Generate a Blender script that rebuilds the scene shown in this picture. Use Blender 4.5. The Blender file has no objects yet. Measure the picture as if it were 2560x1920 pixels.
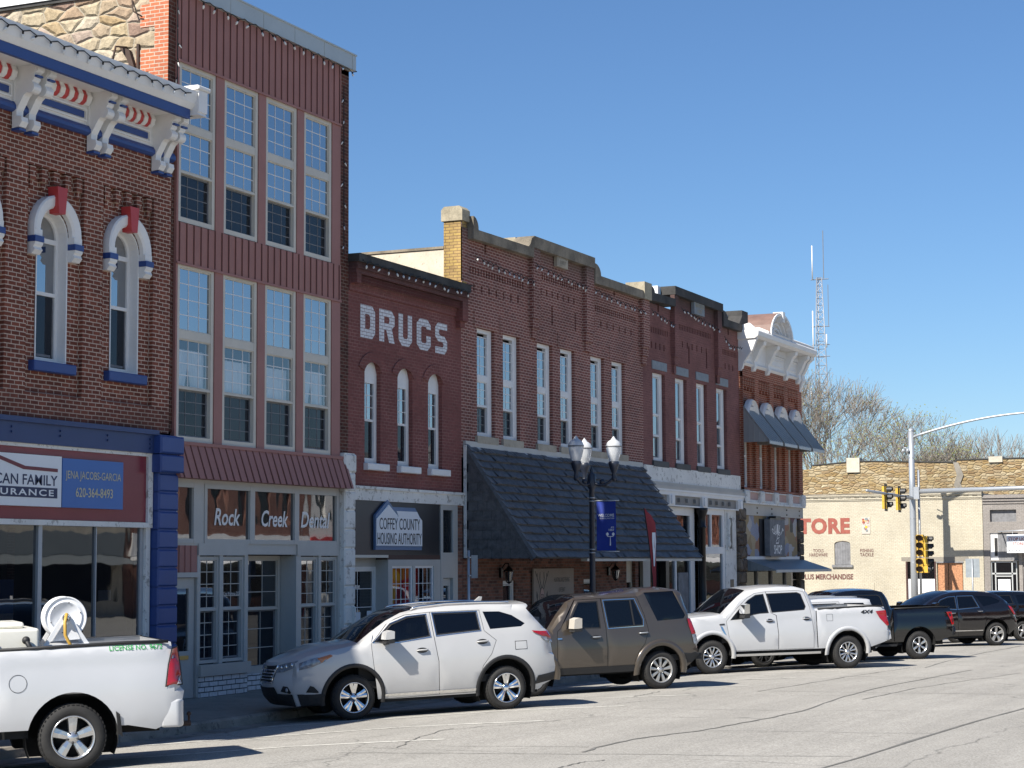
import bpy, bmesh, math, random
from math import radians as R, sin, cos, pi, hypot
from mathutils import Vector, Matrix, geometry
random.seed(7)
SC = bpy.context.scene
COL = SC.collection

# ------------------------------------------------------------------ camera
TH, PT, RO = R(24.3336), R(5.1829), 0.0052
CAM = Vector((0, -20.3, 2.5))
fwd = Vector((cos(TH)*cos(PT), sin(TH)*cos(PT), sin(PT)))
rt = Vector((sin(TH), -cos(TH), 0))
up = rt.cross(fwd)
rt2 = rt*cos(RO) - up*sin(RO)
up2 = rt*sin(RO) + up*cos(RO)
cd = bpy.data.cameras.new('camera')
cd.sensor_width = 36; cd.lens = 4950/2560*36
cd.clip_start = 0.5; cd.clip_end = 3000
cam = bpy.data.objects.new('camera', cd); COL.objects.link(cam)
m = Matrix((rt2, up2, -fwd)).transposed().to_4x4(); m.translation = CAM
cam.matrix_world = m
SC.camera = cam

# ------------------------------------------------------------------ light
SUN_EL, SUN_H = R(44.0), Vector((-0.951, 0.309))       # heading of the sun seen from above
world = bpy.data.worlds.new('World'); SC.world = world
world.use_nodes = True
wn, wl = world.node_tree.nodes, world.node_tree.links
wn.clear()
wo = wn.new('ShaderNodeOutputWorld'); bg = wn.new('ShaderNodeBackground'); sky = wn.new('ShaderNodeTexSky')
sky.sky_type = 'NISHITA'; sky.sun_disc = False
sky.sun_elevation = SUN_EL
sky.sun_rotation = math.atan2(SUN_H.x, SUN_H.y)
sky.air_density = 1.05; sky.dust_density = 0.0; sky.ozone_density = 10.0; sky.altitude = 0
bg.inputs['Strength'].default_value = 0.066
wl.new(sky.outputs[0], bg.inputs['Color']); wl.new(bg.outputs[0], wo.inputs['Surface'])
sd = bpy.data.lights.new('sun', 'SUN'); sd.energy = 4.7; sd.angle = R(0.53); sd.color = (1.0, 0.95, 0.87)
sun = bpy.data.objects.new('sun', sd); COL.objects.link(sun)
tosun = Vector((SUN_H.x*cos(SUN_EL), SUN_H.y*cos(SUN_EL), sin(SUN_EL)))
sun.rotation_euler = tosun.to_track_quat('Z', 'Y').to_euler()
sun.location = (20, 20, 60)
SC.view_settings.view_transform = 'Standard'; SC.view_settings.look = 'None'
SC.view_settings.exposure = 0.85; SC.view_settings.gamma = 1.0
SC.view_settings.use_curve_mapping = False
SC.render.engine = 'CYCLES'
SC.cycles.max_bounces = 8; SC.cycles.transparent_max_bounces = 12
SC.cycles.use_denoising = True

# ------------------------------------------------------------------ materials
def s2l(c):
    return tuple((x/12.92 if x <= .04045 else ((x+.055)/1.055)**2.4) for x in c)
class NT:
    def __init__(s, name):
        s.m = bpy.data.materials.new(name); s.m.use_nodes = True
        s.n, s.l = s.m.node_tree.nodes, s.m.node_tree.links
        s.b = s.n['Principled BSDF']; s.out = s.n['Material Output']
    def node(s, t, **kw):
        nd = s.n.new(t)
        for k, v in kw.items(): setattr(nd, k, v)
        return nd
    def link(s, a, b): s.l.new(a, b)
    def math(s, op, a, b=None, c=None):
        nd = s.node('ShaderNodeMath', operation=op)
        for i, v in enumerate((a, b, c)):
            if v is None: continue
            if isinstance(v, (int, float)): nd.inputs[i].default_value = v
            else: s.link(v, nd.inputs[i])
        return nd.outputs[0]
    def mix(s, fac, a, b, mode='MIX'):
        nd = s.node('ShaderNodeMix', data_type='RGBA', blend_type=mode)
        for i, v in ((0, fac), (6, a), (7, b)):
            if isinstance(v, (int, float)): nd.inputs[i].default_value = v
            elif isinstance(v, tuple): nd.inputs[i].default_value = (*v[:3], 1)
            else: s.link(v, nd.inputs[i])
        return nd.outputs[2]
    def pos(s): return s.node('ShaderNodeNewGeometry').outputs['Position']
    def obj(s): return s.node('ShaderNodeTexCoord').outputs['Object']
    def noise(s, vec, scale, detail=4, rough=.6):
        nd = s.node('ShaderNodeTexNoise'); nd.inputs['Scale'].default_value = scale
        nd.inputs['Detail'].default_value = detail; nd.inputs['Roughness'].default_value = rough
        s.link(vec, nd.inputs['Vector']); return nd
    def scale(s, vec, v):
        nd = s.node('ShaderNodeVectorMath', operation='MULTIPLY'); s.link(vec, nd.inputs[0]); nd.inputs[1].default_value = v
        return nd.outputs[0]
    def ramp(s, fac, stops):
        nd = s.node('ShaderNodeValToRGB'); e = nd.color_ramp.elements
        while len(e) < len(stops): e.new(.5)
        for el, (p, c) in zip(e, stops):
            el.position = p; el.color = (*c[:3], 1) if isinstance(c, tuple) else (c, c, c, 1)
        s.link(fac, nd.inputs[0]); return nd.outputs[0]
    def bump(s, h, strength=.3, dist=.02):
        nd = s.node('ShaderNodeBump'); nd.inputs['Strength'].default_value = strength; nd.inputs['Distance'].default_value = dist
        s.link(h, nd.inputs['Height']); s.link(nd.outputs[0], s.b.inputs['Normal']); return nd
    def col(s, c):
        if isinstance(c, tuple): s.b.inputs['Base Color'].default_value = (*c[:3], 1)
        else: s.link(c, s.b.inputs['Base Color'])
    def set(s, **kw):
        for k, v in kw.items():
            s.b.inputs[{'rough': 'Roughness', 'metal': 'Metallic', 'spec': 'Specular IOR Level', 'coat': 'Coat Weight', 'coatr': 'Coat Roughness', 'ior': 'IOR', 'trans': 'Transmission Weight', 'alpha': 'Alpha'}[k]].default_value = v

MT = {}
def paint(name, c, rough=.55, var=.12, scale=1.3, metal=0., bump=.0, wear=0., wearc=(.3, .27, .23), **kw):
    """plain colour with slow tonal drift, fine grain and optional chipped wear"""
    t = NT(name); p = t.pos()
    n1 = t.noise(p, scale, 5).outputs[0]; n2 = t.noise(p, scale*14, 3).outputs[0]
    f = t.math('ADD', t.math('MULTIPLY', n1, .75), t.math('MULTIPLY', n2, .25))
    lo = tuple(x*(1-var*1.6) for x in c); hi = tuple(min(1, x*(1+var*1.1)) for x in c)
    col = t.ramp(f, [(.3, lo), (.7, hi)])
    if wear:
        w = t.ramp(t.noise(p, 5.5, 7, .75).outputs[0], [(.60-wear*.12, 0.), (.64-wear*.12, 1.)])
        w = t.math('MULTIPLY', w, .85)
        col = t.mix(w, col, wearc)
    t.col(col); t.set(rough=rough, metal=metal, **kw)
    if bump: t.bump(n2, bump, .01)
    MT[name] = t.m; return t.m

def boxuv(t):
    """u along the wall, v up, for axis-aligned walls, from world position"""
    g = t.node('ShaderNodeNewGeometry')
    sp = t.node('ShaderNodeSeparateXYZ'); t.link(g.outputs['Position'], sp.inputs[0])
    sn = t.node('ShaderNodeSeparateXYZ'); t.link(g.outputs['Normal'], sn.inputs[0])
    ax = t.math('GREATER_THAN', t.math('ABSOLUTE', sn.outputs[0]), .6)
    mx = t.node('ShaderNodeMix'); t.link(ax, mx.inputs[0]); t.link(sp.outputs[0], mx.inputs[2]); t.link(sp.outputs[1], mx.inputs[3])
    cb = t.node('ShaderNodeCombineXYZ'); t.link(mx.outputs[0], cb.inputs[0]); t.link(sp.outputs[2], cb.inputs[1])
    return cb.outputs[0], g.outputs['Position'], sp.outputs[2]

def brick(name, c1, c2, mortar, bw=.205, bh=.072, ms=.0095, grime=.35, contrast=.0, mfade=0., soot=None, bump=.5, darkc=(.05, .03, .03), painted=0.):
    t = NT(name); uv, p, z = boxuv(t)
    wob = t.noise(p, 1.2, 3).outputs['Color']
    off = t.node('ShaderNodeVectorMath', operation='MULTIPLY_ADD'); t.link(wob, off.inputs[0]); off.inputs[1].default_value = (.02, .02, 0); t.link(uv, off.inputs[2])
    b = t.node('ShaderNodeTexBrick'); t.link(off.outputs[0], b.inputs['Vector'])
    b.inputs['Scale'].default_value = 1; b.inputs['Brick Width'].default_value = bw; b.inputs['Row Height'].default_value = bh
    b.inputs['Mortar Size'].default_value = ms; b.inputs['Mortar Smooth'].default_value = .2; b.inputs['Bias'].default_value = contrast
    b.inputs['Color1'].default_value = (*c1, 1); b.inputs['Color2'].default_value = (*c2, 1); b.inputs['Mortar'].default_value = (*mortar, 1)
    base = b.outputs['Color']
    if mfade:     # mortar lines partly overpainted in patches
        mid = tuple((x+y)/2 for x, y in zip(c1, c2))
        f = t.ramp(t.noise(p, .9, 5).outputs[0], [(.38, 1.), (.62, 0.)])
        base = t.mix(t.math('MULTIPLY', t.math('MULTIPLY', b.outputs['Fac'], f), mfade), base, tuple(x*.8 for x in mid))
    g = t.noise(p, .55, 6, .65).outputs[0]
    gr = t.ramp(g, [(.32, 1-grime), (.66, 1+grime*.25)])
    col = t.mix(1.0, base, gr, 'MULTIPLY')
    fine = t.noise(p, 16, 3).outputs[0]
    col = t.mix(.5, col, t.mix(1., col, t.ramp(fine, [(.3, .72), (.7, 1.25)]), 'MULTIPLY'))
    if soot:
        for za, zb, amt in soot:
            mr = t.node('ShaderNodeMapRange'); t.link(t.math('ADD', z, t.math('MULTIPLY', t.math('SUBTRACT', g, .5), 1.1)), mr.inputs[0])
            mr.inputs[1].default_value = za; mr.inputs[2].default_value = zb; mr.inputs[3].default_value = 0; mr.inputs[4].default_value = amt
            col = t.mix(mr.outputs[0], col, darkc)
    t.col(col); t.set(rough=.88, spec=.25)
    inv = t.math('SUBTRACT', 1., b.outputs['Fac'])
    t.bump(t.math('ADD', inv, t.math('MULTIPLY', fine, .4)), bump, .012)
    MT[name] = t.m; return t.m

def rubble(name, cols, mortar, sc=(2.2, 2.2, 4.2), bump=.9, msz=.06, tint=None):
    t = NT(name); uv, p, z = boxuv(t)
    w = t.noise(p, 2.4, 4).outputs['Color']
    off = t.node('ShaderNodeVectorMath', operation='MULTIPLY_ADD'); t.link(w, off.inputs[0]); off.inputs[1].default_value = (.14, .10, 0); t.link(uv, off.inputs[2])
    v = t.scale(off.outputs[0], (sc[0], sc[2], 1))
    a = t.node('ShaderNodeTexVoronoi', voronoi_dimensions='2D'); a.inputs['Scale'].default_value = 1; t.link(v, a.inputs['Vector']); a.inputs['Randomness'].default_value = .8
    d = t.node('ShaderNodeTexVoronoi', voronoi_dimensions='2D', feature='DISTANCE_TO_EDGE'); d.inputs['Scale'].default_value = 1; t.link(v, d.inputs['Vector']); d.inputs['Randomness'].default_value = .8
    sx = t.node('ShaderNodeSeparateColor'); t.link(a.outputs['Color'], sx.inputs[0])
    n = len(cols)
    col = t.ramp(sx.outputs[0], [(i/(n-1)*.96+.02, c) for i, c in enumerate(cols)])
    fine = t.noise(p, 9, 6, .7).outputs[0]
    col = t.mix(1., col, t.ramp(fine, [(.28, .62), (.72, 1.3)]), 'MULTIPLY')
    mk = t.ramp(d.outputs['Distance'], [(msz*.35, 1.), (msz, 0.)])
    col = t.mix(mk, col, mortar)
    big = t.noise(p, .5, 4).outputs[0]
    col = t.mix(1., col, t.ramp(big, [(.3, .8), (.7, 1.12)]), 'MULTIPLY')
    t.col(col); t.set(rough=.92, spec=.2)
    h = t.math('ADD', t.ramp(d.outputs['Distance'], [(0., 0.), (.2, 1.)]), t.math('MULTIPLY', fine, .7))
    t.bump(h, bump, .05)
    MT[name] = t.m; return t.m

def glass(name, tint=(.25, .28, .3), f0=2.3, wave=.0, see=.6, dark=(.012, .014, .018)):
    """window glass: part mirror (wavy old glass), part see-through onto the dark room behind"""
    t = NT(name); t.n.remove(t.b)
    tr = t.node('ShaderNodeBsdfTransparent'); tr.inputs[0].default_value = (*tint, 1)
    df = t.node('ShaderNodeBsdfDiffuse'); df.inputs[0].default_value = (*dark, 1)
    m1 = t.node('ShaderNodeMixShader'); m1.inputs[0].default_value = see
    t.link(df.outputs[0], m1.inputs[1]); t.link(tr.outputs[0], m1.inputs[2])
    gl = t.node('ShaderNodeBsdfGlossy'); gl.inputs['Roughness'].default_value = .015; gl.inputs[0].default_value = (.93, .95, .97, 1)
    fr = t.node('ShaderNodeFresnel'); bf = t.node('ShaderNodeNewGeometry').outputs['Backfacing']
    t.link(t.math('MULTIPLY_ADD', bf, 1/f0-f0, f0), fr.inputs[0])     # the same mirror strength from either side
    if wave:
        bp = t.node('ShaderNodeBump'); bp.inputs['Strength'].default_value = wave; bp.inputs['Distance'].default_value = .02
        nz = t.noise(t.scale(t.pos(), (1, 1, .7)), 2.2, 1, .4); t.link(nz.outputs[0], bp.inputs['Height'])
        t.link(bp.outputs[0], gl.inputs['Normal'])
    m2 = t.node('ShaderNodeMixShader'); t.link(fr.outputs[0], m2.inputs[0]); t.link(m1.outputs[0], m2.inputs[1]); t.link(gl.outputs[0], m2.inputs[2])
    t.link(m2.outputs[0], t.out.inputs['Surface'])
    MT[name] = t.m; return t.m

def carpaint(name, c, rough=.32, film=.28, metal=0., coat=1., var=.03):
    t = NT(name); p = t.obj()
    n = t.noise(p, 1.1, 3).outputs[0]
    col = t.ramp(n, [(.3, tuple(x*(1-var) for x in c)), (.7, tuple(min(1, x*(1+var)) for x in c))])
    # road film low on the body
    sp = t.node('ShaderNodeSeparateXYZ'); t.link(p, sp.inputs[0])
    mr = t.node('ShaderNodeMapRange'); t.link(t.math('ADD', sp.outputs[2], t.math('MULTIPLY', t.noise(p, 5, 5).outputs[0], .35)), mr.inputs[0])
    mr.inputs[1].default_value = .85; mr.inputs[2].default_value = .4; mr.inputs[3].default_value = 0; mr.inputs[4].default_value = film
    col = t.mix(mr.outputs[0], col, (.22, .19, .155))
    t.col(col); t.set(rough=rough, metal=metal, coat=coat, coatr=.04)
    MT[name] = t.m; return t.m

# ------------------------------------------------------------------ mesh builder
ORG = {}
class MB:
    def __init__(s): s.v = []; s.f = []; s.mi = []; s.mats = []; s.k = 0; s.smooth = False; s.sm = []
    def mat(s, m):
        m = MT[m] if isinstance(m, str) else m
        if m not in s.mats: s.mats.append(m)
        s.k = s.mats.index(m); return s
    def add(s, vs, fs):
        o = len(s.v); s.v += [tuple(v) for v in vs]
        for f in fs: s.f.append(tuple(i+o for i in f)); s.mi.append(s.k); s.sm.append(s.smooth)
        return s
    def box(s, x0, x1, y0, y1, z0, z1):
        if x0 > x1: x0, x1 = x1, x0
        if y0 > y1: y0, y1 = y1, y0
        if z0 > z1: z0, z1 = z1, z0
        return s.add([(x0,y0,z0),(x1,y0,z0),(x1,y1,z0),(x0,y1,z0),(x0,y0,z1),(x1,y0,z1),(x1,y1,z1),(x0,y1,z1)],
                     [(0,3,2,1),(4,5,6,7),(0,1,5,4),(1,2,6,5),(2,3,7,6),(3,0,4,7)])
    def bevbox(s, x0, x1, y0, y1, z0, z1, b=.02):
        """box with its four front-facing edges (towards -y) chamfered"""
        s.add([(x0,y1,z0),(x1,y1,z0),(x1,y1,z1),(x0,y1,z1),(x0,y0+b,z0),(x1,y0+b,z0),(x1,y0+b,z1),(x0,y0+b,z1),(x0+b,y0,z0+b),(x1-b,y0,z0+b),(x1-b,y0,z1-b),(x0+b,y0,z1-b)],
              [(0,1,5,4),(1,2,6,5),(2,3,7,6),(3,0,4,7),(4,5,9,8),(5,6,10,9),(6,7,11,10),(7,4,8,11),(8,9,10,11)])
        return s
    def prism(s, poly, axis, c0, c1, M=None):
        """extrude a 2D outline (list of pairs, may be concave) along an axis between c0 and c1"""
        P2 = [Vector((a, b)) for a, b in poly]
        if geometry.normal is not None and sum(P2[i].x*P2[(i+1) % len(P2)].y-P2[(i+1) % len(P2)].x*P2[i].y for i in range(len(P2))) < 0: P2.reverse()
        n = len(P2)
        def pt(a, b, c): return {'y': (a, c, b), 'x': (c, a, b), 'z': (a, b, c)}[axis]
        vs = [pt(p.x, p.y, c0) for p in P2]+[pt(p.x, p.y, c1) for p in P2]
        tri = geometry.tessellate_polygon([[p.to_3d() for p in P2]])
        fs = []
        for t in tri:
            fs.append(tuple(t)); fs.append(tuple(i+n for i in reversed(t)))
        for i in range(n):
            j = (i+1) % n; fs.append((i, j, j+n, i+n))
        if M: vs = [M @ Vector(v) for v in vs]
        return s.add(vs, fs)
    def tube(s, pts, r, n=8, r1=None, caps=True):
        pts = [Vector(p) for p in pts]; N = len(pts); vs = []; fs = []
        sm = s.smooth; s.smooth = n > 4
        u = None
        for i, p in enumerate(pts):
            d = (pts[min(i+1, N-1)]-pts[max(i-1, 0)]).normalized()
            if u is None:
                u = d.cross(Vector((0, 0, 1)) if abs(d.z) < .9 else Vector((1, 0, 0))).normalized()
            else: u = (u-d*u.dot(d)).normalized()
            w = d.cross(u); rr = r if r1 is None else r+(r1-r)*i/max(1, N-1)
            if isinstance(r, (list, tuple)): rr = r[i]
            for k in range(n):
                a = 2*pi*k/n; vs.append(p+(u*cos(a)+w*sin(a))*rr)
        for i in range(N-1):
            for k in range(n):
                k2 = (k+1) % n; fs.append((i*n+k, i*n+k2, (i+1)*n+k2, (i+1)*n+k))
        if caps: fs.append(tuple(range(n-1, -1, -1))); fs.append(tuple((N-1)*n+k for k in range(n)))
        s.add(vs, fs); s.smooth = sm; return s
    def lathe(s, prof, n=20, M=None, arc=2*pi, smooth=True):
        """revolve [(radius, height)] about z, then place with M"""
        vs = []; fs = []; K = len(prof); full = arc > 6.28
        nn = n if full else n+1
        for k in range(nn):
            a = arc*k/n
            for (r, h) in prof: vs.append(Vector((r*cos(a), r*sin(a), h)))
        for k in range(n):
            k2 = (k+1) % nn
            for i in range(K-1): fs.append((k*K+i, k2*K+i, k2*K+i+1, k*K+i+1))
        if M: vs = [M @ v for v in vs]
        sm = s.smooth; s.smooth = smooth; s.add(vs, fs); s.smooth = sm; return s
    def sphere(s, c, r, n=10, sq=(1, 1, 1)):
        c = Vector(c); pr = [(sin(pi*i/n)*r, -cos(pi*i/n)*r) for i in range(n+1)]
        pr[0] = (1e-4, -r); pr[-1] = (1e-4, r)
        return s.lathe(pr, max(8, n), Matrix.Translation(c) @ Matrix.Diagonal((*sq, 1)))
    def fill(s, outer, holes, fn, extra=(), depth=None):
        """fill a 2D outline with holes; fn maps (a, b) to a 3D point; depth(a, b) gives the far end of each hole's reveal"""
        V = []; Ed = []
        for lp in [outer]+list(holes):
            o = len(V); V += [Vector(p) for p in lp]; Ed += [(o+i, o+(i+1) % len(lp)) for i in range(len(lp))]
        V += [Vector(p) for p in extra]
        rv, re, rf, _, _, _ = geometry.delaunay_2d_cdt(V, Ed, [], 0, 1e-5)
        fs = []
        for f in rf:
            c = sum((rv[i] for i in f), Vector((0, 0)))/len(f)
            if inside(c, outer) and not any(inside(c, h) for h in holes): fs.append(tuple(f))
        s.add([fn(p.x, p.y) for p in rv], fs)
        if depth:
            for h in holes:
                n = len(h); vs = [fn(*p) for p in h]+[depth(*p) for p in h]
                s.add(vs, [(i, (i+1) % n, (i+1) % n+n, i+n) for i in range(n)])
        return s
    def build(s, name, parent=None, mat=None, sharp=None, recalc=True, dedupe=False, org=None):
        if mat is not None and not s.mats: s.mat(mat); s.mi = [0]*len(s.f)
        o = Vector(org) if org is not None else (ORG.get(parent.name, Vector()) if parent else Vector())
        me = bpy.data.meshes.new(name)
        me.from_pydata([tuple(Vector(v)-o) for v in s.v], [], s.f)
        for mm in s.mats: me.materials.append(mm)
        for p, k, q in zip(me.polygons, s.mi, s.sm): p.material_index = k; p.use_smooth = q
        if recalc or dedupe:
            bm = bmesh.new(); bm.from_mesh(me)
            if dedupe: bmesh.ops.remove_doubles(bm, verts=bm.verts, dist=dedupe if not isinstance(dedupe, bool) else 1e-4)
            if recalc: bmesh.ops.recalc_face_normals(bm, faces=bm.faces)
            bm.to_mesh(me); bm.free()
        if sharp is not None:
            for p in me.polygons: p.use_smooth = True
            me.set_sharp_from_angle(angle=R(sharp))
        ob = bpy.data.objects.new(name, me); COL.objects.link(ob)
        if parent: ob.parent = parent
        else: ob.location = o
        ORG[ob.name] = o
        return ob

def inside(p, poly):
    x, y = p[0], p[1]; r = False; n = len(poly); j = n-1
    for i in range(n):
        xi, yi = poly[i]; xj, yj = poly[j]
        if (yi > y) != (yj > y) and x < (xj-xi)*(y-yi)/(yj-yi)+xi: r = not r
        j = i
    return r
def thing(name, label, cat, loc=(0, 0, 0), group=None):
    o = bpy.data.objects.new(name, None); COL.objects.link(o); o.empty_display_size = .3
    o.location = loc; o['label'] = label; o['category'] = cat
    if group: o['group'] = group
    ORG[o.name] = Vector(loc); return o
def tag(o, label, cat, group=None, kind=None):
    if label: o['label'] = label
    if cat: o['category'] = cat
    if group: o['group'] = group
    if kind: o['kind'] = kind
    return o
def structure(o): o['kind'] = 'structure'; return o
def rect(x0, x1, z0, z1): return [(x0, z0), (x1, z0), (x1, z1), (x0, z1)]
def archpoly(x0, x1, z0, zs, rise, n=10):
    """opening with an arched head: straight sides to zs, then an elliptical arch of the given rise"""
    c, r = (x0+x1)/2, (x1-x0)/2
    return [(x0, z0), (x1, z0)]+[(c+r*cos(pi*i/n), zs+rise*sin(pi*i/n)) for i in range(n+1)]
def text(name, s, x0, x1, z0, z1, y, mat, parent, shear=0., ext=.004, bold=0., xf=None, sp=1.0, spz=1.0):
    """letters fitted into a box on a wall that faces -y (xf re-places them elsewhere)"""
    cu = bpy.data.curves.new('lettering', 'FONT'); cu.body = s; cu.size = 1; cu.extrude = 0; cu.shear = shear
    cu.align_x = 'CENTER'; cu.resolution_u = 3; cu.offset = bold; cu.space_character = sp; cu.space_line = spz
    ob = bpy.data.objects.new('lettering_curve', cu); COL.objects.link(ob)
    dg = bpy.context.evaluated_depsgraph_get(); me0 = bpy.data.meshes.new_from_object(ob.evaluated_get(dg))
    vs = [v.co.copy() for v in me0.vertices]; fs = [tuple(p.vertices) for p in me0.polygons]
    bpy.data.objects.remove(ob); bpy.data.curves.remove(cu); bpy.data.meshes.remove(me0)
    ax, bx = min(v.x for v in vs), max(v.x for v in vs); ay, by = min(v.y for v in vs), max(v.y for v in vs)
    b = MB().mat(mat)
    pts = [(x0+(v.x-ax)/(bx-ax)*(x1-x0), y-ext, z0+(v.y-ay)/(by-ay)*(z1-z0)) for v in vs]
    if xf: pts = [xf(*p) for p in pts]
    b.add(pts, fs)
    return b.build(name, parent)
def copy_tree(o, parent=None):
    c = o.copy(); COL.objects.link(c)
    if parent: c.parent = parent
    ORG[c.name] = ORG.get(o.name, Vector())
    for ch in list(o.children): copy_tree(ch, c)
    return c
def ground_z(x, y):
    z = -.008*max(0, min(x, 100)-32)
    return z+(-.045*(min(y, -3.1)+6.2) if y > -6.2 else -.008*(max(y, -20)+6.2))
# ------------------------------------------------------------------ material set
brick('brick_red', (.255, .080, .050), (.15, .048, .032), (.56, .42, .33), grime=.3, soot=[(5.45, 4.9, .45)])
brick('brick_soot', (.15, .050, .034), (.07, .027, .02), (.20, .14, .11), grime=.4)
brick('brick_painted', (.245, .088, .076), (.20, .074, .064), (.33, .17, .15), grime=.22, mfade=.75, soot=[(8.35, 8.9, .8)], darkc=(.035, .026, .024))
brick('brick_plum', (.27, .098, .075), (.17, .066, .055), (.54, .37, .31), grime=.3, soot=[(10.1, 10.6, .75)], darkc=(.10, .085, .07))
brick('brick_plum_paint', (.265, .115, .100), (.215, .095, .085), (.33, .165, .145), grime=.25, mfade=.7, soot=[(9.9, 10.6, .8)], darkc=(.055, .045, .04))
brick('brick_orange', (.36, .098, .052), (.25, .070, .040), (.50, .33, .24), grime=.3)
brick('brick_brown', (.30, .13, .09), (.10, .05, .042), (.22, .165, .135), bw=.225, bh=.078, ms=.010, grime=.3, contrast=-.1)
brick('brick_quoin', (.55, .16, .075), (.42, .14, .075), (.50, .42, .33), grime=.3)
brick('brick_yellow', (.52, .36, .12), (.45, .30, .13), (.26, .17, .09), grime=.5)
brick('brick_white', (.70, .70, .70), (.64, .64, .64), (.05, .05, .05), bw=.30, bh=.095, ms=.010, grime=.12)
brick('brick_letter', (.78, .78, .79), (.72, .72, .74), (.25, .16, .16), ms=.006, grime=.12)
brick('brick_cream', (.52, .475, .37), (.49, .44, .335), (.43, .385, .30), ms=.008, grime=.16, bump=.6)
brick('brick_grey', (.30, .275, .25), (.275, .25, .23), (.23, .21, .19), ms=.008, grime=.18)
brick('brick_red_far', (.22, .075, .05), (.17, .06, .042), (.36, .28, .23), grime=.3)
rubble('rubble_buff', [(.38, .275, .155), (.46, .385, .265), (.31, .20, .13), (.50, .43, .32), (.36, .27, .225), (.44, .35, .215), (.28, .19, .145)], (.46, .40, .30), (2.3, 1, 4.3), 1.0, .045)
rubble('rubble_far', [(.31, .21, .095), (.40, .31, .17), (.25, .165, .085), (.46, .385, .25), (.33, .24, .13)], (.33, .255, .155), (2.5, 1, 6.2), .9, .04)
rubble('rock_face', [(.17, .135, .10), (.21, .17, .13), (.13, .10, .08)], (.10, .08, .065), (2.0, 1, 2.6), 1.0)
paint('siding', (.36, .175, .150), .6, .07, spec=.25)
paint('siding_seam', (.07, .022, .02), .6, .05)
paint('beige_trim', (.62, .57, .48), .5, .06)
paint('grey_trim', (.47, .455, .42), .5, .06)
paint('white_trim', (.80, .78, .75), .5, .07)
paint('white_wood', (.80, .78, .75), .5, .06)
paint('white_worn', (.76, .74, .69), .6, .1, wear=.35, wearc=(.36, .33, .29))
paint('blue_paint', (.028, .065, .23), .45, .08)
paint('navy_paint', (.028, .052, .15), .45, .08)
paint('red_paint', (.50, .05, .05), .5, .08)
paint('burgundy', (.22, .034, .048), .22, .06)
paint('metal_coping', (.46, .48, .46), .4, .05, metal=.2)
paint('white_coping', (.85, .86, .87), .4, .04)
paint('limestone', (.42, .37, .29), .9, .2, 2.5, bump=.4)
paint('old_stone', (.235, .20, .15), .92, .4, 1.8, bump=.5)
paint('black_coping', (.05, .048, .045), .85, .4, 2.0, bump=.4)
paint('stucco', (.60, .53, .42), .9, .16, 1.6, bump=.5, wear=.12, wearc=(.35, .29, .22))
paint('rusty_iron', (.06, .035, .025), .8, .3, 4)
paint('tan_board', (.36, .29, .24), .7, .1)
paint('salmon', (.55, .36, .31), .7, .1)
paint('greige', (.50, .46, .40), .6, .08)
paint('dark_panel', (.022, .021, .024), .35, .1)
paint('brown_trim', (.06, .025, .02), .6, .1)
paint('grey_stone_blue', (.26, .29, .31), .85, .12, 6, bump=.3)
paint('charcoal_ledge', (.10, .10, .095), .85, .2)
paint('iron_frieze', (.27, .25, .225), .6, .12)
paint('iron_black', (.014, .012, .012), .35, .1, metal=.3)
paint('room_dark', (.035, .034, .034), .9, .2)
paint('room_mid', (.11, .10, .09), .9, .2)
paint('roof_tar', (.07, .068, .066), .9, .2)
paint('rust_tin', (.20, .12, .095), .6, .18, 2.5)
paint('concrete_cap', (.40, .35, .25), .9, .35, 2.2, bump=.5)
paint('awning_tin', (.34, .35, .34), .42, .05, metal=.35)
paint('awning_slate', (.22, .24, .245), .45, .05)
paint('awning_edge', (.46, .47, .46), .45, .05, metal=.2)
paint('board_grey', (.20, .20, .205), .8, .22, 5)
paint('sign_white', (.78, .79, .80), .35, .03)
paint('slate_blue', (.10, .17, .30), .4, .05)
paint('sign_blue', (.045, .15, .44), .35, .04)
paint('ink_navy', (.012, .02, .075), .4, .03)
paint('ink_black', (.012, .012, .014), .5, .03)
paint('ink_gold', (.62, .55, .33), .4, .05)
paint('ink_maroon', (.17, .022, .028), .4, .04)
paint('ink_rust', (.30, .085, .06), .8, .18, 4)
paint('ink_brown', (.14, .06, .05), .8, .15, 4)
paint('white_cloth', (.74, .76, .78), .9, .06)
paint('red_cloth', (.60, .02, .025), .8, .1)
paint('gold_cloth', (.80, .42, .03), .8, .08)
paint('bulb', (.80, .79, .74), .25, .02)
paint('cable', (.012, .012, .012), .6, .05)
paint('brass', (.55, .42, .16), .35, .05, metal=.8)
paint('osb', (.46, .22, .11), .8, .35, 14)
paint('galv', (.42, .44, .46), .45, .06, metal=.5)
paint('slate_tile', (.105, .105, .106), .55, .3, 7, bump=.25)
glass('glass_sky', f0=4.8, wave=.0, see=.5, tint=(.35, .38, .42))
glass('glass_clear', f0=2.3, wave=.0, see=.95, tint=(.85, .87, .88))
glass('glass_shop', f0=2.2, wave=.06, see=.6, tint=(.35, .35, .36))
glass('glass_wavy', f0=2.8, wave=.07, see=.4, tint=(.3, .3, .3))
glass('glass_screen', f0=1.35, wave=.0, see=.35, tint=(.35, .36, .4), dark=(.022, .026, .034))

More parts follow.
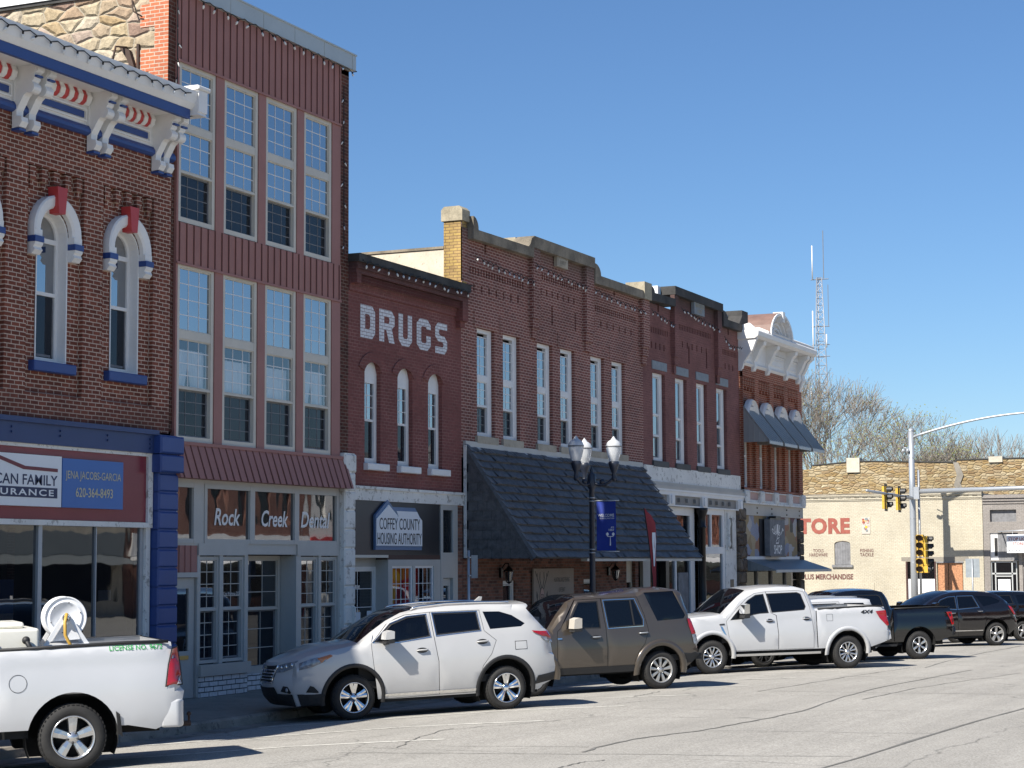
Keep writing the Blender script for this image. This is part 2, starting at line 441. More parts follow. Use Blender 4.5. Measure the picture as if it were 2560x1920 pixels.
# ------------------------------------------------------------------ ground, road, pavement
def asphalt():
    t = NT('road_surface'); p = t.pos()
    agg = t.noise(p, 30, 4, .85).outputs[0]; mid = t.noise(p, 5, 5, .6).outputs[0]; big = t.noise(p, .22, 5, .6).outputs[0]
    col = t.ramp(agg, [(.3, (.17, .16, .142)), (.5, (.335, .318, .285)), (.7, (.50, .48, .435))])
    col = t.mix(1., col, t.ramp(mid, [(.3, .93), (.7, 1.05)]), 'MULTIPLY')
    col = t.mix(1., col, t.ramp(big, [(.3, .90), (.7, 1.06)]), 'MULTIPLY')
    # wheel-worn streaks along the street
    st = t.noise(t.scale(p, (.05, 1.3, 1)), 1.0, 4).outputs[0]
    col = t.mix(1., col, t.ramp(st, [(.35, .90), (.65, 1.06)]), 'MULTIPLY')
    # oil drips in the parking bays
    oil = t.ramp(t.noise(p, .8, 5, .7).outputs[0], [(.66, 0.), (.74, .5)])
    col = t.mix(oil, col, (.10, .092, .082))
    # shrinkage cracks
    w = t.noise(p, .6, 4).outputs['Color']
    off = t.node('ShaderNodeVectorMath', operation='MULTIPLY_ADD'); t.link(w, off.inputs[0]); off.inputs[1].default_value = (1.1, 1.1, 0); t.link(p, off.inputs[2])
    v = t.node('ShaderNodeTexVoronoi', voronoi_dimensions='2D', feature='DISTANCE_TO_EDGE'); v.inputs['Scale'].default_value = .16; t.link(off.outputs[0], v.inputs['Vector'])
    ck = t.ramp(v.outputs['Distance'], [(.0, 1.), (.002, .8), (.005, 0.)])
    brk = t.ramp(t.noise(p, .5, 3).outputs[0], [(.42, 0.), (.55, 1.)])
    col = t.mix(t.math('MULTIPLY', t.math('MULTIPLY', ck, brk), .75), col, (.10, .098, .09))
    t.col(col); t.set(rough=.9, spec=.25); t.bump(t.math('ADD', agg, t.math('MULTIPLY', ck, -1.)), .35, .01)
    MT['road_surface'] = t.m
asphalt()
paint('crack_seal', (.16, .155, .14), .9, .2, 3)
paint('concrete', (.26, .235, .195), .9, .16, 1.4, bump=.4, wear=.12, wearc=(.17, .155, .135))
paint('kerb_concrete', (.25, .225, .19), .92, .25, 2.2, bump=.5, wear=.3, wearc=(.12, .105, .09))
paint('line_white', (.66, .64, .57), .8, .12, 3, wear=.45, wearc=(.33, .31, .275))
paint('earth', (.16, .14, .09), .95, .3, .2)

b = MB()
b.add([(-1500, -1500, -.75), (1500, -1500, -.75), (1500, 1500, -.75), (-1500, 1500, -.75)], [(0, 1, 2, 3)])
structure(b.build('ground', mat='earth'))
b = MB()
ys = [-70, -40, -20, -16, -12, -9, -6.2, -5, -4, -3.1, -2.64]; xs = [-30, 0, 10, 20, 32, 45, 60, 72, 100]
vs = [(x, y, ground_z(x, y)) for y in ys for x in xs]; n = len(xs)
b.smooth = True
b.add(vs, [(j*n+i, j*n+i+1, (j+1)*n+i+1, (j+1)*n+i) for j in range(len(ys)-1) for i in range(n-1)])
structure(b.build('road', mat='road_surface'))
b = MB()     # the street that crosses beyond the quilt shop
b.add([(73.3, -2.64, ground_z(73.3, -2.64)), (96.4, -2.64, ground_z(96.4, -2.64)), (96.4, 90, -.62), (73.3, 90, -.42)], [(0, 1, 2, 3)])
structure(b.build('cross_street', mat='road_surface'))
# pavement: slabs stepping down with the street, kerb along the edge
def pz(x): return .02-.008*max(0, x-32)
b = MB(); e = MB()
xs = [-30]+[i*1.55 for i in range(0, 48)]+[73.2]
for x0, x1 in zip(xs, xs[1:]):
    for y0, y1 in ((-2.42, -1.25), (-1.24, .6)):
        za, zb = pz(x0)+(y0+2.42)*.03, pz(x0)+(y1+2.42)*.03
        b.add([(x0+.006, y0, za), (x1-.006, y0, pz(x1)+(y0+2.42)*.03), (x1-.006, y1, pz(x1)+(y1+2.42)*.03), (x0+.006, y1, zb)], [(0, 1, 2, 3)])
b.add([(-30, -2.42, -.02), (73.2, -2.42, -.38), (73.2, .6, -.30), (-30, .6, .06)], [(0, 1, 2, 3)])
structure(b.build('pavement', mat='concrete'))
for x0, x1 in zip(xs, xs[1:]):
    a, c = pz(x0), pz(x1); g0, g1 = ground_z(x0, -3.05)+.006, ground_z(x1, -3.05)+.006
    e.add([(x0, -2.42, a), (x1-.008, -2.42, c), (x1-.008, -2.58, c-.004), (x0, -2.58, a-.004), (x0, -2.62, a-.04), (x1-.008, -2.62, c-.04),
           (x0, -2.64, g0), (x1-.008, -2.64, g1), (x0, -3.06, g0), (x1-.008, -3.06, g1)],
          [(0, 1, 2, 3), (3, 2, 5, 4), (4, 5, 7, 6), (6, 7, 9, 8)])
structure(e.build('kerb', mat='kerb_concrete'))
b = MB(); b.box(96.4, 100.5, -3, 60, -.5, -.30); b.box(96.4, 130, -12, -3, -.6, -.34)
structure(b.build('far_pavement', mat='concrete'))
# stall lines, 45 degrees
b = MB()
def ribbon(b, pts, w, lift=.005):
    vs = []; n = len(pts)
    for i, p in enumerate(pts):
        a = pts[max(i-1, 0)]; c = pts[min(i+1, n-1)]
        d = Vector((c[0]-a[0], c[1]-a[1])).normalized(); ww = w[i] if isinstance(w, list) else w
        for s in (-1, 1):
            x, y = p[0]-d.y*s*ww/2, p[1]+d.x*s*ww/2
            vs.append((x, y, ground_z(x, y)+lift))
    b.add(vs, [(2*i, 2*i+1, 2*i+3, 2*i+2) for i in range(n-1)])
for k in range(13):
    x = 20.9+k*3.55
    ribbon(b, [(x+t, -3.08-t*.97) for t in (0, .8, 1.6, 2.4, 3.1, 3.9, 4.7)], .11)
structure(b.build('parking_lines', mat='line_white'))
# tar-filled cracks traced where the photograph shows them
cr = MB(); rnd = random.Random(3)
def crack(a, c, w, n=22, wob=.10, bend=0):
    pts = []
    L = hypot(c[0]-a[0], c[1]-a[1]); nx, ny = -(c[1]-a[1])/L, (c[0]-a[0])/L
    o = 0
    for i in range(n+1):
        t = i/n; o = o*.85+rnd.uniform(-wob, wob)*.4; k = o*min(1, 6*t, 6*(1-t))+bend*sin(pi*t)
        pts.append((a[0]+(c[0]-a[0])*t+nx*k, a[1]+(c[1]-a[1])*t+ny*k))
    ribbon(cr, pts, [w*rnd.uniform(.6, 1.3) for _ in pts], .006)
for a, c, w, bend in (((5, -13.3), (33.7, -14.3), .06, .1), ((33.7, -14.3), (70, -14.9), .06, 0), ((24.3, -10.3), (27.9, -10.65), .06, .2), ((27.9, -10.65), (32.2, -10.98), .05, 0),
                      ((32.2, -10.98), (48, -10.6), .035, .3), ((27.92, -10.65), (28.4, -14), .02, .1), ((24.6, -8.0), (25.0, -10.1), .02, 0), ((23.3, -7.2), (24.2, -10.9), .025, 0),
                      ((24.2, -10.9), (24.7, -13.8), .025, 0), ((32.2, -8), (32.3, -11), .02, 0), ((32.3, -11), (33.2, -14.2), .02, 0), ((38, -8.4), (37.9, -14.3), .03, 0),
                      ((22.3, -10.8), (23.4, -10.96), .03, 0), ((37.7, -8.5), (49, -8.9), .03, .2), ((35.7, -11.1), (46.7, -12), .025, .2), ((44.2, -8.4), (43.7, -14.5), .03, 0),
                      ((49, -9.26), (66, -8.6), .03, .2), ((35.4, -6.8), (37.3, -6.6), .03, 0), ((20.6, -8.2), (21.3, -9.9), .025, .1), ((24.2, -7.6), (27.4, -6.9), .02, .1),
                      ((53, -8), (52, -15), .03, 0), ((60, -8), (61, -15), .03, 0)):
    crack(a, c, w, bend=bend)
structure(cr.build('crack_lines', mat='crack_seal'))

# ------------------------------------------------------------------ shared building pieces
def window(parent, x0, x1, z0, z1, y, fmat, lights, fw=.07, depth=.10, head=None, bars='white_trim', curtain=None, axis=None):
    """sash window: frame, one pane mesh, glazing bars; lights = [(z bottom, z top, glass, columns, rows, set back)] from the top down"""
    f = MB().mat(fmat); yb = y+depth
    if head: f.fill(head, [rect(x0+fw, x1-fw, z0+fw, max(l[1] for l in lights))], lambda a, c: (a, y, c))
    f.box(x0, x0+fw, y, yb, z0, z1); f.box(x1-fw, x1, y, yb, z0, z1)
    f.box(x0+fw, x1-fw, y+.003, yb, z0, z0+fw); 
    if not head: f.box(x0+fw, x1-fw, y+.003, yb, z1-fw, z1)
    srt = sorted(lights, key=lambda l: -l[1])
    for a, c in zip(srt, srt[1:]):
        if a[0]-c[1] > .001: f.box(x0+fw, x1-fw, y+.006, yb, c[1], a[0])
    w = f.build('window', parent)
    mats = {}
    for (za, zb, gm, cols, rows, sb) in lights:
        p = mats.setdefault(gm, MB().mat(gm)); yy = y+.045+sb
        p.add([(x0+fw, yy, za), (x1-fw, yy, za), (x1-fw, yy, zb), (x0+fw, yy, zb)], [(0, 1, 2, 3)])
        r = MB().mat(fmat); t = .022
        if sb:      # sash rails seen behind the frame
            r.mat('board_grey'); t = .03
        f2 = mats.setdefault('sash', MB()); f2.mat('board_grey' if sb else fmat)
        for bx in ((x0+fw, x0+fw+t), (x1-fw-t, x1-fw)): f2.box(*bx, yy-.02, yy+.02, za, zb)
        for bz in ((za, za+t), (zb-t, zb)): f2.box(x0+fw+t, x1-fw-t, yy-.018, yy+.02, *bz)
        if cols > 1 or rows > 1:
            g = mats.setdefault('bars', MB()); g.mat('board_grey' if sb and bars == 'white_trim' else bars)
            for i in range(1, cols): xx = x0+fw+(x1-x0-2*fw)*i/cols; g.box(xx-.008, xx+.008, yy-.006, yy+.004, za, zb)
            for j in range(1, rows): zz = za+(zb-za)*j/rows; g.box(x0+fw, x1-fw, yy-.005, yy+.003, zz-.008, zz+.008)
    for k, mb in mats.items():
        mb.build({'bars': 'glazing_bars', 'sash': 'sash'}.get(k, 'pane'), w)
    if curtain:
        c = MB().mat('white_cloth'); c.smooth = True
        for (ax, bx, az, bz, tie) in curtain:
            N = 26; vs = []
            for i in range(N+1):
                t = i/N; x = ax+(bx-ax)*t; yy = y+.17+.022*sin(t*N*1.35)+.01*sin(t*41)
                xb = x if not tie else (ax+(bx-ax)*(.5+(t-.5)*1.0) if tie == 0 else (ax+(bx-ax)*t*.38 if tie < 0 else bx-(bx-ax)*(1-t)*.38))
                vs += [(xb, yy, az), (x, yy, bz)]
            c.add(vs, [(2*i, 2*i+2, 2*i+3, 2*i+1) for i in range(N)])
        c.build('curtain', w, recalc=False)
    return w
def shell(parent, x0, x1, z1, depth=22, side_mat='brick_soot', roof_z=None, left=True, right=True, y0=.3, back_z=None):
    """side and rear walls, roof deck and the dark inside of a building"""
    rz = roof_z or z1-.6
    b = MB().mat(side_mat)
    if left: b.box(x0, x0+.3, y0, depth, 0, z1)
    if right: b.box(x1-.3, x1, y0, depth, 0, z1)
    b.box(x0+.3, x1-.3, depth-.3, depth, 0, z1)
    b.build('side_wall', parent)
    b = MB(); b.box(x0+.31, x1-.31, y0, depth-.31, rz-.15, rz); b.build('roof', parent, 'roof_tar')
    b = MB(); b.add([(x0+.32, 3.2, .1), (x1-.32, 3.2, .1), (x1-.32, 3.2, rz-.2), (x0+.32, 3.2, rz-.2)], [(0, 1, 2, 3)])
    for zf in (.13, 4.2, 8.1):
        if zf < rz-1: b.box(x0+.32, x1-.32, .32, 3.19, zf-.1, zf)
    b.build('interior', parent, 'room_dark')
def lights_string(label, pts, n, hang=.09, wob=.03, seed=1, size=.024):
    """cable with pear bulbs hung along a line"""
    rr = random.Random(seed); pts = [Vector(p) for p in pts]
    L = [0]
    for a, c in zip(pts, pts[1:]): L.append(L[-1]+(c-a).length)
    def at(s):
        for i in range(len(pts)-1):
            if s <= L[i+1]+1e-6: return pts[i].lerp(pts[i+1], (s-L[i])/max(1e-6, L[i+1]-L[i]))
        return pts[-1]
    t = thing('string_lights', label, 'string lights', tuple(pts[0]), 'strings of bulbs along the rooflines')
    cb = MB(); path = []
    for i in range(n*2+1):
        p = at(L[-1]*i/(n*2)); path.append(p+Vector((0, 0, (-.045 if i % 2 else 0)+rr.uniform(-wob, wob)*.4)))
    cb.tube(path, .011, 4); cb.build('cable', t, 'cable')
    proto = None
    for i in range(n):
        p = path[2*i+1]
        if proto is None:
            q = MB(); q.mat('cable'); q.lathe([(1e-3, .0), (.017, 0), (.017, -.045), (1e-3, -.045)], 6)
            q.mat('bulb'); q.lathe([(1e-3, -.045), (.014, -.05), (size, -.08), (size*.9, -.10), (.010, -.125), (1e-3, -.13)], 8)
            proto = q.build('bulb', t, org=(0, 0, 0)); o = proto; q = None
        else:
            o = proto.copy(); COL.objects.link(o); o.parent = t
        o.location = p-ORG[t.name]; o.rotation_euler = (rr.uniform(-.5, .5), rr.uniform(-.9, .9), 0)
    return t

# ------------------------------------------------------------------ building with the blue trim (insurance office)
B1 = thing('brick_building', 'two storey red brick building with white bracketed cornice and blue painted shopfront trim', 'building', (24, 0, .1))
BX0, BX1 = 15.0, 29.74
wins = [24.38, 26.42, 28.46]; allw = [16.22+2.04*i for i in range(4)]+wins
ow, zs = .42, 7.95
holes = [archpoly(c-ow, c+ow, 5.83, zs, ow, 12) for c in allw]
pan = [rect(c-.75, c+.75, 5.3, 9.02) for c in allw]
w = MB().mat('brick_red')
w.fill(rect(BX0, BX1, 4.85, 9.78), pan, lambda a, c: (a, -.09, c), depth=lambda a, c: (a, 0, c))
for pn, h in zip(pan, holes): w.fill(pn, [h], lambda a, c: (a, 0, c), depth=lambda a, c: (a, .10, c))
for c in allw:      # stepped brick corbels at the head of each recess
    for i in range(5):
        x = c-.62+i*.31
        w.box(x-.075, x+.075, -.085, .01, 8.78, 9.0); w.box(x-.04, x+.04, -.06, .01, 8.66, 8.775)
w.box(BX0, BX1, -.085, 0, 4.85, 4.86)
w.build('wall', B1)
shell(B1, BX0, BX1, 10.3, roof_z=10.1, right=False)
for c in allw:
    # painted reveal, arched hood, keystone, blue feet
    f = MB().mat('white_wood'); o = archpoly(c-ow, c+ow, 5.83, zs, ow, 12); inn = archpoly(c-ow+.03, c+ow-.03, 5.86, zs, ow-.03, 12)
    f.fill(o, [inn], lambda a, q: (a, -.012, q), depth=lambda a, q: (a, .17, q))
    in2 = archpoly(c-ow+.09, c+ow-.09, 5.93, zs, ow-.09, 12)
    f.fill(inn, [in2], lambda a, q: (a, .17, q), depth=lambda a, q: (a, .22, q))
    f.box(c-ow+.09, c+ow-.09, .165, .20, zs-.11, zs-.03); f.box(c-ow+.09, c+ow-.09, .165, .20, 6.96, 7.02)
    wn_ = f.build('window', B1)
    p = MB().mat('glass_sky'); 
    p.fill(in2, [], lambda a, q: (a, .205, q)); p.build('pane', wn_)
    s = MB().mat('board_grey'); s.box(c-ow+.09, c-ow+.125, .195, .204, 5.95, 6.96); s.box(c+ow-.125, c+ow-.09, .195, .204, 5.95, 6.96); s.box(c-ow+.155, c+ow-.155, .196, .204, 5.95, 5.99)
    s.mat('glass_screen'); s.add([(c-ow+.09, .202, 5.93), (c+ow-.09, .202, 5.93), (c+ow-.09, .202, 6.96), (c-ow+.09, .202, 6.96)], [(0, 1, 2, 3)])
    s.build('screen', wn_)
    h = MB().mat('white_wood'); n = 14; R1, R0 = .635, .425
    prof = [(R0, -.02), (R0, -.10), (R0+.04, -.13), (R1-.03, -.15), (R1, -.13), (R1, 0)]
    ring = []
    for i in range(n+1):
        a = pi*i/n
        for r, y in prof: ring.append((c+r*cos(a), y, zs+.02+r*sin(a)))
    K = len(prof)
    h.add(ring, [(i*K+j, i*K+j+1, (i+1)*K+j+1, (i+1)*K+j) for i in range(n) for j in range(K-1)])
    for sgn in (-1, 1):
        xa, xb = sorted((c+sgn*R0, c+sgn*R1))
        h.mat('white_wood'); h.box(xa, xb, -.14, -.005, 7.86, zs+.02)
        h.mat('blue_paint'); h.box(xa-.012, xb+.012, -.17, -.006, 7.76, 7.858)
        h.mat('white_wood'); h.prism([(-.005, 7.56), (-.09, 7.56), (-.15, 7.63), (-.12, 7.68), (-.155, 7.72), (-.16, 7.758), (-.005, 7.758)], 'x', xa, xb)
    hd = h.build('window_hood', B1)
    k = MB(); k.prism([(c-.085, 8.30), (c+.085, 8.30), (c+.135, 8.74), (c-.135, 8.74)], 'y', -.21, -.01); k.build('keystone', hd, 'red_paint')
    b = MB(); b.bevbox(c-.56, c+.56, -.13, .02, 5.66, 5.83, .015); b.build('sill', wn_, 'blue_paint')
# cornice
C = MB().mat('white_wood')
C.box(BX0, BX1-.02, -.13, .02, 9.93, 10.5)
C.mat('blue_paint'); C.prism([(0, 9.77), (-.14, 9.77), (-.2, 9.81), (-.2, 9.87), (-.16, 9.93), (0, 9.93)], 'x', BX0, BX1-.02)
C.mat('white_wood')
C.prism([(-.13, 10.34), (-.17, 10.34), (-.17, 10.37), (-.13, 10.37)], 'x', BX0, BX1-.02)
C.prism([(.02, 10.5), (-.76, 10.5), (-.76, 10.52), (-.72, 10.60), (.02, 10.60)], 'x', BX0, BX1-.3)      # soffit
C.mat('blue_paint'); C.box(BX0, BX1-.44, -.775, -.70, 10.43, 10.60)
C.mat('white_wood')
C.prism([(-.70, 10.602), (-.79, 10.602), (-.86, 10.70), (-.90, 10.86), (-.90, 10.92), (-.70, 10.92)], 'x', BX0, BX1-.40)
C.prism([(-.70, 10.92), (-.2, 11.0), (.0, 11.0), (0, 10.6), (-.70, 10.602)], 'x', BX0, BX1-.42)
C.box(BX1-.40, BX1-.12, -.93, -.62, 10.56, 10.95); C.bevbox(BX1-.46, BX1-.06, -.97, -.6, 10.955, 11.03, .02)
C.prism([(-.6, 10.5), (-.93, 10.5), (-.9, 10.56), (-.6, 10.56)], 'x', BX1-.40, BX1-.14)
cn = C.build('cornice', B1)
pos = [27.42-1.98*i for i in range(0, 6)]
br_prof = [(-.12, 10.5), (-.62, 10.5), (-.62, 10.40), (-.55, 10.36), (-.54, 10.26), (-.47, 10.20), (-.44, 10.10), (-.34, 10.02), (-.21, 9.80), (-.205, 9.70), (-.30, 9.68), (-.315, 9.60), (-.26, 9.52), (-.12, 9.50)]
for c in pos+[29.28]:
    b = MB().mat('white_wood')
    if c < 29: b.box(c-.27, c+.27, -.17, -.12, 9.935, 10.495)
    for d in ((-.16, .16) if c < 29 else (-.12, .14)):
        xa, xb = c+d-.085, c+d+.085
        b.prism(br_prof, 'x', xa, xb)
        b.lathe([(1e-3, 0), (.095, 0), (.095, .19), (1e-3, .19)], 12, Matrix.Translation((xa-.01, -.46, 10.14)) @ Matrix.Rotation(pi/2, 4, 'Y'), smooth=False)
        b.lathe([(1e-3, 0), (.07, 0), (.07, .19), (1e-3, .19)], 12, Matrix.Translation((xa-.01, -.50, 10.43)) @ Matrix.Rotation(pi/2, 4, 'Y'), smooth=False)
        b.mat('blue_paint'); b.box(xa, xb, -.27, -.11, 9.46, 9.50); b.box(xa+.01, xb-.01, -.60, -.50, 10.30, 10.33); b.mat('white_wood')
    b.build('bracket', B1)
for a, c in zip([pos[i+1] for i in range(5)]+[pos[0]], [pos[i] for i in range(5)]+[29.28]):
    xa, xb = a+.34, c-.30
    b = MB().mat('blue_paint'); b.box(xa+.08, xb-.08, -.160, -.133, 10.05, 10.16)
    b.mat('white_wood')
    for q in ((xa, xb, 10.18, 10.21), (xa, xb, 9.99, 10.02)): b.box(q[0], q[1], -.165, -.128, q[2], q[3])
    b.box(xa, xa+.03, -.163, -.129, 10.02, 10.19); b.box(xb-.03, xb, -.163, -.129, 10.02, 10.19)
    n = 11
    for i in range(n):
        u0 = xa+(xb-xa)*i/n; u1 = xa+(xb-xa)*(i+1)/n
        b.mat('red_paint' if i % 2 else 'white_wood')
        o = .0 if i % 2 else .018
        b.prism([(-.13, 10.26), (-.165-o, 10.26), (-.225-o, 10.31), (-.25-o, 10.40), (-.205-o, 10.498), (-.13, 10.498)], 'x', u0, u1)
    b.build('frieze_panel', B1)
# shopfront
b = MB().mat('navy_paint'); b.box(BX0, 29.30, -.14, .1, 4.47, 4.87); b.box(BX0, 29.30, -.20, -.14, 4.80, 4.88)
for x in (25.3, 26.55, 27.85, 29.1):
    for z in (4.55, 4.63, 4.71):
        if x > 29 or z > 4.6: b.box(x-.02, x+.02, -.165, -.14, z-.018, z+.018)
b.build('shop_beam', B1)
b = MB().mat('blue_paint')
z = .12
while z < 4.7:
    h = .335
    if z > 4.0: b.bevbox(29.22, 29.95, -.30, .2, z, z+h-.02, .03)
    else: b.bevbox(29.28, 29.90, -.22, .2, z, z+h-.02, .03)
    b.box(29.31, 29.87, -.185, .2, z+h-.02, z+h); z += h
b.build('pier', B1)
b = MB().mat('burgundy'); b.box(BX0, 29.12, -.05, .05, 3.25, 4.41); b.build('sign_fascia', B1)
b = MB().mat('white_worn'); b.box(BX0, 29.24, -.10, .06, 4.41, 4.468); b.box(29.12, 29.26, -.10, .06, 3.16, 4.409); b.box(BX0, 29.12, -.11, .06, 3.16, 3.248)
b.box(29.12, 29.25, -.06, .1, .55, 3.159); b.box(BX0, 29.12, -.06, .1, .42, .55); b.build('shop_frame', B1)
b = MB().mat('navy_paint'); b.box(BX0, 29.26, -.04, .1, .08, .42); b.build('stall_riser', B1)
b = MB().mat('galv'); b.box(26.16, 26.26, -.03, .08, .55, 3.159); b.box(27.72, 27.745, -.02, .06, .55, 3.159); b.box(23.0, 23.1, -.03, .08, .55, 3.159); b.box(29.02, 29.119, -.01, .12, .55, 3.159)
sw = b.build('shop_window', B1)
b = MB().mat('glass_shop'); b.add([(BX0, .02, .55), (29.12, .02, .55), (29.12, .02, 3.16), (BX0, .02, 3.16)], [(0, 1, 2, 3)]); b.build('pane', sw)
b = MB().mat('sign_blue'); b.box(24.7, 25.72, .10, .12, 1.0, 2.29); b.mat('sign_white'); b.box(24.7, 25.72, .098, .10, 1.55, 1.75); b.build('poster', sw)
b = MB().mat('room_mid'); b.box(28.05, 29.0, .25, 1.2, .6, 1.62); b.mat('ink_maroon'); b.box(26.3, 29.0, .2, .215, .98, 1.16); b.mat('greige'); b.box(26.5, 27.1, 1.4, 1.6, .6, 2.1); b.mat('white_cloth'); b.box(28.25, 28.6, .3, .31, 1.9, 2.08); b.build('display', sw)

sg = thing('shop_sign', 'white insurance sign with red roof line and navy lettering on the burgundy fascia', 'sign', (25.4, -.06, 3.9))
b = MB(); b.box(24.0, 26.61, -.13, -.052, 3.46, 4.29); b.build('board', sg, 'sign_white')
text('lettering', 'AMERICAN FAMILY', 24.12, 26.5, 3.80, 3.97, -.13, 'ink_navy', sg, bold=.012)
b = MB(); b.box(24.3, 26.5, -.134, -.131, 3.60, 3.765); b.mats or b.mat('ink_navy'); b.build('band', sg, 'ink_navy')
text('lettering', 'INSURANCE', 24.5, 26.4, 3.63, 3.735, -.135, 'sign_white', sg, bold=.02, sp=1.25)
b = MB().mat('ink_maroon'); b.prism([(23.95, 3.98), (24.85, 4.20), (24.95, 4.20), (25.62, 4.045), (26.5, 4.03), (26.5, 4.085), (25.66, 4.10), (24.97, 4.255), (24.83, 4.255), (23.95, 4.035)], 'y', -.137, -.131); b.build('roof_emblem', sg)
sg = thing('shop_sign', 'blue sign with a name and telephone number beside the white insurance sign', 'sign', (27.5, -.06, 3.9))
b = MB(); b.box(26.64, 28.33, -.125, -.052, 3.46, 4.27); b.build('board', sg, 'sign_blue')
text('lettering', 'JENA JACOBS-GARCIA', 26.72, 28.26, 3.90, 4.07, -.126, 'ink_gold', sg)
text('lettering', '620-364-8493', 27.0, 28.03, 3.64, 3.80, -.126, 'ink_gold', sg, bold=.008)
lights_string('string of small bulbs along the white gutter of the blue trimmed brick building', [(23.2, -.93, 10.86), (29.1, -.93, 10.84)], 17, seed=2)

# ------------------------------------------------------------------ three storey building (dental practice)
B2 = thing('three_storey_building', 'tall three storey building clad in maroon ribbed siding above the dental practice', 'building', (33, 0, .1))
x0, x1 = 29.74, 36.50
wx = [(30.03, 31.27), (31.55, 32.79), (33.06, 34.27), (34.54, 35.70)]
w = MB().mat('brick_soot')
w.fill(rect(x0, 30.02, 4.9, 13.0), [], lambda a, c: (a, 0, c)); w.fill(rect(36.03, x1, 4.17, 13.0), [], lambda a, c: (a, 0, c))
w.box(x0, x1, 0, .3, 12.9, 13.02)
w.box(x1-.3, x1, .3, 22, 8.9, 13.0)
w.build('wall', B2)
# side wall of rubble with brick quoins
s = MB().mat('rubble_buff'); s.add([(x0, .01, 9), (x0, 22, 9), (x0, 22, 13.3), (x0, 2.9, 13.07), (x0, .01, 13.0)], [(0, 1, 2, 3, 4)]); 
s.mat('brick_quoin'); 
pts = [(0, 9.0), (.62, 9.0)]; z = 9.0; k = 0
while z < 12.9: pts += [((.62, .42, .7, .3)[k % 4], z), ((.62, .42, .7, .3)[k % 4], min(13.0, z+.42))]; z += .42; k += 1
pts += [(0, 13.0)]
s.prism(pts, 'x', x0-.012, x0+.01)
s.build('stone_side_wall', B2)
b = MB().mat('black_coping'); b.box(x0-.04, x0+.3, .32, 22, 13.05, 13.12); b.mat('white_coping'); b.box(x0-.07, x0+.3, .3, 22, 13.12, 13.55); b.build('side_coping', B2)
b = MB().mat('rusty_iron'); b.tube([(x0-.02, .9, 12.02), (x0-.3, .95, 11.98), (x0-.36, 1.0, 11.6)], .02, 6); b.box(x0-.05, x0, .62, .67, 11.55, 12.05); b.prism([(.68, 11.6), (.80, 11.95), (1.02, 12.03), (.86, 11.8), (.74, 11.55)], 'x', x0-.10, x0-.02); b.tube([(x0-.02, .8, 12.9), (x0-.12, .7, 12.65), (x0-.05, .55, 12.55)], .015, 5); b.build('iron_bracket', B2)
b = MB().mat('metal_coping'); b.box(x0-.06, x1+.06, -.14, .32, 13.02, 13.34); b.box(x0-.08, x1+.08, -.16, .34, 13.34, 13.37)
for i in range(6): b.box(30.4+i*1.2, 30.405+i*1.2, -.146, -.14, 13.02, 13.34)
b.build('parapet_coping', B2)
b = MB(); b.box(x0+.1, x1-.1, .3, 22, 12.4, 12.5); b.build('roof', B2, 'roof_tar')
b = MB(); b.box(x0+.1, x1-.43, 3.2, 3.3, .1, 12.38)
for zf in (.13, 4.45, 8.4): b.box(x0+.1, x1-.1, .32, 3.19, zf-.1, zf)
b.box(x0+.03, x0+.1, .3, 3.3, .1, 12.4); b.box(x1-.42, x1-.33, .3, 3.3, .1, 12.4)
b.build('interior', B2, 'room_dark')
sdg = MB().mat('siding')
for (za, zb) in ((11.75, 13.02), (8.0, 8.75)):
    sdg.box(29.97, 36.05, -.06, .02, za, zb); sdg.box(29.97, 36.06, -.085, -.06, za-.03, za+.015)
    x = 30.06
    while x < 36.0: sdg.mat('siding_seam'); sdg.box(x-.013, x+.001, -.068, -.06, za+.016, zb); sdg.mat('siding'); sdg.box(x+.001, x+.028, -.085, -.06, za+.016, zb); x += .237
sdg.prism([(0, 4.07), (-.30, 4.07), (-.09, 4.70), (0, 4.70)], 'x', 29.85, 36.22)
sdg.box(29.84, 36.23, -.12, .02, 4.68, 4.74)
x = 29.95
while x < 36.2:
    for mt, a, c, dd in (('siding_seam', -.013, .001, .012), ('siding', .001, .028, .026)):
        sdg.mat(mt); sdg.prism([(-.28, 4.068), (-.30-dd, 4.068), (-.09-dd, 4.678), (-.07, 4.678)], 'x', x+a, x+c)
    x += .237
sdg.mat('siding')
for (a, c) in ((29.97, 30.03), (31.27, 31.55), (32.79, 33.06), (34.27, 34.54), (35.70, 36.05)):
    for za, zb in ((4.74, 8.0), (8.75, 11.72)): sdg.box(a, c, -.055, .03, za, zb); 
sdg.build('siding', B2)
for fi, (za, zb) in enumerate(((8.77, 11.74), (4.75, 8.02))):
    for i, (a, c) in enumerate(wx):
        if fi == 0: L = [(10.62, zb-.09, 'glass_sky', 3, 4, 0), (9.72, 10.47, 'glass_sky', 3, 3, 0), (za+.09, 9.68, 'glass_screen', 3, 4, .05)]
        else: L = [(6.78, zb-.09, 'glass_sky', 3, 4, 0), (5.74, 6.62, 'glass_clear', 3, 4, 0), (za+.09, 5.70, 'glass_screen', 3, 4, .05)]
        cur = None
        if fi == 1:
            cur = [(a+.1, (a+c)/2+.05, 4.9, 6.45, -1), ((a+c)/2-.05, c-.1, 4.9, 6.45, 1)] if i in (0, 3) else [(a+.1, c-.1, 4.9, 6.38, 0)]
        window(B2, a+.01, c-.01, za, zb, -.035, 'beige_trim', L, fw=.09, depth=.12, curtain=cur)
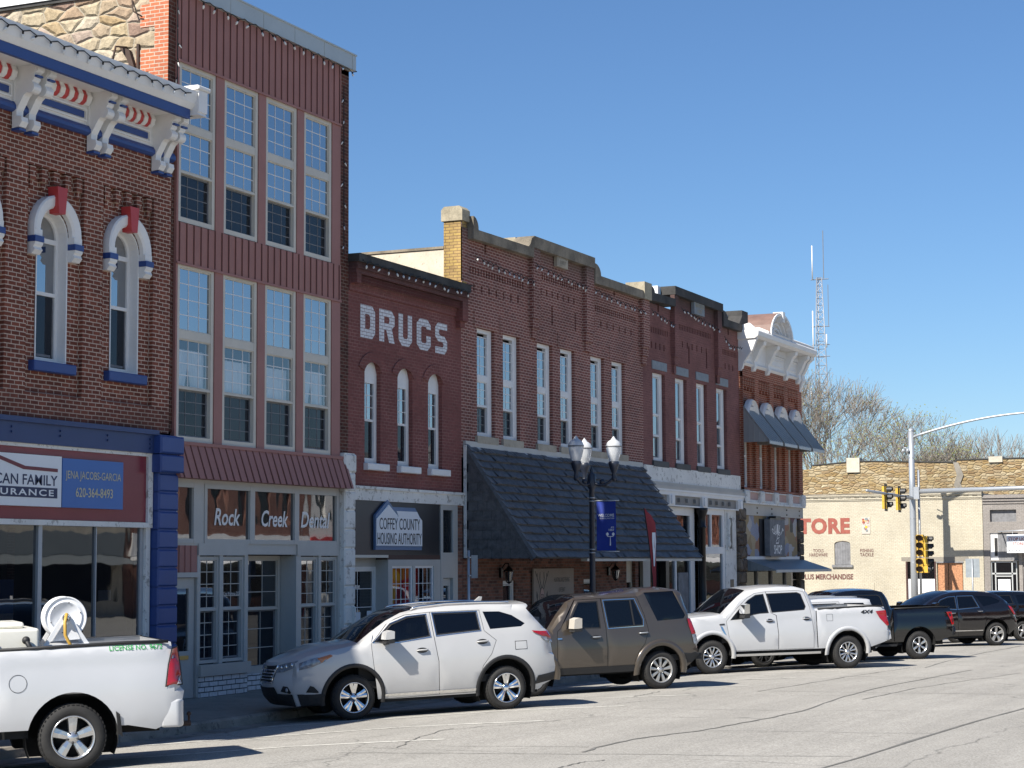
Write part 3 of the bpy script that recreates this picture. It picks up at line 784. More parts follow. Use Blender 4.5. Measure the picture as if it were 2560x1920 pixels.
# dental shopfront
b = MB().mat('grey_trim')
b.box(29.95, 36.06, -.03, .1, 4.0, 4.12); b.box(29.95, 30.02, -.03, .1, .1, 4.0); b.box(30.72, 31.0, -.035, .1, 2.9, 4.0); b.box(36.02, 36.1, -.03, .1, .1, 4.0)
b.box(30.82, 32.5, -.05, .1, 2.68, 2.9); b.box(32.5, 34.36, -.02, .3, 2.7, 2.9); b.box(34.36, 36.02, -.05, .1, 2.68, 2.9); b.box(30.0, 30.82, -.03, .1, 2.86, 2.9)
b.box(30.80, 30.88, -.03, .1, .1, 2.68); b.box(32.42, 32.54, -.03, .38, .1, 2.68); b.box(34.34, 34.52, -.03, .38, .1, 2.68); b.box(31.55, 31.66, -.03, .1, .68, 2.68); b.box(35.23, 35.33, -.03, .1, .68, 2.68)
b.box(30.0, 30.82, -.06, .1, 2.28, 2.37)
b.build('shop_frame', B2)
b = MB().mat('siding'); b.box(30.02, 30.80, -.02, .06, 2.37, 2.86)
for x in (30.2, 30.39, 30.58): b.box(x, x+.03, -.04, -.02, 2.37, 2.86)
b.build('door_head_panel', B2)
for i, (a, c) in enumerate(((30.02, 30.72), (31.0, 32.66), (32.66, 34.33), (34.33, 36.02))):
    f = MB().mat('grey_trim'); t = .085; y = -.05
    f.box(a, a+t, y, .06, 2.9, 4.0); f.box(c-t, c, y, .06, 2.9, 4.0); f.box(a+t, c-t, y+.004, .06, 2.9, 2.9+t); f.box(a+t, c-t, y+.004, .06, 4.0-t, 4.0)
    tw = f.build('transom_window', B2)
    p = MB().mat('glass_wavy'); p.add([(a+t, .0, 2.98), (c-t, .0, 2.98), (c-t, .0, 3.92), (a+t, .0, 3.92)], [(0, 1, 2, 3)]); p.build('pane', tw)
for s_, a, c in (('Rock', 31.38, 32.28), ('Creek', 33.05, 34.05), ('Dental', 34.55, 35.72)):
    text('lettering', s_, a, c, 3.24, 3.56, -.004, 'white_trim', B2, shear=.22, bold=.018)
for a, c in ((30.89, 31.55), (31.66, 32.42), (34.53, 35.23), (35.33, 36.02)):
    window(B2, a, c, .70, 2.66, .0, 'grey_trim', [(1.70, 2.60, 'glass_wavy', 2, 4, 0), (.77, 1.66, 'glass_screen', 2, 4, .04)], fw=.06, depth=.08, bars='greige')
window(B2, 32.56, 34.32, .45, 2.68, .33, 'greige', [(1.66, 2.60, 'glass_shop', 3, 3, 0), (.52, 1.62, 'glass_screen', 3, 3, .04)], fw=.09, depth=.06, bars='greige')
b = MB().mat('grey_trim'); b.box(32.54, 34.34, .30, .38, .1, .45); b.add([(32.42, .4, 2.69), (34.5, .4, 2.69), (34.5, 0, 2.69), (32.42, 0, 2.69)], [(0, 1, 2, 3)]); b.build('entry_panel', B2)
for a, c in ((30.84, 32.56), (34.45, 36.05)): b = MB().mat('greige'); b.box(a, c, -.10, .05, .47, .68); b.build('sill', B2)
b = MB().mat('brick_white'); b.box(30.86, 32.5, -.05, .3, .05, .47); b.box(32.5, 34.4, .24, .29, .05, .4); b.box(34.48, 36.05, -.05, .3, .05, .47); b.build('stall_riser', B2)
d = MB().mat('grey_trim'); d.fill(rect(30.06, 30.78, .1, 2.27), [rect(30.19, 30.60, .95, 2.08)], lambda a, c: (a, .02, c), depth=lambda a, c: (a, .06, c)); d.box(30.12, 30.66, .005, .02, .25, .62)
d = d.build('door', B2)
p = MB().mat('glass_wavy'); p.add([(30.19, .05, .95), (30.60, .05, .95), (30.60, .05, 2.08), (30.19, .05, 2.08)], [(0, 1, 2, 3)]); p.build('pane', d)
p = MB().mat('brass'); p.box(30.24, 30.58, -.002, .02, .80, .87); p.build('letter_slot', d)
text('lettering', 'Cole Workman DDS', 31.75, 32.32, 1.93, 2.0, .02, 'white_trim', B2)
b = MB().mat('white_worn')      # shared stone pier, painted white
z = .08
for i in range(12):
    h = .395; b.bevbox(36.10, 36.60 if z > 4.1 else 36.56, -.16, .2, z, z+h-.02, .03); b.box(36.12, 36.55, -.13, .2, z+h-.02, z+h); z += h
b.box(36.42, 36.46, -.22, -.15, .1, 1.62); b.box(36.3, 36.33, -.2, -.15, .4, 1.3)
b.build('pier', B2)
lights_string('string of bulbs under the pale coping of the maroon three storey building', [(30.4, -.19, 13.0), (36.5, -.19, 12.98)], 15, seed=5)
lights_string('bulbs running down the right brick edge of the maroon three storey building', [(36.1, -.10, 12.6), (36.12, -.10, 9.0)], 8, seed=6, size=.014)
lights_string('bulbs running down the brick strip beside the stone corner of the three storey building', [(29.92, -.06, 12.9), (29.95, -.06, 11.3)], 5, seed=8, size=.014)
# ------------------------------------------------------------------ painted brick building with DRUGS lettering
B3 = thing('brick_building', 'two storey dark red painted brick building with DRUGS in white block letters', 'building', (39.2, 0, .05))
x0, x1 = 36.50, 41.98
w = MB().mat('brick_painted')
def seg(c, hw=.36): return [(c-hw, 4.66), (c+hw, 4.66), (c+hw, 6.62), (c+hw*.78, 6.80), (c+hw*.42, 6.93), (c, 6.99), (c-hw*.42, 6.93), (c-hw*.78, 6.80), (c-hw, 6.62)]
dc = [37.58, 39.10, 40.60]
w.fill(rect(x0, x1, 4.15, 8.35), [seg(c) for c in dc], lambda a, c: (a, 0, c), depth=lambda a, c: (a, .16, c))
for c in dc:    # relieving arch of header bricks
    n = 12; ring = []
    for i in range(n+1):
        a = pi*(.12+.76*i/n)
        for r, y in ((.40, -.001), (.40, -.022), (.66, -.022), (.66, -.001)): ring.append((c+r*1.05*cos(a), y, 6.52+r*.82*sin(a)))
    w.add(ring, [(i*4+j, i*4+j+1, i*4+j+5, i*4+j+4) for i in range(n) for j in range(3)])
w.box(x0, x1, -.03, .02, 8.30, 8.42); w.box(x0, x1, -.05, .02, 8.42, 8.48)
x = x0+.25
while x < x1-.3: w.add([(x, -.05, 8.49), (x+.12, -.05, 8.49), (x+.06, -.17, 8.49), (x, -.05, 8.64), (x+.12, -.05, 8.64), (x+.06, -.17, 8.64)], [(0, 2, 5, 3), (2, 1, 4, 5), (0, 1, 2), (3, 5, 4)]); x += .125
w.box(x0, x1, -.05, .02, 8.48, 8.66); w.box(x0, x1, -.19, .02, 8.66, 8.76); w.box(x0, x1, -.22, .3, 8.76, 8.9)
w.box(x1-.32, x1-.02, -.2, .02, 8.2, 8.66); w.box(x1-.28, x1-.04, -.12, .02, 8.05, 8.2); w.box(x0+.02, x0+.2, -.2, .02, 8.45, 8.66)
w.mat('brick_brown'); w.box(x1-.28, x1-.0, -.02, .25, .05, 3.86)
w.build('wall', B3)
b = MB().mat('black_coping'); b.box(x0-.02, x1, -.27, .35, 8.9, 9.06)
for k in range(7): b.box(x0+k*.8, x0+.79+k*.8, -.28, .35, 9.06, 9.075)
b.build('coping', B3)
shell(B3, x0, x1, 8.9, roof_z=8.6, left=False)
u = .094
GL = {'D': ([(0,0),(4,0),(5,1.2),(5,5.8),(4,7),(0,7)], [[(1.6,1.9),(2.9,1.9),(3.3,2.4),(3.3,4.6),(2.9,5.1),(1.6,5.1)]]),
      'R': ([(0,0),(1.6,0),(1.6,2.6),(2.3,2.6),(3.2,0),(5,0),(4.1,3),(5,3.9),(5,5.8),(4,7),(0,7)], [[(1.6,4.1),(3,4.1),(3.3,4.5),(3.3,5.1),(3,5.5),(1.6,5.5)]]),
      'U': ([(0,7),(0,1.2),(1.2,0),(3.8,0),(5,1.2),(5,7),(3.4,7),(3.4,2),(3,1.6),(2,1.6),(1.6,2),(1.6,7)], []),
      'G': ([(5,4.8),(3.5,4.8),(3.3,5.3),(1.9,5.3),(1.6,5),(1.6,1.9),(1.9,1.6),(3.1,1.6),(3.4,1.9),(3.4,3.3),(5,3.3),(5,1.2),(3.8,0),(1.2,0),(0,1.2),(0,5.8),(1.2,7),(3.8,7),(5,5.8)], []),
      'S': ([(0,0),(3.9,0),(5,1.2),(5,2.9),(3.9,4),(1.9,4.2),(1.6,4.5),(1.6,5.2),(1.9,5.5),(5,5.5),(5,7),(1.1,7),(0,5.9),(0,3.8),(1.1,2.8),(3.1,2.6),(3.4,2.3),(3.4,1.8),(3.1,1.5),(0,1.5)], [])}
b = MB().mat('brick_letter')
for ch, xa, xb in (('D', 37.02, 37.68), ('R', 37.87, 38.59), ('U', 38.78, 39.43), ('G', 39.66, 40.37), ('S', 40.60, 41.22)):
    o, h = GL[ch]; sx = (xb-xa)/5; sz = .715/7
    mp = lambda p: (xa+p[0]*sx, 7.35+p[1]*sz)
    b.fill([mp(p) for p in o], [[mp(p) for p in hh] for hh in h], lambda a, c: (a, -.005, c))
b.build('painted_lettering', B3)
for c in dc:
    hw = .36
    f = MB().mat('white_trim')
    hd = [(c-hw, 6.50)]+[(c+hw, 6.50)]+seg(c)[2:]
    f.fill(hd, [], lambda a, q: (a, .10, q))
    f.box(c-hw, c-hw+.06, .10, .16, 4.66, 6.50); f.box(c+hw-.12, c+hw, .10, .16, 4.66, 6.50); f.box(c-hw+.06, c+hw-.12, .104, .16, 4.66, 4.78); f.box(c-hw+.06, c+hw-.12, .09, .16, 6.40, 6.498)
    wn_ = f.build('window', B3)
    for gm, za, zb, yy in (('glass_sky', 5.62, 6.40, .13), ('glass_screen', 4.78, 5.58, .15)):
        p = MB().mat(gm); p.add([(c-hw+.06, yy, za), (c+hw-.12, yy, za), (c+hw-.12, yy, zb), (c-hw+.06, yy, zb)], [(0, 1, 2, 3)]); p.build('pane', wn_)
    g = MB().mat('white_trim'); g.box(c-.05, c-.035, .12, .132, 5.62, 6.40); g.box(c-hw+.06, c+hw-.12, .12, .155, 5.575, 5.625)
    for j in (1, 2): g.box(c-hw+.06, c+hw-.12, .122, .131, 5.62+.26*j-.007, 5.62+.26*j+.007)
    g.build('glazing_bars', wn_)
    s = MB(); s.bevbox(c-.40, c+.58, -.12, .1, 4.51, 4.66, .015); s.build('sill', wn_, 'white_trim')
b = MB().mat('white_worn'); b.box(36.3, x1, -.06, .1, 3.86, 4.15); b.box(36.3, x1, -.10, -.06, 4.10, 4.16)
for x in (36.9, 37.85, 38.9, 39.95, 41.1):
    for z in (3.93, 4.06): b.box(x-.015, x+.015, -.075, -.06, z-.02, z+.02)
b.build('shop_beam', B3)
b = MB().mat('dark_panel'); b.box(36.60, 40.78, -.02, .1, 2.70, 3.86); b.mat('brown_trim'); b.box(38.2, 40.78, -.03, .1, 2.60, 2.70); b.mat('beige_trim'); b.box(36.6, 38.2, -.06, .4, 2.64, 2.70); b.build('sign_fascia', B3)
sg = thing('shop_sign', 'white house shaped housing authority sign with black lettering on the dark fascia', 'sign', (38.6, -.03, 3.2))
def hs(y, q=0):
    return [(37.58, 2.83+q), (39.74, 2.83+q), (39.74, 3.45), (39.60, 3.50+.05), (39.36, 3.72), (38.35, 3.72), (38.13, 3.86), (37.6, 3.53)]
b = MB().mat('slate_blue'); 
b.prism([(37.57, 2.81), (39.75, 2.81), (39.75, 3.47), (39.42, 3.745), (38.35, 3.745), (38.13, 3.89), (37.57, 3.55)], 'y', -.085, -.03); b.build('roof_outline', sg)
b = MB().mat('sign_white'); b.prism([(37.58, 2.90), (39.73, 2.90), (39.73, 3.47), (39.60, 3.54), (39.48, 3.66), (38.50, 3.66), (38.62, 3.52), (38.13, 3.79), (37.58, 3.47)], 'y', -.105, -.086); b.build('board', sg)
text('lettering', 'COFFEY COUNTY', 37.70, 39.62, 3.25, 3.50, -.106, 'ink_black', sg)
text('lettering', 'HOUSING AUTHORITY', 37.61, 39.69, 2.93, 3.18, -.106, 'ink_black', sg)
f = MB().mat('grey_trim')
f.box(40.80, 40.92, -.04, .1, .05, 3.86); f.box(41.44, 41.68, -.04, .1, .05, 3.86); f.box(40.92, 41.44, -.04, .1, 3.74, 3.86); f.box(40.92, 41.44, -.04, .1, 2.18, 2.76)
f.box(38.25, 38.43, -.03, .34, .05, 2.60); f.box(40.46, 40.80, -.03, .1, .05, 2.60); f.box(38.43, 40.46, -.03, .1, 2.46, 2.60); f.box(38.43, 40.46, -.03, .1, .05, 1.0); f.box(39.42, 39.53, -.03, .08, 1.0, 2.46)
f.box(36.6, 38.25, .28, .34, 2.45, 2.64)
f.build('shop_frame', B3)
t_ = MB(); t_.add([(40.92, .0, 2.76), (41.44, .0, 2.76), (41.44, .0, 3.74), (40.92, .0, 3.74)], [(0, 1, 2, 3)]); t_.build('transom_window', B3, 'glass_shop')
d = MB().mat('grey_trim'); d.fill(rect(40.93, 41.43, .05, 2.17), [rect(41.03, 41.33, .9, 2.0)], lambda a, c: (a, .03, c), depth=lambda a, c: (a, .07, c)); d = d.build('door', B3)
p = MB(); p.add([(41.03, .06, .9), (41.33, .06, .9), (41.33, .06, 2.0), (41.03, .06, 2.0)], [(0, 1, 2, 3)]); p.build('pane', d, 'glass_wavy')
for a, c, gm in ((38.43, 39.42, 0), (39.53, 40.46, 1)):
    f = MB().mat('white_trim'); t = .05
    f.box(a, a+t, -.01, .05, 1.0, 2.46); f.box(c-t, c, -.01, .05, 1.0, 2.46); f.box(a+t, c-t, -.005, .05, 1.0, 1.05); f.box(a+t, c-t, -.005, .05, 2.41, 2.46)
    wn_ = f.build('shop_window', B3)
    p = MB(); p.add([(a+t, .02, 1.05), (c-t, .02, 1.05), (c-t, .02, 2.41), (a+t, .02, 2.41)], [(0, 1, 2, 3)]); p.build('pane', wn_, 'glass_clear')
    g = MB().mat('white_trim')
    for i in range(1, 4): xx = a+t+(c-a-2*t)*i/4; g.box(xx-.007, xx+.007, .012, .022, 1.05, 2.41)
    for j in range(1, 4): zz = 1.05+1.36*j/4; g.box(a+t, c-t, .013, .021, zz-.007, zz+.007)
    g.build('glazing_bars', wn_)
    q = MB().mat('red_cloth')  # coloured panels behind the glass, painting in a reflection from across the street
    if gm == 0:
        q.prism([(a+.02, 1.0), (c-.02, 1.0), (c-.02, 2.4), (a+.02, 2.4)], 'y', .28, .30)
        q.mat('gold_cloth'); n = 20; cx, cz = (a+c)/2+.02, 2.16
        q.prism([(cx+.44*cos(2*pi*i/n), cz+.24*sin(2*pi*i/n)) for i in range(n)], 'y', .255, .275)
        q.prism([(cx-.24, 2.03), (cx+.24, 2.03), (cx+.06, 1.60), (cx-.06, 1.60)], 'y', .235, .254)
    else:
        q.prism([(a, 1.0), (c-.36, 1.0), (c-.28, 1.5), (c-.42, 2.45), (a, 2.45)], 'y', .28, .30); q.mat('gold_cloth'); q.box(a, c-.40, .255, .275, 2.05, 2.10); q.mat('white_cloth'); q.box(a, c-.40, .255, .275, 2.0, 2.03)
    q.build('painted_reflection', wn_)
window(B3, 36.75, 38.25, .3, 2.45, .28, 'white_trim', [(.4, 2.37, 'glass_shop', 2, 5, 0)], fw=.08, depth=.06)
b = MB().mat('white_cloth'); b.box(37.9, 38.12, .30, .31, 1.2, 1.5); b.box(37.3, 37.6, .30, .31, 1.2, 1.48); b.build('notice', B3)
b = MB().mat('grey_trim'); b.add([(36.6, .4, 2.64), (38.25, .4, 2.64), (38.25, -.02, 2.64), (36.6, -.02, 2.64)], [(0, 1, 2, 3)]); b.box(36.58, 36.76, .26, .34, .05, 2.64); b.build('entry_panel', B3)
lights_string('string of bulbs on the black coping above the DRUGS lettering', [(36.6, -.30, 8.93), (41.9, -.30, 8.90)], 16, seed=11)

# ------------------------------------------------------------------ the two stepped-parapet buildings share a recipe
def slots(parent_mb, *_): pass
def parapet_wall(B, x0, x1, prof, holes_front, windows, matname, pil, zlow, wz=None, recess=.07):
    """front layer pierced by slots and windows; the wall plane behind the slots; pilasters with stepped feet"""
    w = MB().mat(matname)
    outer = [(x0, zlow)]+[(x1, zlow)]+prof
    w.fill(outer, holes_front+windows, lambda a, c: (a, 0, c), depth=lambda a, c: (a, recess, c))
    for h in holes_front:
        xs_ = [p[0] for p in h]; zs_ = [p[1] for p in h]
        w.add([(min(xs_), recess, min(zs_)), (max(xs_), recess, min(zs_)), (max(xs_), recess, max(zs_)), (min(xs_), recess, max(zs_))], [(0, 1, 2, 3)])
    for h in windows:
        n = len(h); vs = [(a, recess, c) for a, c in h]+[(a, recess+.10, c) for a, c in h]
        w.add(vs, [(i, (i+1) % n, (i+1) % n+n, i+n) for i in range(n)])
    for (a, c, z0, z1) in pil:
        w.box(a, c, -.14, -.001, z0+.5, z1); w.box(a+.03, c-.03, -.11, -.001, z0+.25, z0+.5); w.box(a+.08, c-.08, -.07, -.001, z0, z0+.25)
    return w
B4 = thing('brick_building', 'long two storey plum brick building with stepped parapet and black shingled mansard over its shopfront', 'building', (48, 0, 0))
x0, x1 = 41.98, 54.2
ww = [(42.85, 43.86), (44.35, 45.36), (46.46, 47.46), (47.99, 48.98), (50.12, 51.12), (51.70, 52.70)]
ZW0, ZW1 = 5.56, 8.18
H = []
bays = [(42.4, 45.75), (46.45, 49.4), (50.15, 53.75)]
for (a, c) in bays:
    n = int((c-a)/.155)
    for i in range(n):
        xx = a+.05+i*(c-a-.1)/n; zt = 9.62 if (a, c) != bays[1] else 10.02
        H.append(rect(xx, xx+.075, zt-.17, zt))
    for i in range(7):
        xx = a+.25+i*(c-a-.5)/6.6; zt = 9.22 if (a, c) != bays[1] else 9.62
        H.append(rect(xx, xx+.085, zt-.17, zt))
for xx in (47.42, 49.0): H.append(rect(xx, xx+.10, 8.74, 9.23))
for xx in (43.3, 51.9): H.append(rect(xx, xx+.11, 10.05, 10.33))
prof = [(x1, 10.2), (53.9, 10.2), (50.12, 10.16), (50.12, 10.62), (46.3, 10.62), (45.95, 10.62), (45.95, 10.3), (42.62, 10.26), (42.32, 10.5), (x0, 10.5)]
pil = [(45.95, 46.4, 8.25, 10.6), (49.55, 50.1, 8.25, 10.6), (53.92, 54.45, 8.28, 10.4)]
w = parapet_wall(B4, x0, x1, prof, H, [rect(a, c, ZW0, ZW1) for a, c in ww], 'brick_plum', pil, 5.0)
w.box(x0, 42.32, -.02, -.001, 9.2, 10.5); w.box(x0, x0+.02, -.02, .45, 9.0, 10.66)
for a, c in ww:     # flat arches of standing bricks over the windows
    w.box(a-.18, c+.18, -.02, -.001, ZW1+.01, ZW1+.40)
w.build('wall', B4)
b = MB().mat('brick_yellow'); b.box(x0-.012, x0+.3, -.002, .45, 9.05, 10.65); b.mat('concrete_cap'); b.prism([(-.06, 10.65), (.5, 10.65), (.5, 10.92), (.42, 11.0), (.02, 11.0), (-.06, 10.92)], 'x', x0-.05, 42.36); b.build('chimney', B4)
b = MB().mat('stucco'); b.box(x0+.02, x0+.32, .46, 22, 8.0, 10.0); b.mat('old_stone'); b.box(x0-.01, x0+.34, .46, 22, 10.0, 10.06); b.build('party_wall', B4)
shell(B4, x0+.01, x1, 9.6, roof_z=9.3, left=False)
cp = MB().mat('old_stone'); y0c, y1c = -.17, .32
def coping(pts, th=.24):
    for (a, za), (c, zc) in zip(pts, pts[1:]):
        n = max(1, int(abs(c-a)/.9))
        for i in range(n):
            t0, t1 = i/n, (i+1)/n; xa, xb = a+(c-a)*t0, a+(c-a)*t1-.008; z0, z1 = za+(zc-za)*t0, za+(zc-za)*t1
            cp.prism([(xa, z0-th), (xb, z1-th), (xb, z1), (xa, z0)], 'y', y0c, y1c)
def scroll(xa, za, xb, zb, mirror=False):
    """quarter-round ramp of coping stone between two levels"""
    n = 6; up_ = [(xa+(xb-xa)*(1-cos(pi/2*i/n)), za+(zb-za)*sin(pi/2*i/n)) if not mirror else (xa+(xb-xa)*sin(pi/2*i/n), za+(zb-za)*(1-cos(pi/2*i/n))) for i in range(n+1)]
    cp.prism(up_+[(xb, min(za, zb)-.25), (xa, min(za, zb)-.25)], 'y', y0c, y1c)
scroll(42.33, 10.80, 42.62, 10.50, True)
coping([(42.62, 10.50), (45.94, 10.54)]); coping([(45.95, 10.86), (50.12, 10.87)], .30); scroll(50.13, 10.72, 50.55, 10.42, True); coping([(50.55, 10.42), (53.9, 10.43)])
cp.prism([(45.6, 10.54), (45.94, 10.54), (45.94, 10.84), (45.8, 10.78), (45.72, 10.64)], 'y', y0c, y1c)
cp.build('coping', B4)
b = MB().mat('concrete_cap'); b.box(53.9, 54.5, -.20, .4, 10.2, 10.70); b.box(45.93, 46.42, .35, 1.0, 10.3, 10.86); b.build('parapet_block', B4)
b = MB().mat('limestone'); b.box(47.57, 48.29, -.12, -.02, 10.30, 10.70); b.box(47.62, 48.24, -.13, -.12, 10.34, 10.66); dt = b.build('date_stone', B4)
text('lettering', 'EVANS', 47.66, 48.20, 10.52, 10.62, -.131, 'old_stone', dt, bold=.02); text('lettering', '1897', 47.74, 48.12, 10.38, 10.48, -.131, 'old_stone', dt, bold=.02)
for a, c in ww:
    L = [(7.05, 8.00, 'glass_sky', 2, 4, 0), (6.32, 6.90, 'glass_sky', 2, 3, 0), (5.66, 6.28, 'glass_screen', 2, 3, .04)]
    wn_ = window(B4, a+.02, c-.14, ZW0, ZW1, .09, 'white_trim', L, fw=.10, depth=.10)
    bx = MB().mat('white_trim'); bx.box(c-.139, c-.02, .085, .17, ZW0, ZW1); bx.build('casing', wn_)
    q = MB().mat('white_cloth'); q.box(a+.12, a+.40, .30, .31, 6.3, 8.0); q.build('curtain', wn_)
    s = MB(); s.box(a-.12, c+.08, -.07, .06, 5.38, 5.555); s.build('sill', wn_, 'limestone')
# mansard
mx0, mx1, my, mz0, mz1 = 42.08, 53.95, -1.80, 2.62, 5.30
def slate_rows(b, P, nrow, wmin, wmax, rr, lift=.02):
    """lapped slates over the quad P(s, t): s along, t up"""
    Lr = (P(1, 0)-P(0, 0)).length
    for r in range(nrow):
        t0, t1 = r/nrow, (r+1)/nrow+.012; s = -rr.uniform(0, wmax)/Lr
        while s < 1:
            w_ = rr.uniform(wmin, wmax)/Lr; a, c = max(0, s), min(1, s+w_)
            if c-a > .004:
                nrm = (P(a, 1)-P(a, 0)).cross(P(1, t0)-P(0, t0)).normalized()
                if nrm.z < 0 or (abs(nrm.z) < .01 and (nrm.y > 0 or nrm.x > 0)): nrm = -nrm
                g = .004/Lr; j = rr.uniform(-.012, .012)
                A, B_, Cc, D_ = P(a+g, t0), P(c-g, t0), P(c-g, min(1, t1)), P(a+g, min(1, t1))
                dn = (A-D_).normalized()
                l0, l1 = lift*rr.uniform(.9, 1.5), .004
                vs = [A+nrm*l0+dn*j, B_+nrm*l0+dn*j, Cc+nrm*l1, D_+nrm*l1, A, B_]
                b.add(vs, [(0, 1, 2, 3), (4, 5, 1, 0)])
            s += w_
rr = random.Random(9); b = MB().mat('slate_tile')
slate_rows(b, lambda s, t: Vector((mx0+(mx1-mx0)*s, my*(1-t)-.02, mz0+(mz1-mz0)*t)), 14, .12, .38, rr, .055)
for xs_ in (mx0, mx1):      # hung slates on the two cheeks, cut to the triangle
    for r in range(12):
        z0_ = mz0+(mz1-mz0)*r/12; z1_ = mz0+(mz1-mz0)*(r+1)/12+.02; y = -.02-(r % 2)*.12
        while y > my:
            ya, yb = y, y-.235; y -= .24
            lim = lambda zz: my*(1-(zz-mz0)/(mz1-mz0))+.03
            poly = [(ya, z0_+.02), (ya, z1_), (yb, z1_), (yb, z0_+.02), (yb+.03, z0_), (ya-.03, z0_)]
            poly = [(max(p[0], lim(p[1])), p[1]) for p in poly]
            if ya-max(yb, lim(z0_)) < .03: continue
            o = .022*rr.uniform(.8, 1.3); sx = -1 if xs_ == mx0 else 1
            vs = [(xs_+sx*(o if q in (0, 3, 4, 5) else .006), p[0], p[1]) for q, p in enumerate(poly)]
            b.add(vs, [tuple(range(6))])
for s_ in range(14):        # ridge caps up the left hip
    t0, t1 = s_/14, (s_+1)/14+.01
    P = lambda t: Vector((mx0, my*(1-t)-.02, mz0+(mz1-mz0)*t))
    A, B_ = P(t0), P(min(1, t1))
    b.add([A+Vector((-.03, -.0, .0)), A+Vector((.20, -.05, .035)), B_+Vector((.20, -.03, .02)), B_+Vector((-.025, 0, 0)), A+Vector((-.02, .07, -.06)), B_+Vector((-.02, .07, -.06)), A+Vector((0, -.07, .05)), B_+Vector((0, -.045, .03))], [(0, 6, 7, 3), (6, 1, 2, 7), (0, 3, 5, 4)])
b.build('mansard_roof', B4)
b = MB().mat('dark_panel'); b.prism([(0, mz0), (my+.03, mz0), (0, mz1-.03)], 'x', mx0+.01, mx1-.01); b.build('mansard_core', B4)
b = MB().mat('grey_trim'); b.box(mx0, mx1, -.06, 0, 5.27, 5.40); b.prism([(-.06, 5.27), (-.16, 5.16), (-.15, 5.15), (-.05, 5.26)], 'x', mx0, mx1); b.box(mx0+3.2, mx1, my-.03, my+.14, mz0-.07, mz0-.005); b.mat('white_worn'); b.box(42.02, 42.05, -.10, -.03, 2.64, 5.3); b.build('flashing', B4)
# brown brick front under the mansard
hl = [rect(44.33, 45.08, .9, 2.08), rect(49.55, 50.45, .9, 2.07), rect(52.75, 53.45, .1, 2.6)]
w = MB().mat('brick_brown'); w.fill(rect(x0+.1, 53.7, 0, 2.72), hl, lambda a, c: (a, .02, c), depth=lambda a, c: (a, .14, c)); w.build('shop_wall', B4)
for a, c in ((44.33, 45.08), (49.55, 50.45)): window(B4, a, c, .9, 2.08, .08, 'white_trim', [(1.0, 1.98, 'glass_wavy', 1, 1, 0)], fw=.09, depth=.06)
d = MB().mat('beige_trim'); d.fill(rect(52.75, 53.45, .0, 2.6), [rect(52.85, 53.35, .9, 1.95)], lambda a, c: (a, .12, c), depth=lambda a, c: (a, .15, c)); d = d.build('door', B4)
p = MB(); p.add([(52.85, .15, .9), (53.35, .15, .9), (53.35, .15, 1.95), (52.85, .15, 1.95)], [(0, 1, 2, 3)]); p.build('pane', d, 'glass_shop')
sg = thing('shop_sign', 'pale sporting goods sign with antler emblem and dark lettering on the brown brick wall', 'sign', (47.3, 0, 1.7))
b = MB(); b.box(46.02, 48.66, -.06, -.01, .75, 2.37); b.build('board', sg, 'tan_board')
for s_, a, c, z0, z1 in (('HUNTING AND FISHING', 47.32, 48.36, 2.02, 2.14), ('LIVE BAIT', 47.64, 48.07, 1.76, 1.88), ('SPORTING GOODS', 47.45, 48.27, 1.50, 1.62), ('TEAM UNIFORMS AND TROPHIES', 47.08, 48.58, 1.24, 1.35), ('SPORTS & OUTDOORS', 46.24, 46.9, 1.20, 1.25)):
    text('lettering', s_, a, c, z0, z1, -.061, 'ink_black', sg)
e = MB().mat('ink_black'); n = 18; ec = (46.55, 1.62)
e.prism([(ec[0]+.155*cos(2*pi*i/n), ec[1]+.275*sin(2*pi*i/n)) for i in range(n)], 'y', -.064, -.06); e.mat('salmon'); e.prism([(ec[0]+.135*cos(2*pi*i/n), ec[1]+.255*sin(2*pi*i/n)) for i in range(n)], 'y', -.067, -.064)
e.mat('ink_black')
for sg_ in (-1, 1):
    for pts in ([(.02, 1.88), (.10, 2.0), (.14, 2.12), (.12, 2.28)], [(.10, 1.84), (.22, 2.02), (.31, 2.15), (.43, 2.31)], [(.31, 2.15), (.30, 2.25)], [(.16, 1.36), (.22, 1.28)]):
        for (ax, az), (bx_, bz) in zip(pts, pts[1:]):
            px, pz_ = 46.55+sg_*ax, az; qx, qz = 46.55+sg_*bx_, bz
            e.prism([(px-.016, pz_), (px+.016, pz_), (qx+.010, qz), (qx-.010, qz)], 'y', -.064, -.06)
    cx = 46.55+sg_*.27; e.prism([(cx-.05*sg_, 1.42), (cx+.02*sg_, 1.52), (cx-.01*sg_, 1.70), (cx+.07*sg_, 1.80), (cx+.09*sg_, 1.68), (cx+.05*sg_, 1.56), (cx+.06*sg_, 1.45)], 'y', -.064, -.06)
e.build('emblem', sg)
text('lettering', 'EB', 46.46, 46.64, 1.54, 1.72, -.068, 'ink_black', sg)
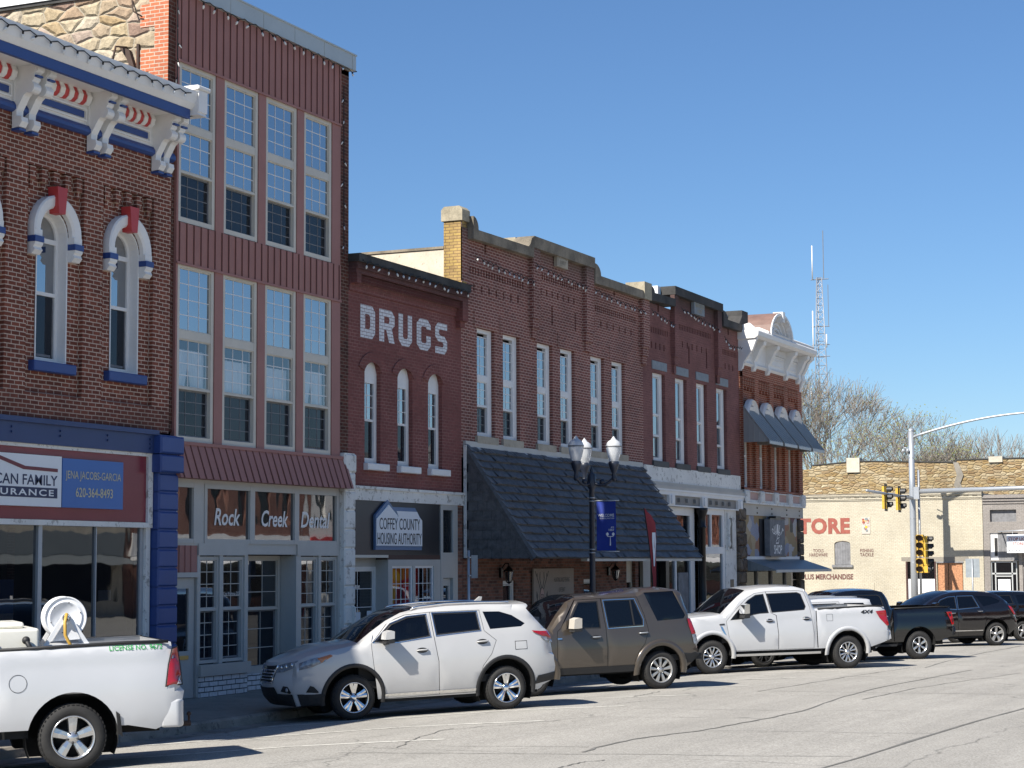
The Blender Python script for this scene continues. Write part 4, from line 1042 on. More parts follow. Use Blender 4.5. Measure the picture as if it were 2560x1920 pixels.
for i, (x, nm) in enumerate(((44.16, 'black wall lantern above the small window left of the sporting goods sign'), (51.29, 'black wall lantern on the brown brick wall beside the shop door'))):
    ln = thing('wall_lantern', nm, 'lantern', (x, 0, 2.2), 'lanterns under the mansard')
    b = MB().mat('iron_black'); b.box(x-.06, x+.06, -.04, .015, 2.16, 2.40); b.tube([(x, -.03, 2.38), (x, -.12, 2.50), (x, -.22, 2.50), (x, -.22, 2.44)], .015, 6); 
    b.lathe([(1e-3, 2.47), (.03, 2.43), (.13, 2.33), (.135, 2.31), (.1, 2.31)], 6, Matrix.Translation((x, -.22, 0)))
    for k in range(6):
        a = pi/6+k*pi/3; b.tube([(x+.12*cos(a), -.22+.12*sin(a), 2.31), (x+.07*cos(a), -.22+.07*sin(a), 2.06)], .008, 4)
    b.lathe([(1e-3, 2.07), (.08, 2.07), (.06, 2.04), (1e-3, 2.0)], 6, Matrix.Translation((x, -.22, 0))); b.build('frame', ln)
    b = MB(); b.lathe([(.105, 2.30), (.065, 2.075)], 6, Matrix.Translation((x, -.22, 0))); b.build('lamp_glass', ln, 'glass_shop')
for i, (a, c, s_) in enumerate(((42.35, 46.0, 21), (46.0, 49.6, 22), (50.0, 54.0, 23))):
    zz = (9.86, 10.16, 10.0)[i]
    lights_string(('bulb string across the low bay right of the yellow chimney', 'bulb string across the raised middle bay below the date stone', 'bulb string across the low bay left of the concrete parapet block')[i],
                  [(a, -.19, zz), ((a+c)/2, -.19, zz-.10), (c, -.19, zz-.16)], (12, 11, 11)[i], seed=s_)

# ------------------------------------------------------------------ darker plum building beside it
B5 = thing('brick_building', 'two storey purple painted brick building with blackened stepped parapet and bluish stone lintels', 'building', (58.8, 0, -.1))
x0, x1 = 54.2, 63.35
ww = [(55.0, 56.1), (57.0, 58.06), (58.97, 60.0), (60.94, 62.0)]
ZW0, ZW1 = 5.52, 8.15
H = []
bays = [(54.75, 56.5, 9.5, 9.05), (57.05, 60.55, 9.85, 9.33), (61.3, 63.2, 9.48, 9.02)]
for a, c, z1_, z2_ in bays:
    n = int((c-a)/.155)
    for i in range(n):
        xx = a+.04+i*(c-a-.08)/n; H.append(rect(xx, xx+.08, z1_-.18, z1_))
    n = 4 if c-a < 2.5 else 7
    for i in range(n): xx = a+.15+i*(c-a-.3)/n; H.append(rect(xx, xx+.10, z2_-.19, z2_))
for xx in (58.25, 59.95): H.append(rect(xx, xx+.12, 8.68, 9.22))
for xx in (55.5, 62.2): H.append(rect(xx, xx+.13, 10.0, 10.28))
prof = [(x1, 10.2), (61.25, 10.18), (61.25, 10.7), (56.7, 10.7), (56.7, 10.2), (x0, 10.2)]
pil = [(56.65, 57.0, 8.25, 10.65), (60.8, 61.22, 8.28, 10.65)]
w = parapet_wall(B5, x0, x1, prof, H, [rect(a, c, ZW0, ZW1) for a, c in ww], 'brick_plum_paint', pil, 5.1, recess=.08)
w.build('wall', B5)
shell(B5, x0, x1, 9.6, roof_z=9.3)
cp = MB().mat('black_coping')
coping([(54.85, 10.48), (56.68, 10.52)]); coping([(56.65, 10.92), (61.28, 10.90)], .26); scroll(61.29, 10.70, 61.75, 10.44, True); coping([(61.75, 10.44), (63.36, 10.44)]); scroll(54.5, 10.66, 54.85, 10.48, True)
cp.box(63.30, 63.95, -.16, .5, 10.2, 10.93); cp.prism([(62.95, 10.44), (63.3, 10.44), (63.3, 10.75)], 'y', y0c, y1c)
cp.build('coping', B5)
b = MB().mat('white_coping'); b.box(56.45, 56.66, .33, 3.2, 10.3, 10.93); b.prism([(62.1, 10.3), (63.29, 10.3), (63.29, 10.8), (62.6, 10.75)], 'y', .34, .5); b.box(62.9, 63.29, .5, 2.5, 10.3, 10.8); b.build('roof_flashing', B5)
b = MB().mat('grey_stone_blue'); b.box(58.52, 59.5, -.13, -.02, 10.28, 10.66); dt = b.build('date_stone', B5)
text('lettering', 'GRAVES BLDG', 58.58, 59.44, 10.50, 10.62, -.131, 'concrete_cap', dt, bold=.02); text('lettering', '1907', 58.8, 59.25, 10.33, 10.46, -.131, 'concrete_cap', dt, bold=.02)
for a, c in ww:
    L = [(6.93, 8.03, 'glass_sky', 1, 1, 0), (6.3, 6.88, 'glass_sky', 1, 1, 0), (5.64, 6.25, 'glass_sky', 1, 1, .03)]
    wn_ = window(B5, a+.02, c-.20, ZW0, ZW1, .10, 'white_wood', L, fw=.11, depth=.10)
    bx = MB().mat('white_wood'); bx.box(c-.199, c-.06, .095, .18, ZW0, ZW1); bx.build('casing', wn_)
    q = MB().mat('white_cloth'); q.box(a+.13, a+.42, .32, .33, 5.6, 8.0); q.build('curtain', wn_)
    s = MB(); s.box(a-.1, c+.12, -.06, .06, 5.34, 5.515); s.build('sill', wn_, 'charcoal_ledge')
    l = MB(); l.box(a-.06, c+.10, -.03, .04, 8.24, 8.49); l.build('lintel', wn_, 'grey_stone_blue')
b = MB().mat('white_worn'); b.box(54.1, 63.2, -.05, .1, 4.90, 5.36); b.build('sign_board', B5)
b = MB().mat('greige'); b.box(54.0, 63.3, -.10, .1, 4.80, 4.895); b.box(54.0, 63.3, -.16, .1, 4.70, 4.80); b.build('ledge', B5)
b = MB().mat('white_trim'); b.box(54.0, 63.3, -.12, .1, 4.53, 4.70); b.box(54.0, 63.3, -.16, -.12, 4.64, 4.70); b.box(54.0, 63.0, -.14, .1, 4.20, 4.24)
for x in (53.9, 55.95, 58.98, 62.62): b.box(x, x+.5, -.15, .1, 4.24, 4.53); b.box(x+.12, x+.38, -.19, -.15, 4.27, 4.52)
b.build('shop_cornice', B5)
b = MB().mat('iron_frieze'); b.box(54.0, 63.0, -.06, .1, 4.24, 4.53)
for x in (54.6, 56.9, 57.6, 58.35, 59.9, 60.5, 61.15, 61.8):
    b.box(x, x+.16, -.15, -.06, 4.33, 4.45); b.box(x+.28, x+.32, -.08, -.06, 4.37, 4.41)
b.build('frieze', B5)
b = MB().mat('iron_black'); M_ = Matrix.Translation((58.95, -.12, 0)); b.lathe([(1e-3, .0), (.17, .0), (.17, .3), (.12, .34), (.12, 3.55), (.155, 3.58), (.155, 3.62), (.12, 3.66), (.13, 3.9), (.20, 4.12), (.20, 4.2), (1e-3, 4.2)], 14, M_)
b.build('iron_column', B5); b = MB().mat('iron_black'); b.box(55.7, 55.98, -.1, .1, 0, 4.2); b.build('iron_column', B5)
b = MB().mat('white_trim')
for a, c, z0, z1, y in ((59.2, 59.36, 0, 4.2, 0), (61.28, 61.5, 0, 4.2, 0), (59.36, 61.28, 4.02, 4.2, 0), (59.36, 61.28, 2.78, 3.0, 0), (60.1, 60.2, 3.0, 4.02, 0), (59.36, 61.28, 0, .5, 0), (56.0, 58.8, 3.95, 4.2, .1), (58.4, 58.8, 0, 3.95, .1), (56.0, 56.4, 0, 3.95, .1), (57.0, 57.12, 0, 3.2, .1), (56.4, 58.4, 3.2, 3.3, .1)):
    b.box(a, c, y-.03, y+.1, z0, z1)
b.build('shop_frame', B5)
b = MB().mat('greige'); b.prism([(54.3, 0), (54.9, 0), (54.9, 4.2), (54.3, 4.2)], 'y', .1, .2); b.add([(53.7, 0, 4.2), (59.2, 0, 4.2), (59.2, 1, 4.2), (53.7, 1, 4.2)], [(0, 1, 2, 3)]); b.build('entry_panel', B5)
for a, c, z0, z1, y, gm in ((59.36, 61.28, .5, 2.78, .02, 'glass_wavy'), (59.36, 60.1, 3.0, 4.02, .02, 'glass_wavy'), (60.2, 61.28, 3.0, 4.02, .02, 'glass_wavy'), (54.9, 55.7, .3, 2.6, .12, 'glass_wavy'),
                            (56.4, 58.4, 3.3, 3.95, .12, 'glass_shop'), (56.4, 57.0, .2, 3.2, .12, 'glass_shop'), (57.12, 58.4, .2, 3.2, .12, 'glass_shop')):
    b = MB(); b.add([(a, y, z0), (c, y, z0), (c, y, z1), (a, y, z1)], [(0, 1, 2, 3)]); b.build('shop_window', B5, gm, recalc=False)
b = MB().mat('board_grey'); b.box(57.25, 58.15, .06, .11, 0, 2.2); b.build('door', B5)
b = MB().mat('white_worn'); b.box(61.5, 62.65, -.05, .1, 0, 4.2); b.box(61.6, 61.72, -.11, -.05, 2.9, 4.1); b.lathe([(.05, 3.0), (.08, 3.1), (.05, 3.2), (.05, 3.6), (.08, 3.75), (.05, 3.9)], 8, Matrix.Translation((61.66, -.12, 0)))
b.mat('iron_black'); b.box(61.95, 62.2, -.06, -.05, 2.95, 3.95); b.box(61.95, 62.3, -.06, -.05, .1, 1.95); b.build('stair_door_bay', B5)
b = MB().mat('rock_face'); z = -.3
rr = random.Random(4)
while z < 4.1: h = .42; b.bevbox(62.66, 63.5, -.12-rr.uniform(0, .06), .2, z, z+h-.015, .05); z += h
b.build('stone_pier', B5)
lights_string('bulb string across the low bay right of the concrete parapet block', [(54.5, -.19, 9.95), (56.6, -.19, 9.72)], 7, seed=31)
lights_string('bulb string across the raised bay below the dark date stone', [(57.1, -.20, 10.3), (60.8, -.20, 10.05)], 12, seed=32)
lights_string('bulb string across the last low bay next to the white cornice', [(61.3, -.19, 9.85), (61.9, -.19, 9.62), (63.2, -.19, 9.66)], 8, seed=33)
# ------------------------------------------------------------------ corner building (quilt shop)
B6 = thing('brick_building', 'orange brick corner building with white arched cornice and grey tin awnings', 'building', (67, 0, -.2))
x0, x1 = 63.37, 70.42
wc = [63.95+1.735*i for i in range(4)]
w = MB().mat('brick_orange')
pan = [(c-.55, c+.78, 5.0, 8.72) for c in wc]
hol = [archpoly(c-.42, c+.42, 5.0, 7.2, .42, 10) for c in wc]
w.fill(rect(x0, x1, 4.9, 9.2), [rect(*p) for p in pan], lambda a, c: (a, -.12, c), depth=lambda a, c: (a, 0, c))
for p, h in zip(pan, hol): w.fill(rect(*p), [h], lambda a, c: (a, 0, c), depth=lambda a, c: (a, .14, c))
for p in pan:
    for i in range(7):
        xx = p[0]+.06+i*.19; w.box(xx, xx+.085, -.118, .01, 8.40, 8.70)
    for i in range(4): w.box(p[0]+.06+i*.34, p[0]+.16+i*.34, -.10, .01, 8.28, 8.40)
w.build('wall', B6)
shell(B6, x0, x1, 9.4, roof_z=9.2, side_mat='brick_orange', y0=-.0)
for c in wc:
    f = MB().mat('white_wood'); o = archpoly(c-.42, c+.42, 5.0, 7.2, .42, 10); i_ = archpoly(c-.33, c+.33, 5.1, 7.2, .33, 10)
    f.fill(o, [i_], lambda a, q: (a, .10, q), depth=lambda a, q: (a, .15, q)); f.box(c-.33, c+.33, .10, .15, 6.05, 6.11)
    wn_ = f.build('window', B6)
    p = MB().mat('glass_sky'); p.fill(i_, [], lambda a, q: (a, .14, q)); p.build('pane', wn_)
    q = MB().mat('white_cloth'); q.box(c-.3, c+.3, .2, .21, 5.1, 6.9); q.build('curtain', wn_)
    h = MB().mat('white_wood'); n = 12
    prof = [(.46, -.10), (.46, -.22), (.52, -.27), (.57, -.22), (.64, -.30), (.68, -.24), (.68, -.10)]
    ring = [(c+.1+r*cos(pi*(.04+.96*i/n))*.9, y, 7.36+r*sin(pi*(.04+.96*i/n))*.92) for i in range(n+1) for r, y in prof]; K = len(prof)
    h.add(ring, [(i*K+j, i*K+j+1, (i+1)*K+j+1, (i+1)*K+j) for i in range(n) for j in range(K-1)])
    h.box(c+.1+.40, c+.1+.66, -.30, -.10, 7.26, 7.40); h.prism([(-.1, 7.40), (-.1, 7.78), (-.26, 7.72), (-.14, 7.40)], 'x', c-.33, c+.53); h.build('window_hood', B6)
for c in wc:
    a, e_ = c-.55, c+.95
    b = MB().mat('awning_tin'); zt, zb_, yo = 7.66, 6.50, -1.02
    th = .03
    b.prism([(-.12, zt), (yo, zb_), (yo, zb_+th), (-.12, zt+th+.02)], 'x', a, e_)
    for i in range(8):
        xx = a+(e_-a)*i/7; b.prism([(-.12, zt+.03), (yo, zb_+th), (yo, zb_+th+.035), (-.12, zt+.07)], 'x', xx-.012, xx+.012)
    for xx in (a, e_-.02):
        b.prism([(-.12, zt-.01), (-.12, zb_), (yo+.02, zb_)], 'x', xx, xx+.02)
        for j in range(1, 5):
            y = -.12+(yo+.12)*j/5; zz = zt+(zb_-zt)*j/5; b.box(xx-.012, xx, y-.012, y+.012, zb_, zz-.03)
    b.mat('awning_edge'); b.box(a-.01, e_+.01, yo-.012, yo+.012, zb_-.07, zb_+.03)
    b.build('awning', B6)
b = MB().mat('white_wood')      # bracketed metal cornice
zc = 9.2
b.box(x0, x1-.05, -.16, .05, zc, 9.95); b.prism([(0, zc-.10), (-.16, zc-.10), (-.22, zc-.02), (-.16, zc+.06), (0, zc+.06)], 'x', x0, x1-.05)
b.prism([(.0, 9.95), (-.62, 9.98), (-.72, 10.06), (-.74, 10.20), (-.68, 10.26), (0, 10.26)], 'x', x0-.12, x1+.05)
b.prism([(-.3, 10.26), (-.62, 10.26), (-.66, 10.34), (-.3, 10.5), (.2, 10.5), (.2, 10.26)], 'x', x0+1.35, x1)
b.prism([(-.74, 10.2), (-.5, 9.6), (-.2, 9.2), (-.1, 8.9), (0, 8.9), (0, 10.4), (-.4, 10.5)], 'x', x0-.06, x0+.10)
cc = 66.2; RZ = .66
for d0, d1, pr in ((.0, .10, 1.35), (.10, .17, 1.18)):
    n = 14; ring = []
    for i in range(n+1):
        a = pi*i/n
        for r, y in ((pr, -.70+d0*2), (pr, .6), (pr-.13, .6), (pr-.13, -.70+d0*2)):
            ring.append((cc+r*cos(a)*1.0, y if y < .5 else .9, 10.22+r*sin(a)*RZ))
    b.add(ring, [(i*4+j, i*4+(j+1) % 4, (i+1)*4+(j+1) % 4, (i+1)*4+j) for i in range(n) for j in range(4)])
b.prism([(cc+1.2*cos(pi*i/14), 10.22+1.2*RZ*sin(pi*i/14)) for i in range(15)], 'y', -.40, -.30)
for r in (.8, .55, .3):
    n = 12; ring = [(cc+q*cos(pi*i/n), y, 10.24+q*.68*sin(pi*i/n)) for i in range(n+1) for q, y in ((r, -.40), (r, -.47), (r-.09, -.47), (r-.09, -.40))]
    b.add(ring, [(i*4+j, i*4+j+1, (i+1)*4+j+1, (i+1)*4+j) for i in range(n) for j in range(3)])
b.prism([(cc-.09, 10.80), (cc+.09, 10.80), (cc+.13, 11.16), (cc-.13, 11.16)], 'y', -.76, -.4)
for xx in (x0+.95, x0+2.55, x0+4.75, x0+6.3, x1-.28):
    b.prism([(-.1, 9.97), (-.60, 9.97), (-.58, 9.85), (-.46, 9.74), (-.36, 9.5), (-.24, 9.3), (-.26, 9.12), (-.20, 8.98), (-.1, 8.95)], 'x', xx, xx+.28)
for a, c in ((x0+.35, x0+.92), (x0+2.85, x0+4.72), (x0+5.05, x0+6.27)):
    n = int((c-a)/.10)
    for i in range(n): b.box(a+i*.10, a+i*.10+.055, -.26, -.16, 9.72, 9.93)
    b.box(a, c, -.20, -.16, 9.66, 9.71); b.box(a+.1, c-.1, -.19, -.16, 9.36, 9.40); b.box(a+.1, c-.1, -.19, -.16, 9.56, 9.60)
b.prism([(-.1, 9.1), (-.22, 9.1), (-.2, 8.95), (-.14, 8.8), (-.1, 8.62)], 'x', x1-.26, x1-.02)
b.mat('white_coping'); b.box(x0+.05, x0+1.3, -.05, 3, 10.262, 10.52); b.box(cc+1.3, x1, .2, 3, 10.262, 10.55)
cn = b.build('cornice', B6)
b = MB().mat('rust_tin'); n = 14
ring = [(cc+1.36*cos(pi*i/n), y, 10.22+1.37*RZ*sin(pi*i/n)) for i in range(n+1) for y in (-.66, 1.4)]
b.add(ring, [(2*i, 2*i+2, 2*i+3, 2*i+1) for i in range(n)]); b.prism([(cc+1.3*cos(pi*i/n), 10.22+1.3*RZ*sin(pi*i/n)) for i in range(n+1)], 'y', 1.2, 1.39); b.build('arch_roof', cn)
# spandrel, beam, quilt mural, lower awning
b = MB().mat('white_worn'); b.box(x0-.05, x1, -.14, .1, 4.52, 4.60); b.box(x0-.05, x1, -.14, .1, 4.86, 4.90); b.box(x0-.05, x1, -.20, .1, 4.46, 4.52)
for i in range(5): xx = x0-.05+i*1.68; b.bevbox(xx, xx+.42, -.22, .05, 4.5, 4.92, .04)
b.mat('salmon'); b.box(x0, x1, -.08, .1, 4.60, 4.86); b.build('spandrel', B6)
b = MB().mat('greige'); b.box(x0, x1, -.10, .1, 4.08, 4.46); b.mat('old_stone')
for xx in (64.8, 66.5, 68.3, 69.9):
    for z in (4.17, 4.34): b.box(xx-.025, xx+.025, -.13, -.10, z-.025, z+.025)
b.build('shop_beam', B6)
t = NT('quilt_patches'); p = t.pos()
sp_ = t.node('ShaderNodeSeparateXYZ'); t.link(p, sp_.inputs[0]); cb_ = t.node('ShaderNodeCombineXYZ'); t.link(t.math('MULTIPLY', sp_.outputs[0], 1.35), cb_.inputs[0]); t.link(t.math('MULTIPLY', sp_.outputs[2], 1.9), cb_.inputs[1])
v = t.node('ShaderNodeTexVoronoi', voronoi_dimensions='2D', distance='MANHATTAN'); v.inputs['Scale'].default_value = 1.5; t.link(cb_.outputs[0], v.inputs['Vector'])
sc_ = t.node('ShaderNodeSeparateColor'); t.link(v.outputs['Color'], sc_.inputs[0])
rp = t.ramp(sc_.outputs[0], [(.0, (.33, .23, .11)), (.18, (.14, .055, .065)), (.34, (.42, .32, .19)), (.5, (.28, .29, .36)), (.64, (.10, .085, .06)), (.78, (.45, .42, .40)), (.92, (.36, .17, .09))])
for nd in t.n:
    if nd.type == 'VALTORGB': nd.color_ramp.interpolation = 'CONSTANT'
rp = t.mix(1., rp, t.ramp(t.noise(p, 24, 2).outputs[0], [(.3, .8), (.7, 1.15)]), 'MULTIPLY')
t.col(rp); t.set(rough=.7); MT['quilt_patches'] = t.m
b = MB(); b.box(63.6, 69.8, -.04, .1, 2.70, 4.08); b.build('quilt_mural', B6, 'quilt_patches')
b = MB().mat('white_trim'); b.box(63.55, 70.0, -.10, .1, 2.60, 2.70); b.build('mural_sill', B6)
sg = thing('shop_sign', 'tall dark grey quilt shop sign between the patchwork panels', 'sign', (66.5, -.04, 3.3))
b = MB().mat('dark_panel'); b.box(65.2, 67.85, -.06, -.04, 2.72, 3.98); b.mat('board_grey'); b.box(65.62, 67.38, -.30, -.10, 2.72, 3.97); b.mat('iron_black'); b.box(65.58, 67.42, -.32, -.28, 2.68, 2.72); b.box(65.58, 67.42, -.32, -.28, 3.97, 4.01); b.box(66.2, 66.8, -.34, -.1, 4.01, 4.09); b.build('board', sg)
def arc(cx, cz, r, s_, span, h, wd):
    for i, ch in enumerate(s_):
        a = (i/(len(s_)-1)-.5)*span
        fx = lambda x, y, z, a=a: (cx+(x)*cos(a)+(z)*sin(a)+r*sin(a), y, cz+(-x*sin(a)+z*cos(a)+r*cos(a))*.62)
        text('lettering', ch, -wd/2, wd/2, -h/2, h/2, -.301, 'white_trim', sg, bold=.02, xf=fx)
arc(66.5, 3.22, .72, 'QUILT', 1.5, .46, .19)
text('lettering', 'SHOP', 66.05, 67.0, 2.78, 3.10, -.301, 'white_trim', sg, bold=.02)
b = MB().mat('white_trim'); 
for pts in ([(66.25, 3.45), (66.5, 3.52), (66.72, 3.42)], [(66.5, 3.52), (66.45, 3.3), (66.7, 3.36)], [(66.45, 3.3), (66.3, 3.22)], [(66.3, 3.16), (66.62, 3.16)], [(66.62, 3.16), (66.66, 3.3)]):
    for (ax, az), (cx_, cz_) in zip(pts, pts[1:]): b.prism([(ax-.02, az-.02), (ax+.02, az+.02), (cx_+.02, cz_+.02), (cx_-.02, cz_-.02)], 'y', -.303, -.3)
b.build('emblem', sg)
b = MB().mat('awning_slate'); a, c = 63.55, 70.38; zt, zb_, yo = 2.58, 2.22, -1.12
b.prism([(-.04, zt), (yo, zb_), (yo, zb_+.03), (-.04, zt+.03)], 'x', a, c)
for xx in (a, c-.02):
    b.prism([(-.04, zt), (-.04, zb_), (yo, zb_)], 'x', xx, xx+.02)
    for j in range(1, 5): y = -.04+(yo)*j/5; b.box(xx-.015, xx, y-.015, y+.015, zb_, zt+(zb_-zt)*j/5)
b.mat('awning_edge'); b.box(a-.01, c+.01, yo-.015, yo+.012, zb_-.06, zb_+.03); b.build('awning', B6)
b = MB().mat('rock_face'); z = -.3
while z < 4.0: b.bevbox(69.85, 70.45, -.12, .2, z, z+.42, .04); z += .435
b.build('stone_pier', B6)
b = MB().mat('room_mid'); b.box(63.55, 69.85, -.02, .1, -.3, .3); b.mat('iron_frieze'); b.box(64.95, 65.05, -.03, .1, .3, 2.6); b.box(66.6, 66.72, -.03, .1, .3, 2.6); b.box(68.3, 68.4, -.03, .1, .3, 2.6)
b.mat('greige'); b.box(63.6, 64.9, .2, .3, .3, 2.05); sw = b.build('shop_window', B6)
b = MB(); b.add([(63.55, .03, .3), (69.85, .03, .3), (69.85, .03, 2.6), (63.55, .03, 2.6)], [(0, 1, 2, 3)]); b.build('pane', sw, 'glass_shop')

# ------------------------------------------------------------------ across the cross street: store wall, grey shop, stone building behind
SX = 100.0
def sy(x, y, z): return (SX+y, -x, z)
ST = thing('store_building', 'cream painted brick store wall with faded red lettering across the cross street', 'building', (SX, 5, -.4))
w = MB().mat('brick_cream')
hl = [[(-3.06, -.4), (-1.58, -.4), (-1.58, 2.5), (-3.06, 2.5)], [(-1.5, -.4), (-.20, -.4), (-.20, 2.46), (-1.5, 2.46)],
      [(-6.76, 2.34), (-5.92, 2.34)]+[(-6.34+.42*cos(pi*i/8), 3.42+.16*sin(pi*i/8)) for i in range(9)]]
w.fill([(-14, -.5), (.84, -.5), (.84, 5.92), (-14, 5.92)], hl, lambda a, c: (SX, -a, c), depth=lambda a, c: (SX+.12, -a, c))
for z0, z1, o in ((5.62, 5.68, .04), (5.68, 5.75, .07), (5.80, 5.86, .10), (5.86, 5.93, .14)): w.box(SX-o, SX, -.84, 14, z0, z1)
for i in range(34): w.box(SX-.07, SX, -.8+i*.43, -.62+i*.43, 5.75, 5.80)
w.box(SX+.01, SX+14, -.84, -.6, -.5, 5.9)
w.build('wall', ST)
b = MB(); b.box(SX+.1, SX+16, -.84, 14, 5.4, 5.6); b.build('roof', ST, 'roof_tar')
b = MB().mat('old_stone'); b.box(SX-.15, SX+.2, -.86, 14, 5.93, 5.99); b.build('coping', ST)
b = MB().mat('board_grey'); b.prism([(5.93, 2.36)]+[(6.34-.41*cos(pi*i/8), 3.41+.155*sin(pi*i/8)) for i in range(9)]+[(6.75, 2.36)], 'x', SX+.05, SX+.11)
for i in range(1, 6): b.box(SX+.04, SX+.05, 5.93+i*.137-.006, 5.93+i*.137+.006, 2.4, 3.45)
b.box(SX-.10, SX+.04, 5.80, 6.88, 2.22, 2.35); b.build('boarded_window', ST)
b = MB().mat('osb'); b.box(SX+.06, SX+.1, .24, .92, -.4, 2.42); b.box(SX+.06, SX+.1, .96, 1.46, -.4, 2.42); b.mat('board_grey'); b.box(SX-.03, SX+.1, .16, 1.54, 2.42, 2.50); b.build('boarded_door', ST)
b = MB().mat('sign_white'); b.box(SX+.06, SX+.1, 1.62, 3.0, -.4, 1.62); b.build('white_panel', ST); b = MB().mat('brick_cream'); b.box(SX-.02, SX-.002, 4.72, 7.0, .4, 1.42); b.build('patch_panel', ST); b = MB().mat('brown_trim'); b.box(SX-.02, SX+.1, 3.0, 3.08, -.4, 2.5); b.box(SX-.02, SX+.1, 1.55, 1.62, -.4, 2.5); b.build('door_jamb', ST)
b = MB(); b.add([(SX+.08, 1.62, 1.62), (SX+.08, 3.0, 1.62), (SX+.08, 3.0, 2.5), (SX+.08, 1.62, 2.5)], [(0, 1, 2, 3)]); b.build('window', ST, 'glass_shop')
b = MB().mat('concrete'); b.box(SX-.006, SX, -.1, 3.3, 2.52, 2.72); b.build('lintel_patch', ST)
text('painted_lettering', 'STORE', -9.12, -5.92, 3.93, 4.76, -.006, 'ink_rust', ST, bold=.05, xf=sy, sp=1.08)
text('painted_lettering', 'TOOLS\nHARDWARE', -8.08, -7.12, 2.78, 3.17, -.006, 'ink_brown', ST, bold=.01, xf=sy, spz=.9)
text('painted_lettering', 'FISHING\nTACKLE', -5.42, -4.72, 2.77, 3.16, -.006, 'ink_brown', ST, bold=.01, xf=sy, spz=.9)
text('painted_lettering', 'SURPLUS MERCHANDISE', -9.02, -5.80, 1.60, 1.88, -.006, 'ink_brown', ST, bold=.035, xf=sy)
b = MB().mat('gold_cloth'); rr = random.Random(2); b.mat('greige'); b.box(SX-.03, SX-.002, 4.87, 5.30, 3.92, 4.76)
for i in range(16):
    b.mat(('gold_cloth', 'ink_rust', 'awning_slate', 'salmon')[i % 4]); yy, zz = rr.uniform(4.95, 5.22), rr.uniform(4.0, 4.68); r_ = rr.uniform(.04, .09)
    b.prism([(yy+r_*cos(k*pi/3), zz+r_*sin(k*pi/3)) for k in range(6)], 'x', SX-.036-i*.001, SX-.03)
b.build('flower_plaque', ST)
GY = thing('grey_shop_building', 'grey painted brick shopfront with boarded transom and glazed door', 'building', (SX, -3, -.4))
w = MB().mat('brick_grey'); y0g, y1g = -9.0, -.86
hl = [[(1.2, 4.45), (2.5, 4.45), (2.5, 5.05), (1.2, 5.05)], [(1.17, 2.55), (2.55, 2.55), (2.55, 3.9), (1.17, 3.9)], [(1.17, -.4), (2.6, -.4), (2.6, 2.5), (1.17, 2.5)]]
w.fill([(.86, -.5), (9, -.5), (9, 5.8), (.86, 5.8)], hl, lambda a, c: (SX+.02, -a, c), depth=lambda a, c: (SX+.25, -a, c))
for i in range(3): w.box(SX-.03-i*.02, SX+.02, -9, -.86, 5.35+i*.14, 5.42+i*.14)
w.box(SX-.06, SX+.02, -2.75, -2.58, -.5, 3.0); w.build('wall', GY)
b = MB(); b.box(SX+.3, SX+16, -9, -.86, 5.5, 5.6); b.build('roof', GY, 'roof_tar')
b = MB().mat('board_grey'); b.box(SX+.2, SX+.24, -2.5, -1.2, 4.45, 5.05); b.box(SX+.1, SX+.14, -2.55, -1.55, 2.55, 3.9)
for i in range(6): b.box(SX+.09, SX+.1, -2.5+i*.16, -2.49+i*.16, 2.55, 3.9)
b.build('boarding', GY)
b = MB().mat('white_trim'); b.box(SX+.1, SX+.16, -1.55, -1.17, 2.55, 3.9); b.mat('room_dark'); b.box(SX+.08, SX+.1, -1.53, -1.38, 2.75, 3.65); b.build('window', GY)
b = MB().mat('awning_edge')
for a, c, z0, z1 in ((-1.22, -1.17, -.4, 2.5), (-1.42, -1.36, -.4, 2.5), (-2.24, -2.18, -.4, 2.5), (-2.45, -2.40, -.4, 2.5), (-2.40, -1.22, 1.84, 1.92), (-2.40, -1.22, 2.42, 2.5), (-2.18, -1.42, 1.72, 1.78)): b.box(SX+.10, SX+.18, a, c, z0, z1)
d = b.build('door_frame', GY)
b = MB(); b.add([(SX+.15, -2.42, -.4), (SX+.15, -1.2, -.4), (SX+.15, -1.2, 2.45), (SX+.15, -2.42, 2.45)], [(0, 1, 2, 3)]); b.build('pane', d, 'glass_shop')
b = MB().mat('sign_white'); b.box(SX+.14, SX+.148, -2.1, -1.5, .1, 1.6); b.build('door_poster', d)
sg = thing('hanging_sign', 'white stop light store sign hung on a bracket from the grey shop', 'sign', (SX-.6, -2.9, 3.3))
b = MB(); b.box(SX-.66, SX-.56, -4.2, -2.12, 2.9, 3.80); b.build('board', sg, 'sign_white')
b = MB().mat('galv'); b.tube([(SX+.02, -1.75, 3.95), (SX-.6, -1.75, 3.95)], .03, 6); b.tube([(SX-.6, -1.7, 3.95), (SX-.6, -4.1, 4.05)], .03, 6); b.tube([(SX-.6, -2.4, 3.95), (SX-.6, -2.4, 3.80)], .015, 5); b.tube([(SX-.6, -3.9, 4.0), (SX-.6, -3.9, 3.80)], .015, 5); b.build('bracket', sg)
sx_ = lambda x, y, z: (SX-.66+y, -x, z)
text('lettering', 'STOP LIGHT', 2.2, 3.3, 3.50, 3.66, -.004, 'ink_rust', sg, bold=.02, xf=sx_); text('lettering', 'STORE', 2.42, 2.95, 3.28, 3.42, -.004, 'ink_rust', sg, bold=.02, xf=sx_); text('lettering', '3 and 5   9423', 2.2, 3.3, 2.97, 3.06, -.004, 'ink_black', sg, xf=sx_)
b = MB().mat('ink_black'); b.box(SX-.665, SX-.66, -4.1, -2.2, 3.14, 3.145); b.build('rule', sg)
SB = thing('stone_building', 'tan rubble stone wall of a taller building rising behind the cream store', 'building', (118, 5, -.4))
w = MB().mat('rubble_far')
